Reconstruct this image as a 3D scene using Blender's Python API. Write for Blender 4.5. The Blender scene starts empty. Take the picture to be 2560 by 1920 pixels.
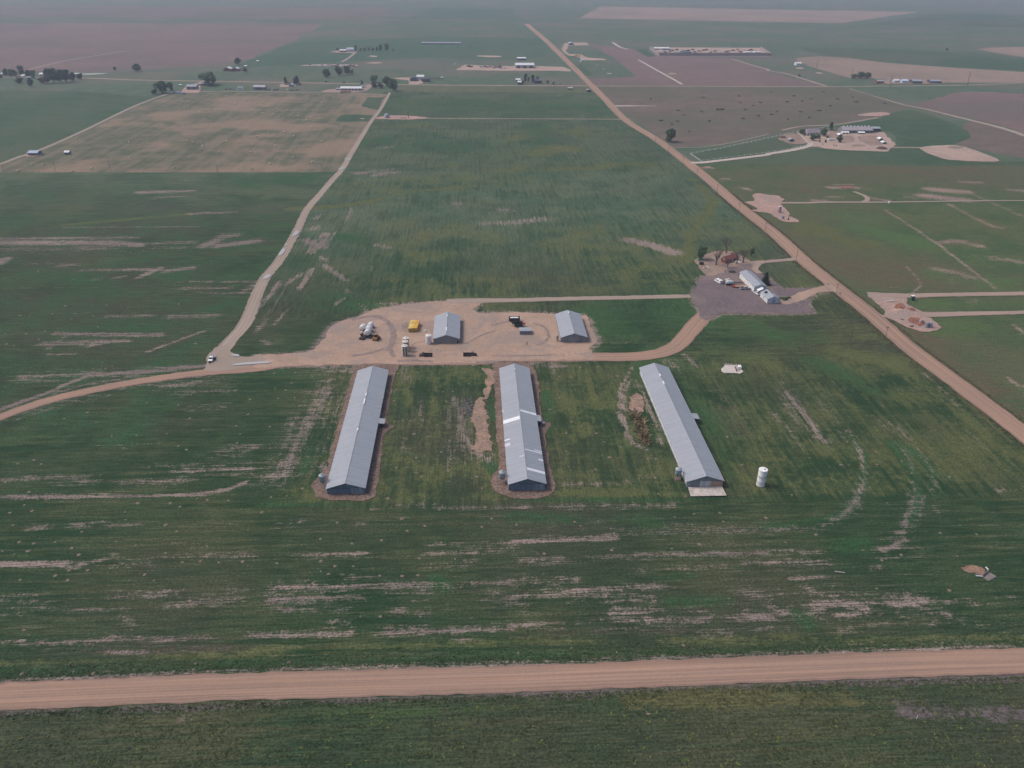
import bpy, bmesh, math, random
import numpy as np
from mathutils import Matrix, Vector, noise as mnoise
from mathutils.geometry import tessellate_polygon

SC = bpy.context.scene
COL = SC.collection
R = math.radians
rng = np.random.default_rng(7)
random.seed(7)

# ------------------------------------------------------------------ camera
FPX, CAMH = 1991.0, 180.0          # 28 mm equivalent lens, drone height in metres


def cam_axes(vp=(1172, -94), slope=0.010):
    """World axes in camera coordinates: +Y runs along the long barns, +Z is up."""
    v = np.array([vp[0] - 1280, vp[1] - 960, FPX], float); v /= np.linalg.norm(v)
    n = np.cross(v, [1, slope, 0]); n /= np.linalg.norm(n)
    if n[1] > 0: n = -n
    return np.array([np.cross(v, n), v, n])


AX = cam_axes()
cam_data = bpy.data.cameras.new('camera')
cam_data.sensor_width = 36.0
cam_data.sensor_fit = 'HORIZONTAL'
cam_data.lens = 36.0 * FPX / 2560
cam_data.clip_start = 1.0
cam_data.clip_end = 40000.0
camera = bpy.data.objects.new('camera', cam_data)
COL.objects.link(camera)
m = np.eye(4)
m[:3, 0], m[:3, 1], m[:3, 2], m[:3, 3] = AX[:, 0], -AX[:, 1], -AX[:, 2], (0, 0, CAMH)
camera.matrix_world = Matrix(m.tolist())
SC.camera = camera

# ------------------------------------------------------------------ light
SUN_EL, SUN_AZ = 52.0, -75.0       # azimuth: degrees clockwise from +Y, so the sun stands to the left
world = bpy.data.worlds.new('World'); SC.world = world
world.use_nodes = True
wt = world.node_tree
bg = wt.nodes['Background']
sky = wt.nodes.new('ShaderNodeTexSky')
sky.sky_type = 'NISHITA'; sky.sun_disc = False
sky.sun_elevation = R(SUN_EL); sky.sun_rotation = R(SUN_AZ)
sky.air_density = 1.3; sky.dust_density = 5.0; sky.ozone_density = 1.2
wt.links.new(sky.outputs[0], bg.inputs[0])
bg.inputs[1].default_value = 0.105
sun_data = bpy.data.lights.new('sun', 'SUN')
sun_data.energy = 1.4; sun_data.angle = R(12); sun_data.color = (1.0, 0.93, 0.86)
sun = bpy.data.objects.new('sun', sun_data); COL.objects.link(sun)
sd = Vector((math.sin(R(SUN_AZ)) * math.cos(R(SUN_EL)), math.cos(R(SUN_AZ)) * math.cos(R(SUN_EL)), math.sin(R(SUN_EL))))
sun.rotation_euler = (-sd).to_track_quat('-Z', 'Y').to_euler()
sun.location = (-200, 100, 400)
vs = SC.view_settings
vs.view_transform = 'Standard'; vs.look = 'None'; vs.gamma = 1.0; vs.use_curve_mapping = False
vs.exposure = 0.22
SC.render.engine = 'CYCLES'
SC.cycles.use_denoising = True
SC.cycles.denoising_prefilter = 'FAST'
SC.cycles.volume_bounces = 1
SC.cycles.max_bounces = 5
SC.cycles.volume_step_rate = 1.0

# ------------------------------------------------------------------ survey: photo measurements -> ground metres
FR = {a + b: (640 * (int(b) - 1), {'A': 90, 'B': 400, 'C': 860, 'D': 1340}[a], 640 / 2212) for a in 'ABCD' for b in '1234'}
FR.update(P=(0, 0, 1.0),
          E1=(880, 770, 360 / 2212), E2=(1230, 770, 300 / 2212), E3=(1710, 600, 280 / 2212), E4=(1640, 1080, 320 / 2212),
          E5=(780, 1140, 260 / 2212), E6=(1210, 1000, 200 / 1276), E7=(480, 860, 160 / 2212), E8=(1780, 890, 120 / 2212),
          F1=(1920, 290, 360 / 2212), F2=(2180, 700, 220 / 2212), F3=(1860, 470, 160 / 2212), F4=(440, 150, 320 / 2212),
          F5=(780, 160, 360 / 2212), F6=(1120, 106, 360 / 2212), F7=(0, 150, 260 / 2212), F8=(1600, 106, 360 / 2212))


def W(f, x, y, z=0.0):
    """Ground position (metres) of a point measured in survey frame f, at height z."""
    ox, oy, s = FR[f]
    d = AX @ np.array([ox + x * s - 1280, oy + y * s - 960, FPX])
    t = (CAMH - z) / -d[2]
    return float(d[0] * t), float(d[1] * t)


def Ws(f, pts): return [W(f, *p) for p in pts]


def S(f, x, y):
    """Metres per frame unit across the view at a ground point."""
    ox, oy, s = FR[f]
    d = AX @ np.array([ox + x * s - 1280, oy + y * s - 960, FPX])
    return s * CAMH / -d[2]


def HT(f, x, y, dy):
    """Height in metres of something standing at (x, y) that is dy frame units tall."""
    p = W(f, x, y); dist = math.hypot(*p)
    return dy * S(f, x, y) / math.cos(math.atan2(CAMH, dist))


# ------------------------------------------------------------------ object helpers
def tag(o, label=None, cat=None, group=None, kind=None):
    if label: o['label'] = label
    if cat: o['category'] = cat
    if group: o['group'] = group
    if kind: o['kind'] = kind
    return o


def thing(name, label, cat, loc=(0, 0, 0), rz=0.0, group=None, scale=None):
    o = bpy.data.objects.new(name, None); COL.objects.link(o)
    o.empty_display_size = 0.5
    o.location = loc if len(loc) == 3 else (loc[0], loc[1], 0)
    o.rotation_euler = (0, 0, rz)
    if scale: o.scale = scale
    return tag(o, label, cat, group)


def link_mesh(name, me, parent=None, loc=(0, 0, 0), rz=0.0):
    o = bpy.data.objects.new(name, me); COL.objects.link(o)
    o.parent = parent; o.location = loc; o.rotation_euler = (0, 0, rz)
    return o


class MB:
    """Collects simple solids; build() links them as one mesh object."""
    def __init__(s): s.v, s.f = [], []

    def add(s, vs, fs):
        b = len(s.v); s.v += [tuple(p) for p in vs]; s.f += [tuple(i + b for i in f) for f in fs]; return s

    def box(s, c, d, rz=0.0, taper=(1, 1)):
        x, y, z = d[0] / 2, d[1] / 2, d[2] / 2
        co, si = math.cos(rz), math.sin(rz); vs = []
        for k in (-1, 1):
            tx, ty = (1, 1) if k < 0 else taper
            for a, b in ((-1, -1), (1, -1), (1, 1), (-1, 1)):
                px, py = a * x * tx, b * y * ty
                vs.append((c[0] + px * co - py * si, c[1] + px * si + py * co, c[2] + k * z))
        return s.add(vs, [(3, 2, 1, 0), (4, 5, 6, 7), (0, 1, 5, 4), (1, 2, 6, 5), (2, 3, 7, 6), (3, 0, 4, 7)])

    def tube(s, p, q, r0, r1=None, n=8, cap=True):
        r1 = r0 if r1 is None else r1
        p, q = Vector(p), Vector(q); d = (q - p).normalized()
        a = d.orthogonal().normalized(); b = d.cross(a); vs = []
        for c, r in ((p, r0), (q, r1)):
            for i in range(n):
                t = 2 * math.pi * i / n; vs.append(c + (a * math.cos(t) + b * math.sin(t)) * r)
        fs = [(i, (i + 1) % n, n + (i + 1) % n, n + i) for i in range(n)]
        if cap: fs += [tuple(range(n - 1, -1, -1)), tuple(range(n, 2 * n))]
        return s.add(vs, fs)

    def lathe(s, prof, n=20, c=(0, 0, 0), axis='z'):
        vs, fs = [], []
        for r, z in prof:
            for i in range(n):
                t = 2 * math.pi * i / n; x, y = r * math.cos(t), r * math.sin(t)
                vs.append((c[0] + x, c[1] + y, c[2] + z) if axis == 'z' else (c[0] + x, c[1] + z, c[2] + y) if axis == 'y' else (c[0] + z, c[1] + x, c[2] + y))
        for k in range(len(prof) - 1):
            for i in range(n):
                j = (i + 1) % n; f = (k * n + i, k * n + j, (k + 1) * n + j, (k + 1) * n + i)
                fs.append(f if axis == 'z' else f[::-1] if axis == 'y' else f)
        fs.append(tuple(range(n - 1, -1, -1))); fs.append(tuple((len(prof) - 1) * n + i for i in range(n)))
        return s.add(vs, fs)

    def prism(s, poly, y0, y1, axis='y'):
        """Extrude an (a, z) outline from y0 to y1."""
        n = len(poly)
        if axis == 'y': vs = [(a, y0, z) for a, z in poly] + [(a, y1, z) for a, z in poly]
        else: vs = [(y0, a, z) for a, z in poly] + [(y1, a, z) for a, z in poly]
        fs = [(i, (i + 1) % n, n + (i + 1) % n, n + i) for i in range(n)] + [tuple(range(n - 1, -1, -1)), tuple(range(n, 2 * n))]
        return s.add(vs, fs)

    def mesh(s, name, mat, smooth=False, bevel=0.0):
        me = bpy.data.meshes.new(name); me.from_pydata(s.v, [], s.f)
        bm = bmesh.new(); bm.from_mesh(me)
        if bevel: bmesh.ops.bevel(bm, geom=bm.edges[:], offset=bevel, segments=2, affect='EDGES', clamp_overlap=True)
        bmesh.ops.recalc_face_normals(bm, faces=bm.faces[:]); bm.to_mesh(me); bm.free()
        if mat: me.materials.append(mat)
        if smooth:
            me.shade_smooth(); me.set_sharp_from_angle(angle=R(40))
        return me

    def build(s, name, mat, parent=None, smooth=False, bevel=0.0, loc=(0, 0, 0), rz=0.0):
        return link_mesh(name, s.mesh(name, mat, smooth, bevel), parent, loc, rz)


def copy_tree(o, parent=None):
    c = o.copy(); COL.objects.link(c); c.parent = parent
    for ch in list(o.children): copy_tree(ch, c)
    return c


def place(proto, state, loc, rz, label, group=None, scale=None):
    """The first call moves the prototype itself, later ones copy it with its parts."""
    o = copy_tree(proto) if state.get(proto.name) else proto
    state[proto.name] = True
    o.location = (loc[0], loc[1], loc[2] if len(loc) > 2 else 0); o.rotation_euler = (0, 0, rz)
    if scale: o.scale = scale
    o['label'] = label
    if group: o['group'] = group
    return o


USED = {}


# ------------------------------------------------------------------ materials
class NB:
    def __init__(s, name, rough=0.9, spec=0.15, metal=0.0):
        s.m = bpy.data.materials.new(name); s.m.use_nodes = True; s.t = s.m.node_tree
        s.b = s.t.nodes['Principled BSDF']
        s.b.inputs['Roughness'].default_value = rough
        s.b.inputs['Specular IOR Level'].default_value = spec
        s.b.inputs['Metallic'].default_value = metal
        s._pos = None

    def n(s, ty, **kw):
        n = s.t.nodes.new(ty)
        for k, v in kw.items(): setattr(n, k, v)
        return n

    def put(s, sock, v):
        if isinstance(v, bpy.types.NodeSocket): s.t.links.new(v, sock)
        else: sock.default_value = (*v, 1) if isinstance(v, (tuple, list)) and len(v) == 3 and len(sock.default_value) == 4 else v

    @property
    def pos(s):
        if s._pos is None: s._pos = s.n('ShaderNodeNewGeometry').outputs['Position']
        return s._pos

    def obj(s): return s.n('ShaderNodeTexCoord').outputs['Object']
    def uv(s): return s.n('ShaderNodeTexCoord').outputs['UV']

    def vmul(s, v, k):
        n = s.n('ShaderNodeVectorMath', operation='MULTIPLY'); s.put(n.inputs[0], v); n.inputs[1].default_value = k; return n.outputs[0]

    def noise(s, v, scale=1.0, detail=3.0, rough=0.55, dist=0.0):
        n = s.n('ShaderNodeTexNoise'); s.put(n.inputs['Vector'], v)
        n.inputs['Scale'].default_value = scale; n.inputs['Detail'].default_value = detail
        n.inputs['Roughness'].default_value = rough; n.inputs['Distortion'].default_value = dist
        return n.outputs['Fac']

    def attr(s, name): return s.n('ShaderNodeAttribute', attribute_name=name).outputs['Fac']

    def ma(s, op, a, b=0.0, c=0.0):
        n = s.n('ShaderNodeMath', operation=op); s.put(n.inputs[0], a); s.put(n.inputs[1], b); s.put(n.inputs[2], c); return n.outputs[0]

    def ramp(s, f, lo, hi, a=0.0, b=1.0):
        n = s.n('ShaderNodeMapRange', interpolation_type='SMOOTHSTEP')
        for i, v in enumerate((f, lo, hi, a, b)): s.put(n.inputs[i], v)
        return n.outputs[0]

    def mix(s, f, a, b, mode='MIX'):
        n = s.n('ShaderNodeMix', data_type='RGBA', blend_type=mode)
        s.put(n.inputs[0], f); s.put(n.inputs[6], a); s.put(n.inputs[7], b); return n.outputs[2]

    def mul(s, col, f):
        """Scale a colour by a value socket."""
        n = s.n('ShaderNodeVectorMath', operation='SCALE'); s.put(n.inputs[0], col); s.put(n.inputs[3], f); return n.outputs[0]

    def sep(s, v):
        n = s.n('ShaderNodeSeparateXYZ'); s.put(n.inputs[0], v); return n.outputs

    def bump(s, h, strength=0.3, dist=0.1):
        n = s.n('ShaderNodeBump'); n.inputs['Strength'].default_value = strength; n.inputs['Distance'].default_value = dist
        s.put(n.inputs['Height'], h); s.t.links.new(n.outputs[0], s.b.inputs['Normal']); return s

    def done(s, col):
        s.put(s.b.inputs['Base Color'], col); return s.m


MATS = {}


def M(name, col=None, rough=0.75, var=0.18, scale=0.6, spec=0.25, metal=0.0):
    """Plain painted or natural surface with worn, uneven tone."""
    if name in MATS: return MATS[name]
    k = NB(name, rough, spec, metal)
    a = k.noise(k.pos, scale, 5, 0.6); b = k.noise(k.pos, scale * 9, 2, 0.5)
    f = k.ma('ADD', k.ma('MULTIPLY', a, 0.7), k.ma('MULTIPLY', b, 0.3))
    MATS[name] = k.done(k.mul(k.mix(0, col, col), k.ramp(f, 0.3, 0.7, 1 - var, 1 + var)))
    return MATS[name]


def m_roof(name, col=None, stripe=1.0, var=0.1):
    """Ribbed sheet metal: slight tone change from sheet to sheet along the building, fine grime."""
    if name in MATS: return MATS[name]
    k = NB(name, 0.5, 0.35, 0.0)
    o = k.obj(); x, y, z = k.sep(o)
    sheet = k.ma('FLOOR', k.ma('DIVIDE', y, stripe))
    wn = k.n('ShaderNodeTexWhiteNoise', noise_dimensions='1D'); k.put(wn.inputs['W'], sheet)
    rib = k.ma('SINE', k.ma('MULTIPLY', y, 2 * math.pi / (stripe / 3)))
    g = k.noise(k.vmul(o, (0.15, 0.5, 1)), 1.0, 5, 0.65)
    f = k.ma('ADD', k.ma('MULTIPLY', k.ma('SUBTRACT', wn.outputs[0], 0.5), var), k.ma('MULTIPLY', k.ma('SUBTRACT', g, 0.5), var * 2.2))
    k.bump(rib, 0.25, 0.05)
    seam = k.ramp(k.ma('ABSOLUTE', k.ma('SUBTRACT', k.ma('FRACT', k.ma('DIVIDE', y, stripe * 3)), 0.5)), 0.44, 0.5, 0, -0.10)
    run = k.ramp(k.noise(k.vmul(o, (0.12, 2.2, 0.3)), 1.0, 3, 0.6), 0.52, 0.7, 0, -0.12)
    f0 = k.ma('ADD', seam, run)
    MATS[name] = k.done(k.mul(k.mix(0, col, col), k.ma('ADD', k.ma('ADD', f, f0), 1.03)))
    return MATS[name]


def m_siding(name, col=None, pitch=0.5, var=0.12):
    """Vertical ribbed wall cladding with weather streaks."""
    if name in MATS: return MATS[name]
    k = NB(name, 0.7, 0.2)
    o = k.obj(); x, y, z = k.sep(o)
    s = k.ma('ADD', x, y)
    rib = k.ma('SINE', k.ma('MULTIPLY', s, 2 * math.pi / pitch))
    st = k.noise(k.vmul(o, (1.6, 1.6, 0.12)), 1.0, 4, 0.6)
    k.bump(rib, 0.4, 0.04)
    MATS[name] = k.done(k.mul(k.mix(0, col, col), k.ramp(st, 0.3, 0.7, 1 - var, 1 + var)))
    return MATS[name]


def m_leaf(name, col=None, col2=None):
    if name in MATS: return MATS[name]
    k = NB(name, 0.8, 0.15)
    r = k.n('ShaderNodeNewGeometry').outputs['Random Per Island']
    oi = k.n('ShaderNodeObjectInfo').outputs['Random']
    c = k.mix(r, col, col2)
    MATS[name] = k.done(k.mul(c, k.ma('ADD', k.ma('MULTIPLY', oi, 0.4), 0.8)))
    return MATS[name]
# ------------------------------------------------------------------ ground sheets
ZC = [0.0]


def nextz():
    ZC[0] += 0.004
    return ZC[0]


def catmull(pts, step, closed=False):
    P = [np.array(p, float) for p in pts]; n = len(P); out = []
    for i in range(n if closed else n - 1):
        p1, p2 = P[i], P[(i + 1) % n]
        p0 = P[i - 1] if (closed or i > 0) else 2 * p1 - p2
        p3 = P[(i + 2) % n] if (closed or i + 2 < n) else 2 * p2 - p1
        k = max(1, min(400, int(np.linalg.norm(p2 - p1) / step)))
        for j in range(k):
            t = j / k
            out.append(0.5 * (2 * p1 + (p2 - p0) * t + (2 * p0 - 5 * p1 + 4 * p2 - p3) * t * t + (3 * p1 - p0 - 3 * p2 + p3) * t ** 3))
    if not closed: out.append(P[-1])
    return np.array(out)


def linear(pts, step, closed=True):
    P = [np.array(p, float) for p in pts]; n = len(P); out = []
    for i in range(n if closed else n - 1):
        a, b = P[i], P[(i + 1) % n]; k = max(1, min(400, int(np.linalg.norm(b - a) / step)))
        out += [a + (b - a) * j / k for j in range(k)]
    return np.array(out)


def jit(p, amp, sc, seed):
    q = Vector((p[0] * sc, p[1] * sc, seed))
    return np.array([mnoise.fractal(q, 0.8, 2.0, 4), mnoise.fractal(q + Vector((71.3, 13.7, 5)), 0.8, 2.0, 4)]) * amp


def sheet(name, pts, mat, jitter=1.0, step=3.0, smooth=True, z=None, kind='structure', nsc=0.25):
    """A flat patch of ground with a ragged edge, laid a few millimetres over what lies below it."""
    z = nextz() if z is None else z
    P = catmull(pts, step, True) if smooth else linear(pts, step)
    P = np.array([p + jit(p, jitter, nsc, ZC[0] * 900) + jit(p, jitter * .4, nsc * 4.5, ZC[0] * 700) for p in P])
    vs = [Vector((p[0], p[1], 0)) for p in P]
    tris = tessellate_polygon([vs])
    me = bpy.data.meshes.new(name)
    fs = []
    for t in tris:
        a, b, c = (P[i] for i in t)
        fs.append(t if np.cross(b - a, c - a) > 0 else t[::-1])
    me.from_pydata([(p[0], p[1], z) for p in P], [], fs); me.materials.append(mat)
    return tag(link_mesh(name, me), kind=kind)


def ribbon(name, pts, hw, mat, jitter=0.35, step=3.0, smooth=True, nsc=0.4, crown=0.0):
    """A road or track: centre line and half width, edges wander a little; u runs along, v across."""
    z = nextz()
    C = catmull(pts, step) if smooth else linear(pts, step, False)
    if not smooth: C = np.vstack([C, np.array(pts[-1])])
    hws = np.interp(np.linspace(0, 1, len(C)), np.linspace(0, 1, len(hw)), hw) if isinstance(hw, (list, tuple)) else np.full(len(C), float(hw))
    T = np.gradient(C, axis=0); T /= np.maximum(np.linalg.norm(T, axis=1, keepdims=True), 1e-6)
    Nn = np.stack([-T[:, 1], T[:, 0]], 1)
    L = np.concatenate([[0], np.cumsum(np.linalg.norm(np.diff(C, axis=0), axis=1))])
    cols = (-1, -0.5, 0, 0.5, 1); vs, uv = [], []
    for i in range(len(C)):
        for v in cols:
            w = hws[i]
            if abs(v) == 1: w = hws[i] + jitter * mnoise.fractal(Vector((L[i] * nsc, v * 9, ZC[0] * 900)), 0.8, 2.0, 4)
            p = C[i] + Nn[i] * v * w
            vs.append((p[0], p[1], z + crown * (1 - v * v))); uv.append((L[i], v))
    k = len(cols)
    fs = [(i * k + j, i * k + j + 1, (i + 1) * k + j + 1, (i + 1) * k + j) for i in range(len(C) - 1) for j in range(k - 1)]
    fs = [f[::-1] for f in fs]
    me = bpy.data.meshes.new(name); me.from_pydata(vs, [], fs)
    ul = me.uv_layers.new(name='UVMap')
    ul.data.foreach_set('uv', np.array([uv[i] for f in me.polygons for i in f.vertices], float).ravel())
    me.materials.append(mat)
    return tag(link_mesh(name, me), kind='structure')


# ---- soils, grasses
def m_dirt(name, c1, c2, sc=0.05, streak=None, swirl=0.0, fine=0.12, blot=None):
    k = NB(name, 0.95, 0.08)
    p = k.pos if streak is None else k.vmul(k.pos, streak)
    a = k.noise(p, sc, 5, 0.6, 1.2); b = k.noise(k.pos, 0.9, 3, 0.6); c = k.noise(k.pos, 0.22, 4, 0.6, swirl)
    col = k.mix(k.ramp(k.ma('ADD', k.ma('MULTIPLY', a, 0.6), k.ma('MULTIPLY', c, 0.4)), 0.42, 0.58), c1, c2)
    if swirl:                                    # tyre scuffs: thin bent lines
        w = k.noise(k.pos, 0.035, 2, 0.5, 2.5)
        ln = k.ma('ABSOLUTE', k.ma('SUBTRACT', k.ma('FRACT', k.ma('MULTIPLY', w, 26.0)), 0.5))
        ln = k.ma('MULTIPLY', k.ramp(ln, 0.0, 0.16, 1, 0), k.ramp(k.noise(k.pos, 0.06, 3), 0.44, 0.58))
        col = k.mix(k.ma('MULTIPLY', ln, 0.6), col, tuple(v * 0.55 for v in c2))
    if blot: col = k.mix(k.ramp(k.noise(k.pos, 0.03, 5, 0.65, 1.0), 0.5, 0.62, 0, 0.8), col, blot)
    return k.done(k.mul(col, k.ramp(b, 0.32, 0.68, 1 - 1.5 * fine, 1 + 1.5 * fine)))


def m_road(name, c1, c2, edge, tracks=0.35):
    k = NB(name, 0.95, 0.08)
    uv = k.uv(); u, v, _ = k.sep(uv)
    long = k.noise(k.vmul(uv, (0.012, 3.2, 1)), 1.0, 4, 0.55)
    fine = k.noise(k.pos, 1.2, 3, 0.6); big = k.noise(k.pos, 0.03, 3)
    col = k.mix(k.ramp(k.ma('ADD', k.ma('MULTIPLY', long, 0.7), k.ma('MULTIPLY', big, 0.3)), 0.43, 0.57), c1, c2)
    rut = k.noise(k.vmul(uv, (0.006, 9.0, 1)), 1.0, 3, 0.6)
    col = k.mul(col, k.ramp(rut, 0.36, 0.62, 0.80, 1.08))
    av = k.ma('ABSOLUTE', v)
    wob = k.ma('ADD', av, k.ma('MULTIPLY', k.ma('SUBTRACT', k.noise(k.pos, 0.25, 4), 0.5), 0.35))
    col = k.mix(k.ramp(wob, 0.78, 0.97, 0, 0.75), col, edge)
    tr = k.ramp(k.ma('ABSOLUTE', k.ma('SUBTRACT', k.ma('ABSOLUTE', k.ma('SUBTRACT', av, 0.32)), 0.0)), 0.03, 0.16, 1, 0)
    col = k.mix(k.ma('MULTIPLY', tr, tracks), col, tuple(min(1, x * 1.18) for x in c1))
    return k.done(k.mul(col, k.ramp(fine, 0.25, 0.75, 0.95, 1.05)))


def m_grass(name, g1, g2, g3, soil=None, soil_amt=0.0, big=0.004, streak=(0.02, 0.3, 1), contrast=1.0):
    """Distant meadow or crop: soft patches, drill-row streaks, a bit of soil showing."""
    k = NB(name, 0.95, 0.05)
    a = k.noise(k.pos, big, 4, 0.55); b = k.noise(k.vmul(k.pos, streak), 1.0, 4, 0.6); c = k.noise(k.pos, 0.05, 4, 0.6); d = k.noise(k.pos, 0.6, 3, 0.65)
    col = k.mix(k.ramp(k.ma('ADD', k.ma('MULTIPLY', b, 0.5), k.ma('MULTIPLY', c, 0.5)), 0.41, 0.59), g1, g2)
    col = k.mix(k.ramp(a, 0.44, 0.62, 0, 0.85 * contrast), col, g3)
    if soil: col = k.mix(k.ramp(k.ma('ADD', k.ma('MULTIPLY', b, 0.65), k.ma('MULTIPLY', c, 0.35)), 0.66 - soil_amt, 0.8 - soil_amt, 0, 0.8), col, soil)
    return k.done(k.mul(col, k.ramp(d, 0.3, 0.7, 0.74, 1.26)))


SOIL1, SOIL2 = (0.268, 0.210, 0.188), (0.200, 0.160, 0.152)


def m_crop(name, g1, g2, g3, lush, olive, brown, soil1=SOIL1, soil2=SOIL2, pale=(0.098, 0.130, 0.082), pale2=(0.066, 0.108, 0.068)):
    """Near field: vertex attributes say where soil shows, where it is lush, yellowed or brown; noise breaks them into rows."""
    k = NB(name, 0.95, 0.05)
    p = k.pos
    sx = k.noise(k.vmul(p, (0.018, 0.42, 1)), 1.0, 5, 0.62); sy = k.noise(k.vmul(p, (0.42, 0.018, 1)), 1.0, 5, 0.62)
    fx = k.noise(k.vmul(p, (0.10, 1.7, 1)), 1.0, 3, 0.6); fy = k.noise(k.vmul(p, (1.7, 0.10, 1)), 1.0, 3, 0.6)
    ry = k.attr('rowy')

    def lerp(a, b, f): return k.ma('ADD', k.ma('MULTIPLY', a, k.ma('SUBTRACT', 1.0, f)), k.ma('MULTIPLY', b, f))
    st = lerp(sx, sy, ry); fs = lerp(fx, fy, ry)
    big = k.noise(p, 0.006, 4, 0.55); mid = k.noise(p, 0.035, 5, 0.6); fine = k.noise(p, 0.35, 4, 0.65); spk = k.noise(p, 1.3, 3, 0.7)
    col = k.mix(k.ramp(k.ma('ADD', k.ma('MULTIPLY', mid, 0.45), k.ma('ADD', k.ma('MULTIPLY', st, 0.35), k.ma('MULTIPLY', fs, 0.2))), 0.43, 0.57), g1, g2)
    patch = k.noise(p, 0.016, 5, 0.62); col = k.mix(k.ramp(k.ma('ADD', k.ma('MULTIPLY', patch, 0.6), k.ma('MULTIPLY', st, 0.4)), 0.47, 0.6, 0, 0.7), col, tuple(0.55 * u + 0.45 * w_ for u, w_ in zip(olive, g3)))
    col = k.mix(k.ramp(big, 0.42, 0.64, 0, 0.8), col, g3)

    def layer(col, name, c, top=0.9):
        f = k.ma('ADD', k.attr(name), k.ma('MULTIPLY', k.ma('SUBTRACT', mid, 0.5), 2.4))
        f = k.ma('ADD', f, k.ma('MULTIPLY', k.ma('SUBTRACT', fine, 0.5), 1.8))
        f = k.ma('ADD', f, k.ma('MULTIPLY', k.ma('SUBTRACT', st, 0.5), 1.4))
        f = k.ma('MULTIPLY', k.ramp(f, 0.1, 0.85, 0, top), k.ramp(k.attr(name), 0.0, 0.2))
        return k.mix(f, col, c)
    pf = k.ma('MULTIPLY', k.attr('pal'), k.ramp(k.ma('ADD', k.ma('MULTIPLY', st, 0.6), k.ma('MULTIPLY', mid, 0.4)), 0.38, 0.56, 0.35, 1.0))
    col = k.mix(pf, col, k.mix(k.ramp(patch, 0.42, 0.58), pale2, pale))
    col = layer(col, 'brn', brown); col = layer(col, 'yel', olive, 0.95); col = layer(col, 'lush', lush, 0.75)
    ba = k.attr('bare')
    v = k.ma('ADD', k.ma('MULTIPLY', ba, 0.84), k.ma('MULTIPLY', k.ma('SUBTRACT', st, 0.5), 1.9))
    v = k.ma('ADD', v, k.ma('MULTIPLY', k.ma('SUBTRACT', fs, 0.5), 1.25))
    v = k.ma('ADD', v, k.ma('MULTIPLY', k.ma('SUBTRACT', fine, 0.5), 1.6))
    v = k.ma('ADD', v, k.ma('MULTIPLY', k.ma('SUBTRACT', spk, 0.5), 1.2))
    bm_ = k.ma('MULTIPLY', k.ramp(v, 0.26, 0.98, 0, 0.9), k.ramp(ba, 0.02, 0.25))
    soil = k.mix(k.ramp(k.noise(p, 0.02, 4), 0.4, 0.6), soil1, soil2)
    col = k.mix(bm_, col, soil)
    return k.done(k.mul(col, k.ramp(k.ma('ADD', k.ma('MULTIPLY', spk, 0.6), k.ma('MULTIPLY', fs, 0.4)), 0.35, 0.65, 0.52, 1.48)))


C_ROAD1, C_ROAD2, C_REDGE = (0.360, 0.234, 0.178), (0.305, 0.208, 0.166), (0.220, 0.150, 0.125)
MAT_ROAD = m_road('gravel_road', C_ROAD1, C_ROAD2, C_REDGE)
MAT_LANE = m_road('dirt_lane', (0.37, 0.275, 0.232), (0.31, 0.235, 0.205), (0.24, 0.19, 0.155))
MAT_TRACK = m_road('farm_track', (0.350, 0.280, 0.236), (0.300, 0.242, 0.208), (0.23, 0.19, 0.165), 0.5)
MAT_PALE = m_road('pale_lane', (0.50, 0.44, 0.39), (0.44, 0.38, 0.34), (0.36, 0.30, 0.26))
MAT_YARD = m_dirt('yard_dirt', (0.410, 0.285, 0.222), (0.350, 0.250, 0.200), 0.04, swirl=1.5, fine=0.06, blot=(0.285, 0.225, 0.203))
MAT_GRAVEL = m_dirt('grey_gravel', (0.175, 0.138, 0.145), (0.150, 0.120, 0.130), 0.03, swirl=1.2, blot=(0.215, 0.165, 0.155))
MAT_LOT = m_dirt('house_lot_soil', (0.24, 0.18, 0.155), (0.31, 0.225, 0.18), 0.06)
MAT_APRON = m_dirt('apron_dirt', (0.205, 0.145, 0.120), (0.155, 0.112, 0.098), 0.12, fine=0.2)
MAT_SAND = m_dirt('sand', (0.32, 0.215, 0.165), (0.25, 0.18, 0.145), 0.08, fine=0.18)
MAT_PAD = m_dirt('pad_dirt', (0.42, 0.285, 0.245), (0.35, 0.24, 0.21), 0.05, swirl=1.0, blot=(0.30, 0.235, 0.215))
MAT_RED = m_dirt('red_spoil', (0.30, 0.135, 0.095), (0.20, 0.095, 0.075), 0.3, fine=0.25)
MAT_CONC = m_dirt('concrete', (0.50, 0.45, 0.42), (0.43, 0.39, 0.365), 0.15)
MAT_FARLOT = m_dirt('far_lot', (0.42, 0.31, 0.26), (0.35, 0.26, 0.225), 0.02)

G_FAR = m_grass('far_pasture', (0.068, 0.108, 0.070), (0.095, 0.132, 0.088), (0.130, 0.128, 0.100))
G_BROWN = m_grass('brown_rangeland', (0.130, 0.108, 0.090), (0.158, 0.125, 0.106), (0.105, 0.110, 0.076), streak=(0.01, 0.06, 1))
G_PURPLE = m_grass('fallow_field', (0.165, 0.118, 0.112), (0.190, 0.135, 0.126), (0.138, 0.115, 0.104), streak=(0.01, 0.08, 1))
G_TAN = m_grass('stubble_field', (0.29, 0.215, 0.175), (0.25, 0.185, 0.155), (0.22, 0.17, 0.14), streak=(0.006, 0.12, 1))
G_HAY = m_grass('hay_stubble', (0.092, 0.106, 0.068), (0.170, 0.148, 0.110), (0.285, 0.200, 0.150), streak=(0.12, 0.006, 1), big=0.011, contrast=0.8)
G_DARK = m_grass('dark_meadow', (0.044, 0.082, 0.050), (0.062, 0.102, 0.062), (0.085, 0.108, 0.068))
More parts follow.
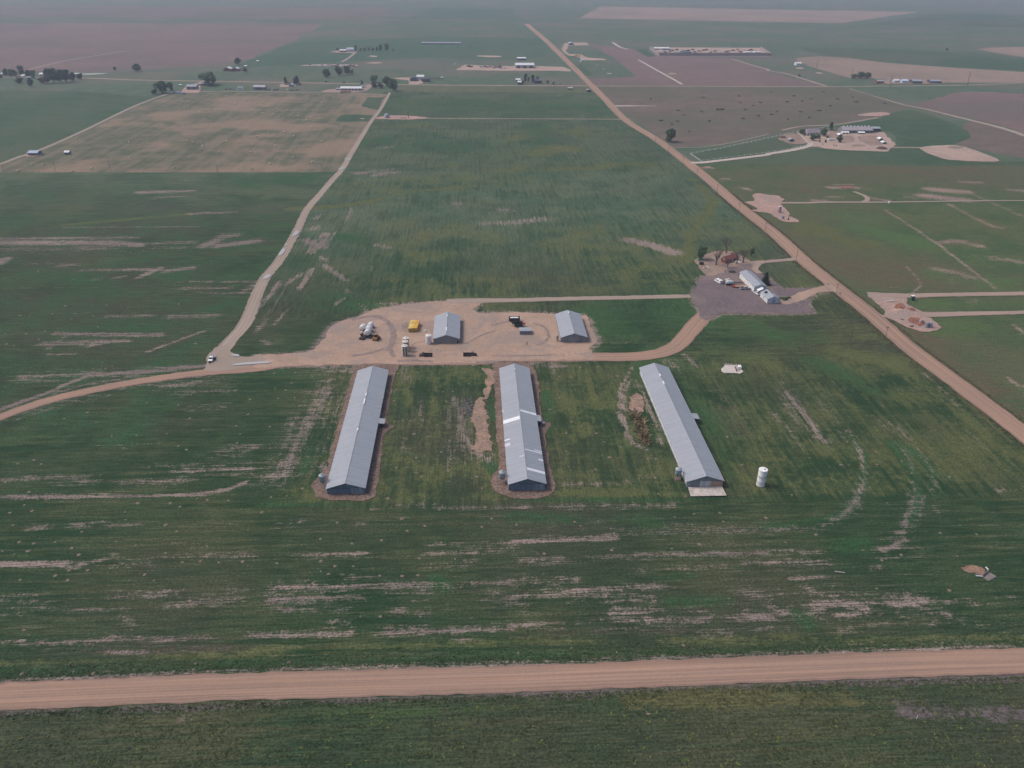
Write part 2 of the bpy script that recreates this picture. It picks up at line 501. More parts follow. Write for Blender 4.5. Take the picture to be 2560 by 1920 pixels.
G_TEAL = m_grass('green_wheat', (0.050, 0.096, 0.064), (0.064, 0.112, 0.074), (0.074, 0.112, 0.074))
G_CROP = m_crop('crop_field', (0.022, 0.051, 0.024), (0.043, 0.069, 0.034), (0.057, 0.063, 0.042), (0.031, 0.085, 0.036), (0.096, 0.110, 0.046), (0.078, 0.066, 0.055))
G_PAST = m_crop('near_pasture', (0.054, 0.092, 0.043), (0.084, 0.108, 0.053), (0.100, 0.100, 0.060), (0.072, 0.126, 0.046), (0.098, 0.108, 0.045), (0.110, 0.088, 0.058), (0.30, 0.215, 0.185), (0.24, 0.175, 0.155))
G_VERGE = m_crop('verge_grass', (0.030, 0.056, 0.030), (0.054, 0.074, 0.038), (0.066, 0.068, 0.044), (0.048, 0.085, 0.034), (0.100, 0.098, 0.045), (0.13, 0.105, 0.11), (0.30, 0.22, 0.19), (0.25, 0.19, 0.17))

# ---- base ground
def grid_sheet(name, xs, ys, mat, warp=None, z=None, strokes=(), base=None):
    z = nextz() if z is None else z
    X, Y = np.meshgrid(xs, ys)
    if warp: X = warp(X, Y)
    ny, nx = X.shape; n = nx * ny
    me = bpy.data.meshes.new(name)
    co = np.stack([X.ravel(), Y.ravel(), np.full(n, z)], 1)
    me.vertices.add(n); me.vertices.foreach_set('co', co.ravel())
    i = np.arange(n).reshape(ny, nx)
    q = np.stack([i[:-1, :-1], i[:-1, 1:], i[1:, 1:], i[1:, :-1]], -1).reshape(-1, 4)
    me.loops.add(q.size); me.loops.foreach_set('vertex_index', q.ravel())
    me.polygons.add(len(q)); me.polygons.foreach_set('loop_start', np.arange(0, q.size, 4)); me.polygons.foreach_set('loop_total', np.full(len(q), 4))
    me.update(); me.validate()
    at = {a: np.zeros(n) for a in ('bare', 'yel', 'lush', 'brn', 'rowy', 'pal')}
    if base: base(at, co)
    for a, pts, hw, s in strokes:
        P = np.array(pts, float); lo, hi = P.min(0) - 2.3 * hw, P.max(0) + 2.3 * hw
        idx = np.nonzero((co[:, 0] > lo[0]) & (co[:, 0] < hi[0]) & (co[:, 1] > lo[1]) & (co[:, 1] < hi[1]))[0]
        if not len(idx): continue
        q2 = co[idx, :2]; d = np.full(len(idx), 1e9)
        if len(P) == 1: d = np.linalg.norm(q2 - P[0], axis=1)
        for j in range(len(P) - 1):
            ab = P[j + 1] - P[j]; t = np.clip(((q2 - P[j]) @ ab) / max(ab @ ab, 1e-9), 0, 1)
            d = np.minimum(d, np.linalg.norm(q2 - (P[j] + t[:, None] * ab), axis=1))
        u = np.clip((d / hw - 0.15) / 1.9, 0, 1)
        val = abs(s) * (1 - u * u * (3 - 2 * u))
        at[a][idx] = np.maximum(at[a][idx], val) if s > 0 else np.minimum(at[a][idx], 1 - val)
    for a, arr in at.items():
        me.attributes.new(a, 'FLOAT', 'POINT').data.foreach_set('value', arr.astype(np.float32))
    me.materials.append(mat)
    return tag(link_mesh(name, me), kind='structure')


grid_sheet('ground', np.linspace(-6500, 6500, 40), np.linspace(-400, 12500, 40), G_FAR, z=0.0)

# section road centre line, front road, field track
ROADC = Ws('P', [(1340, 80), (1369.7, 106), (1413, 148)]) + Ws('A3', [(690, 430), (790, 530), (975, 720), (1250, 895), (1490, 1075), (1600, 1165)]) + \
    Ws('B3', [(1510, 15), (1700, 170), (1930, 370)]) + Ws('B4', [(60, 640), (330, 890), (600, 1105), (900, 1340)]) + \
    Ws('C4', [(1220, 30), (1700, 390), (2060, 660), (2330, 870)])
ROADC = [W('P', 1316, 60)] + ROADC + [W('P', 2760, 1256), W('P', 2960, 1413)]
_ra = np.array(sorted((p[1], p[0]) for p in ROADC))


def road_x(y): return np.interp(y, _ra[:, 0], _ra[:, 1])


YHAY = W('P', 400, 430)[1]
YNORTH = W('A2', 1500, 482)[1]
YFRONT = W('P', 1280, 1696)[1]
XTRACK = W('P', 770, 520)[0]

# outlines of the yards, used for the sheets and for the thin soil fringe in the grass round them
YARD = Ws('C2', [(0, 205), (0, 100), (150, 96), (300, 86), (480, 58)]) + Ws('B2', [(575, 1560), (640, 1450), (720, 1400), (880, 1360), (960, 1322), (1050, 1290), (1350, 1238), (1700, 1220), (1900, 1216), (1950, 1240), (1885, 1285), (1890, 1312), (1960, 1325), (2212, 1318)]) + \
    Ws('B3', [(150, 1322), (370, 1332), (600, 1340), (655, 1370), (700, 1480), (735, 1580)]) + Ws('C3', [(690, 20), (672, 50), (690, 90), (690, 132), (150, 140), (0, 148)]) + Ws('C2', [(1900, 165), (1200, 172), (800, 180), (300, 192)])
GYARD = (Ws('E3', [(140, 1110), (190, 1020), (275, 850), (310, 740), (560, 700), (760, 640), (900, 545), (1100, 490), (1330, 470), (1420, 530), (1400, 600), (1560, 690), (1720, 800), (1960, 950)]) +
      Ws('B4', [(180, 1110), (360, 1112), (470, 1098), (540, 1072), (640, 1165), (540, 1142), (430, 1147), (352, 1210), (352, 1270), (390, 1320), (0, 1335)]) + Ws('B3', [(2000, 1328), (1800, 1330), (1700, 1380), (1622, 1362), (1615, 1300), (1552, 1205)]))
APRON0 = Ws('C2', [(830, 285), (770, 480), (700, 720), (640, 920), (612, 1060), (540, 1150), (486, 1220), (510, 1300), (565, 1342), (850, 1360), (1000, 1338), (1040, 1290), (1060, 1160), (1085, 950), (1102, 800), (1178, 715), (1130, 645), (1165, 450), (1200, 270), (1210, 180), (880, 185)])
APRON1 = Ws('C2', [(2048, 235), (2062, 450), (2078, 800), (2100, 1040), (2040, 1140), (2026, 1200), (2080, 1280), (2212, 1332)]) + Ws('C3', [(120, 1340), (280, 1328), (350, 1288), (370, 1240), (350, 1130), (300, 900), (292, 780), (332, 690), (258, 630), (222, 300), (160, 180), (0, 150)]) + Ws('C2', [(2060, 160)])
# ------------------------------------------------------------------ what grows and lies bare where (survey strokes)
def ST(attr, f, items):
    """items: (points, half size across in frame units, strength[, 'l' if the half size was measured sideways])"""
    out = []
    for it in items:
        pts, h, s = it[:3]; side = len(it) > 3
        mx = sum(p[0] for p in pts) / len(pts); my = sum(p[1] for p in pts) / len(pts)
        if side: hw = h * S(f, mx, my)
        else:
            a, b = W(f, mx, my - h), W(f, mx, my + h); hw = abs(a[1] - b[1]) / 2
        out.append((attr, Ws(f, pts), max(hw, 0.7), s))
    return out


CROP = []
CROP += ST('bare', 'B1', [
    ([(0, 680), (570, 675), (1170, 672)], 10, .7), ([(0, 715), (400, 715), (1000, 715), (1200, 735)], 18, .95), ([(0, 770), (560, 775)], 9, .7),
    ([(700, 760), (950, 745)], 26, .6), ([(1350, 720), (1680, 712)], 12, .6), ([(1300, 755), (1600, 758)], 6, .55), ([(1750, 745), (1870, 700)], 16, .95),
    ([(1900, 740), (2212, 700)], 18, .95), ([(1920, 660), (2040, 650)], 14, .8), ([(1640, 465), (2030, 452)], 10, .7), ([(1210, 280), (1650, 268)], 11, .95),
    ([(1330, 330), (1600, 310)], 7, .6), ([(540, 580), (1700, 575)], 4, .6), ([(220, 895), (420, 900)], 10, .5), ([(520, 915), (630, 905)], 14, .65),
    ([(700, 950), (1390, 945)], 10, .85), ([(1200, 1015), (1390, 930)], 10, .85), ([(1440, 960), (1660, 930)], 14, .85), ([(1000, 1015), (1080, 1000)], 9, .65),
    ([(810, 1028), (880, 1025)], 5, .8), ([(1530, 1055), (1830, 1050)], 5, .65), ([(1930, 1055), (2212, 1050)], 9, .6), ([(1580, 1105), (2000, 1105)], 10, .6),
    ([(2100, 1140), (2212, 1080)], 16, .65), ([(600, 1325), (800, 1320)], 5, .6), ([(920, 1350), (1300, 1340)], 14, .6), ([(1480, 1350), (1850, 1345)], 20, .55),
    ([(480, 1500), (1400, 1510)], 14, .85), ([(370, 1590), (1100, 1560)], 18, .75), ([(420, 1630), (600, 1500)], 7, .7), ([(760, 1610), (900, 1580)], 12, .65),
    ([(1270, 1659), (1560, 1550), (1760, 1480)], 7, .9), ([(0, 890), (40, 860)], 18, .9), ([(1700, 1145), (2212, 1150)], 10, .4)])
CROP += ST('bare', 'C1', [
    ([(0, 565), (430, 415), (560, 350), (780, 270), (1200, 250), (1780, 190)], 12, 1.25), ([(180, 290), (420, 280), (820, 255)], 20, .8),
    ([(470, 425), (740, 350), (1000, 310), (1300, 240)], 10, .85), ([(1000, 250), (1400, 215), (1780, 185)], 12, .9), ([(0, 710), (230, 620), (580, 520), (930, 450)], 7, .65),
    ([(400, 90), (640, 85)], 7, .65), ([(1400, 370), (1900, 300)], 18, .6), ([(1560, 430), (1980, 400)], 34, .5), ([(1600, 560), (1950, 530)], 30, .45),
    ([(0, 1325), (600, 1320), (1360, 1310), (1700, 1300), (1980, 1255), (2120, 1195)], 13, 1.35), ([(200, 1160), (820, 1160)], 34, .55), ([(470, 1215), (800, 1205)], 12, .7),
    ([(1060, 1190), (1600, 1180)], 26, .6), ([(1180, 1060), (1680, 1050)], 22, .55), ([(1550, 1090), (2150, 1080)], 44, .55), ([(1900, 950), (2150, 900)], 50, .5),
    ([(250, 1600), (430, 1570)], 14, .8), ([(650, 1560), (1210, 1560)], 13, .75), ([(820, 870), (1500, 850)], 8, .5), ([(0, 1190), (200, 1180)], 20, .5)])
CROP += ST('bare', 'C2', [
    ([(600, 380), (540, 540), (450, 700), (350, 900), (250, 1090), (120, 1160)], 75, .72, 'l'), ([(330, 620), (250, 900)], 50, .55, 'l'), ([(440, 520), (300, 950), (240, 1200)], 12, .9, 'l'),
    ([(540, 200), (830, 230)], 26, .75), ([(560, 330), (700, 300)], 24, .5), ([(1720, 480), (1790, 700), (1830, 900), (2010, 1000)], 36, .85, 'l'), ([(1660, 600), (1670, 720)], 18, .65, 'l'),
    ([(1680, 840), (1660, 1100)], 7, .75, 'l'), ([(1290, 820), (1290, 960)], 12, .75, 'l'), ([(1410, 470), (1405, 560), (1440, 680)], 12, .7, 'l'), ([(1790, 1000), (1790, 1080)], 8, .5, 'l'),
    ([(1380, 1030), (1375, 1150)], 5, .7, 'l'), ([(760, 420), (700, 560), (640, 720), (580, 960)], 7, .7, 'l'), ([(1220, 680), (1370, 650)], 28, .5), ([(1250, 230), (1300, 300)], 30, .5),
    ([(1890, 1020), (1960, 1100)], 20, .5, 'l'), ([(560, 1060), (600, 1080)], 30, .95, 'l'), ([(1200, 1390), (2212, 1420)], 5, .6), ([(700, 1440), (1200, 1420)], 5, .5), ([(150, 1560), (400, 1540)], 16, .6),
    ([(0, 1180), (150, 1180)], 18, .5), ([(850, 1560), (960, 1540)], 16, .5)])
CROP += ST('bare', 'C3', [
    ([(1035, 200), (930, 400), (930, 600), (950, 740), (1040, 860), (1170, 910)], 12, 1.15, 'l'), ([(1010, 330), (970, 420), (965, 620), (1000, 780), (1100, 890)], 9, 1.05, 'l'),
    ([(1040, 300), (1130, 420), (1250, 700), (1290, 860)], 16, .8, 'l'), ([(160, 160), (320, 190), (440, 190)], 20, .75), ([(1490, 90), (1600, 200)], 22, .9, 'l'), ([(1340, 150), (1400, 190)], 22, .7),
    ([(0, 1420), (200, 1405), (700, 1395), (1430, 1385)], 5, .75), ([(450, 1215), (900, 1210), (1180, 1140)], 4, .6), ([(800, 1640), (2212, 1610)], 12, .75), ([(1330, 1545), (1530, 1550)], 16, .6),
    ([(1720, 400), (1900, 520), (2040, 690)], 8, .45, 'l'), ([(1200, 990), (1260, 1050)], 12, .5, 'l')])
CROP += ST('bare', 'C4', [
    ([(150, 420), (270, 560), (420, 770), (490, 840)], 30, .98, 'l'), ([(40, 590), (150, 700), (280, 890)], 11, .8, 'l'), ([(90, 460), (280, 710)], 10, .7, 'l'), ([(110, 300), (480, 780)], 4, .6, 'l'),
    ([(430, 500), (690, 850)], 8, .65, 'l'), ([(500, 530), (720, 800)], 16, .55, 'l'), ([(850, 540), (1140, 860)], 9, .55, 'l'), ([(1060, 670), (1250, 850)], 7, .8, 'l'),
    ([(700, 1440), (770, 1310), (830, 1200)], 24, .85, 'l'), ([(0, 1610), (260, 1580)], 12, 1.1), ([(430, 1590), (650, 1480), (720, 1400)], 7, .8), ([(1260, 1310), (1240, 1400), (1200, 1500), (1180, 1600), (1100, 1659)], 28, .75, 'l'),
    ([(1420, 1310), (1430, 1400), (1470, 1480)], 18, .6, 'l'), ([(1350, 1320), (1290, 1550)], 9, .65, 'l'), ([(1400, 510), (1920, 920)], 12, .4, 'l'), ([(1340, 250), (1700, 560)], 10, .6, 'l'), ([(1950, 1260), (2212, 1250)], 20, .5)])
CROP += ST('bare', 'C4', [([(690, 740), (800, 930), (835, 1150), (770, 1370), (640, 1490), (430, 1585), (260, 1590)], 6, .85, 'l'), ([(1080, 690), (1250, 850), (1390, 1030), (1440, 1180), (1425, 1330)], 6, .65, 'l'), ([(1140, 860), (1240, 1050), (1265, 1300)], 6, .6, 'l'), ([(1240, 1400), (1200, 1500), (1180, 1600)], 22, .8, 'l')])
CROP += ST('bare', 'D1', [
    ([(0, 240), (560, 240)], 22, 1.3), ([(650, 250), (960, 190)], 16, .8), ([(980, 240), (1330, 215)], 20, .65), ([(1420, 180), (2212, 170)], 10, .8), ([(0, 540), (300, 520)], 18, .75), ([(180, 575), (450, 560)], 10, .65),
    ([(0, 655), (350, 640)], 18, .85), ([(350, 650), (1060, 625)], 5, .6), ([(920, 530), (1540, 490)], 16, .7), ([(1480, 575), (2060, 540)], 20, .65), ([(1970, 480), (2100, 480)], 12, .75), ([(1060, 700), (1180, 780)], 34, .55),
    ([(940, 870), (1500, 880)], 13, .95), ([(0, 945), (930, 910)], 5, .8), ([(1500, 880), (1830, 890)], 5, .6), ([(960, 1000), (1330, 1010)], 10, .6), ([(2120, 860), (2212, 860)], 13, .75), ([(60, 905), (190, 895)], 9, .65),
    ([(1420, 75), (1660, 70)], 8, .65), ([(480, 520), (900, 510)], 12, .45)])
CROP += ST('bare', 'D2', [
    ([(340, 180), (960, 150)], 11, .85), ([(1470, 75), (1880, 65), (2212, 60)], 13, .75), ([(1470, 145), (2212, 110)], 7, .7), ([(1810, 210), (1940, 215)], 16, .65), ([(1480, 260), (1850, 250)], 4, .7), ([(730, 350), (990, 350)], 18, .6),
    ([(150, 460), (520, 440)], 26, .9), ([(520, 440), (1520, 430)], 24, .75), ([(140, 545), (880, 530)], 28, .85), ([(110, 580), (500, 575)], 5, .95), ([(170, 630), (850, 620)], 12, .8), ([(1130, 490), (1450, 480)], 24, .6),
    ([(1150, 560), (1450, 550)], 24, .5), ([(1620, 440), (2212, 400)], 15, .75), ([(2050, 520), (2212, 560)], 36, .65), ([(650, 745), (850, 740)], 5, .8), ([(0, 860), (800, 840)], 12, .9), ([(1090, 820), (1440, 800)], 20, .95),
    ([(1440, 815), (2212, 790)], 5, .9), ([(1700, 850), (1810, 900)], 28, .6), ([(1400, 690), (1470, 690)], 16, .65), ([(1180, 640), (1270, 640)], 5, .7), ([(1770, 710), (1880, 708)], 5, .7), ([(1180, 690), (1300, 685)], 8, .5)])
CROP += ST('bare', 'D3', [
    ([(0, 50), (500, 30), (900, 15)], 17, 1.3), ([(60, 205), (430, 200)], 18, .85), ([(680, 175), (2212, 145)], 5, .9), ([(0, 350), (560, 345)], 12, .75), ([(0, 430), (560, 400)], 24, .6), ([(1010, 305), (1480, 285), (1850, 270)], 12, .7),
    ([(500, 470), (1320, 420)], 9, .8), ([(0, 520), (1200, 500)], 4, .9), ([(0, 580), (130, 600)], 24, .75), ([(500, 570), (1270, 545)], 5, .8), ([(820, 540), (900, 600)], 34, .55), ([(850, 680), (1230, 640)], 20, .85),
    ([(540, 740), (1400, 700)], 16, .65), ([(900, 750), (1640, 745)], 20, .75), ([(0, 770), (440, 765)], 12, .85), ([(1500, 650), (1700, 650)], 16, .85), ([(2030, 490), (2212, 560)], 50, .65), ([(1990, 650), (2212, 700)], 40, .9),
    ([(2100, 800), (2212, 800)], 20, .75), ([(1620, 850), (1900, 845)], 5, .7), ([(2000, 240), (2212, 230)], 16, .65), ([(1650, 95), (2212, 85)], 8, .5)])
CROP += ST('bare', 'D4', [
    ([(0, 230), (500, 225)], 18, .8), ([(200, 355), (480, 345)], 10, .75), ([(280, 400), (400, 480)], 34, .55), ([(0, 620), (140, 650)], 42, .9), ([(400, 620), (560, 560), (850, 630)], 48, .88), ([(600, 690), (900, 690)], 5, .9),
    ([(1080, 600), (1340, 560)], 40, .9), ([(1350, 640), (1550, 670)], 40, .7), ([(1550, 560), (1800, 580)], 20, .65), ([(920, 660), (1000, 690)], 16, .75), ([(1000, 130), (1180, 30)], 28, .85), ([(1230, 120), (1340, 120)], 24, .6),
    ([(600, 810), (800, 800)], 5, .8), ([(1000, 520), (1340, 510)], 12, .6), ([(870, 290), (990, 285)], 10, .6), ([(0, 130), (460, 135)], 5, .7), ([(1380, 770), (2212, 755)], 4, .6), ([(1980, 515), (2212, 510)], 5, .6)])
CROP += ST('bare', 'B2', [
    ([(420, 690), (560, 760), (600, 640)], 50, .85, 'l'), ([(470, 800), (520, 700)], 40, .75, 'l'), ([(640, 690), (690, 620)], 16, .85, 'l'), ([(600, 910), (690, 980), (770, 1040)], 26, 1.0, 'l'), ([(780, 1120), (800, 1145)], 16, .9, 'l'),
    ([(380, 1110), (490, 940)], 24, .85, 'l'), ([(240, 1080), (400, 980)], 38, .6, 'l'), ([(0, 1300), (130, 1150), (200, 1050)], 26, .85, 'l'), ([(160, 1420), (270, 1290)], 16, .8, 'l'), ([(0, 1480), (100, 1370)], 26, .6, 'l'), ([(60, 1560), (110, 1590)], 30, .7, 'l'),
    ([(100, 1340), (300, 1060)], 12, .5, 'l'), ([(900, 110), (1000, 85), (1100, 70)], 16, .9), ([(1040, 130), (1250, 90)], 12, .9), ([(790, 520), (820, 410)], 16, .7, 'l'), ([(500, 510), (570, 470)], 26, .6, 'l'), ([(1050, 735), (1140, 755)], 12, .75),
    ([(1960, 545), (2212, 545)], 16, .65), ([(2120, 430), (2212, 440)], 16, .6), ([(1720, 375), (1760, 375)], 12, .6), ([(690, 1250), (770, 1185)], 20, .7, 'l'), ([(1060, 1245), (1240, 1240)], 8, .85), ([(890, 1240), (950, 1295)], 9, .9, 'l'), ([(560, 830), (600, 870)], 20, .8, 'l'),
    ([(480, 600), (520, 580)], 14, .6), ([(850, 1010), (870, 1000)], 20, .6, 'l'), ([(990, 960), (1000, 900)], 8, .5, 'l'), ([(530, 1030), (560, 1050)], 26, .5, 'l')])
CROP += ST('bare', 'B3', [([(0, 540), (270, 510)], 20, .65), ([(60, 440), (70, 450)], 14, .6, 'l'), ([(830, 1580), (1010, 1580)], 5, .5)])
CROP += ST('yel', 'B3', [([(1570, 170), (1740, 340), (1690, 450), (1540, 650), (1500, 900)], 45, .85, 'l'), ([(700, 700), (1300, 1000)], 160, .38), ([(1000, 690), (1180, 730), (1420, 800)], 30, 1.0), ([(1700, 600), (2100, 800)], 120, .45)])
CROP += ST('bare', 'B3', [([(1010, 690), (1180, 730), (1400, 800)], 20, 1.15)])
CROP += ST('yel', 'B2', [([(300, 420), (440, 415), (800, 390), (1050, 345)], 11, 1.4), ([(1480, 260), (1900, 225)], 7, 1.4), ([(1300, 600), (1500, 800)], 90, .4), ([(1700, 620), (1900, 700)], 70, .4), ([(1200, 1200), (2212, 1190)], 18, .5)])
CROP += ST('yel', 'B1', [([(560, 560), (1600, 470)], 9, 1.3), ([(0, 1110), (500, 1100)], 20, .4), ([(700, 880), (1000, 850)], 30, .4)])
CROP += ST('yel', 'C3', [([(640, 300), (750, 560)], 36, .95, 'l'), ([(470, 480), (620, 760)], 90, .8, 'l'), ([(0, 1290), (1500, 1290)], 34, .6), ([(450, 440), (500, 640)], 40, .8, 'l'), ([(1900, 1030), (2100, 1250)], 60, .7, 'l'), ([(1600, 100), (2212, 60)], 60, .5), ([(1650, 300), (1760, 560)], 40, .5, 'l')])
CROP += ST('yel', 'C2', [([(1540, 400), (1560, 780)], 60, .75, 'l'), ([(1300, 400), (1310, 520)], 36, .8, 'l'), ([(1250, 1300), (2212, 1330)], 40, .55), ([(460, 1330), (560, 1330)], 30, .6), ([(1060, 1180), (1130, 1260)], 40, .6, 'l'), ([(560, 220), (820, 260)], 40, .5)])
CROP += ST('yel', 'C4', [([(600, 50), (1000, 150), (1300, 350)], 130, .75, 'l'), ([(0, 1200), (200, 1250)], 130, .5, 'l'), ([(1500, 500), (2100, 950)], 90, .5, 'l')])
CROP += ST('yel', 'D1', [([(0, 1095), (800, 1075), (2212, 1020)], 22, .5)]) + ST('yel', 'D2', [([(0, 990), (1000, 970), (2212, 920)], 34, .5)])
CROP += ST('yel', 'D3', [([(0, 910), (1000, 890), (2212, 915)], 34, .5)]) + ST('yel', 'D4', [([(0, 890), (800, 890), (2212, 880)], 34, .5)])
CROP += ST('lush', 'D1', [([(0, 1180), (1100, 1150), (2212, 1095)], 34, .6)]) + ST('lush', 'D2', [([(0, 1110), (900, 1090), (2212, 1020)], 26, .6), ([(1550, 380), (1640, 420)], 40, .8)])
CROP += ST('lush', 'D3', [([(0, 1030), (1000, 1000), (2212, 985)], 22, .6), ([(1350, 560), (1850, 560)], 40, .7), ([(900, 370), (1550, 340)], 16, .6)]) + ST('lush', 'D4', [([(250, 640), (350, 750)], 60, .7), ([(650, 100), (800, 60)], 60, .8)])
CROP += ST('lush', 'C4', [([(700, 780), (820, 950), (830, 1150), (740, 1400), (600, 1500), (0, 1590)], 34, .75, 'l'), ([(1100, 850), (1350, 1000), (1430, 1150), (1430, 1300)], 46, .7, 'l'), ([(1050, 850), (1250, 1100), (1300, 1250), (1220, 1550)], 44, .7, 'l'), ([(380, 150), (900, 400)], 120, .5, 'l')])
CROP += ST('lush', 'C2', [([(0, 250), (500, 300)], 60, .5), ([(480, 900), (420, 1100)], 40, .6, 'l'), ([(2020, 1030), (2080, 1100)], 40, .9, 'l'), ([(1240, 420), (1260, 620)], 30, .5, 'l'), ([(2030, 440), (2040, 640)], 30, .8, 'l'), ([(0, 1390), (1100, 1390)], 14, .6)])
CROP += ST('lush', 'C3', [([(300, 420), (330, 760)], 40, .6, 'l'), ([(1130, 600), (1190, 820)], 50, .6, 'l'), ([(1400, 300), (1700, 700), (1900, 1150)], 40, .6, 'l'), ([(0, 1350), (2212, 1340)], 12, .7), ([(0, 1490), (1300, 1540)], 40, .5), ([(800, 50), (1200, 30)], 40, .5)])
CROP += ST('lush', 'B2', [([(640, 640), (900, 700)], 70, .8, 'l'), ([(500, 1200), (900, 1250)], 60, .6), ([(0, 200), (400, 160)], 40, .7)])
CROP += ST('lush', 'B1', [([(200, 1010), (900, 1060)], 40, .6), ([(1500, 850), (2200, 850)], 40, .5), ([(500, 300), (1100, 300)], 60, .4), ([(1200, 1200), (2000, 1250)], 60, .4)])
CROP += ST('brn', 'B1', [([(0, 800), (900, 800)], 50, .45), ([(300, 640), (2000, 600)], 40, .4)]) + ST('brn', 'C2', [([(1700, 700), (1760, 950)], 120, .5, 'l')]) + ST('brn', 'D1', [([(0, 1000), (2212, 960)], 60, .3)])
CROP += ST('brn', 'D3', [([(0, 850), (1500, 830)], 40, .4)]) + ST('brn', 'C3', [([(1750, 400), (1950, 750)], 110, .5, 'l')])

CROP = [(a_, p_, h_, s_ * (1.15 if a_ == 'bare' and p_[0][1] > W('P', 1280, 905)[1] else 1)) for a_, p_, h_, s_ in CROP]
CROP += [(a_, p_, h_ * 2.7, s_ * .46) for a_, p_, h_, s_ in CROP if a_ == 'bare' and .6 <= s_ < 1.01 and p_[0][1] < W('P', 1280, 905)[1]]
_fr = [W('P', -500, 1762)] + Ws('D1', [(0, 1388), (2212, 1296)]) + Ws('D2', [(2212, 1238)]) + Ws('D3', [(2212, 1152)]) + Ws('D4', [(2212, 1078)])
CROP.append(('bare', [(p[0], p[1] + 5.5) for p in _fr], 1.6, .75))
CROP += ST('lush', 'P', [([(1510, 800), (1690, 785)], 46, .75), ([(1480, 770), (1700, 765)], 14, .5), ([(1800, 850), (1980, 830)], 30, .5), ([(1650, 930), (1750, 1100)], 40, .5)])
for _o, _h, _s in ((YARD, 2.6, .95), (GYARD, 2.2, .8)):
    CROP.append(('bare', list(_o) + [_o[0]], _h, _s))
CROP.append(('bare', Ws('C1', [(-300, 790), (0, 635), (420, 490), (900, 380), (1400, 295), (1850, 240), (2212, 212)]), 4.2, .8))
CROP += ST('yel', 'B2', [([(900, 250), (2100, 150)], 60, .4)])

PAST = []
PAST += ST('bare', 'B4', [
    ([(1350, 310), (1700, 345)], 20, .95), ([(1420, 255), (1700, 275)], 18, .95), ([(1010, 430), (1250, 580), (1500, 750), (1770, 960), (1970, 1110)], 13, .95, 'l'), ([(1560, 380), (1800, 510), (1960, 580), (2040, 590)], 26, .65, 'l'),
    ([(1730, 280), (2212, 490)], 26, .5, 'l'), ([(1500, 715), (1650, 700), (1840, 745)], 14, .7), ([(1950, 850), (2190, 880)], 16, .75), ([(1450, 940), (1600, 970), (1750, 1010)], 20, .7), ([(1190, 915), (1290, 1020), (1320, 1080), (1250, 1159)], 6, .8, 'l'),
    ([(1050, 1107), (1120, 1105)], 4, .8), ([(400, 350), (500, 355)], 10, .8), ([(500, 320), (630, 318)], 7, .7), ([(540, 238), (770, 240)], 10, .9), ([(880, 325), (1030, 350)], 8, .8), ([(1680, 190), (1830, 195)], 10, .7),
    ([(2100, 260), (2212, 265)], 12, .7), ([(830, 245), (890, 245)], 5, .6), ([(570, 212), (730, 210)], 5, .7), ([(2120, 1420), (2212, 1500)], 24, .7, 'l'), ([(1730, 1230), (1830, 1220)], 12, .5), ([(1580, 1010), (1600, 1090)], 16, .4, 'l'), ([(1200, 320), (1240, 325)], 10, .6)])
PAST += ST('bare', 'A4', [([(0, 1105), (30, 1110)], 3, .3)]) + ST('bare', 'C4', [([(2080, 290), (2130, 340), (2212, 370)], 22, .9, 'l')]) + ST('bare', 'B3', [([(1660, 65), (1720, 68)], 8, .9), ([(1820, 160), (1860, 165)], 7, .8), ([(2000, 245), (2060, 260)], 8, .8)])
PAST += ST('brn', 'B4', [([(800, 950), (1120, 960)], 150, 0.53), ([(300, 700), (650, 850)], 90, 0.37), ([(1380, 1590), (1300, 1500)], 80, 0.56), ([(1600, 730), (1750, 730)], 30, 0.43), ([(600, 80), (1700, 110)], 70, 0.43), ([(300, 250), (900, 150)], 40, 0.31)])
PAST += ST('brn', 'C4', [([(1400, 20), (1800, 300), (2100, 560)], 130, .55, 'l')])
PAST += ST('lush', 'B4', [([(850, 600), (1250, 700)], 50, .9), ([(450, 420), (900, 520)], 50, .5), ([(1500, 1000), (2200, 1100)], 60, .5), ([(1700, 800), (2200, 900)], 80, .5), ([(1500, 1450), (2200, 1500)], 70, .6), ([(1300, 1250), (2200, 1250)], 30, .5)])
PAST += ST('yel', 'B4', [([(300, 560), (600, 700), (900, 800)], 60, .6), ([(1300, 480), (1900, 560)], 60, .4)])

VERGE = []
for f, dy in (('D1', 1540), ('D2', 1450), ('D3', 1380), ('D4', 1300)):
    VERGE += ST('brn', f, [([(0, dy), (2212, dy - 75)], 26, .75)])
VERGE += ST('brn', 'D4', [([(1200, 1500), (2212, 1560)], 70, .75)]) + ST('yel', 'D3', [([(1000, 1420), (2212, 1400)], 70, .85)]) + ST('yel', 'D4', [([(0, 1350), (700, 1420)], 70, .7)])
VERGE += ST('lush', 'D2', [([(0, 1550), (2212, 1500)], 70, .5)]) + ST('bare', 'D1', [([(1590, 1560), (1600, 1620)], 14, .7, 'l')]) + ST('bare', 'D3', [([(1140, 1520), (1180, 1535)], 16, .6)])


PAST = [(a_, p_, h_, s_ * (1.3 if a_ == 'bare' else 1)) for a_, p_, h_, s_ in PAST]


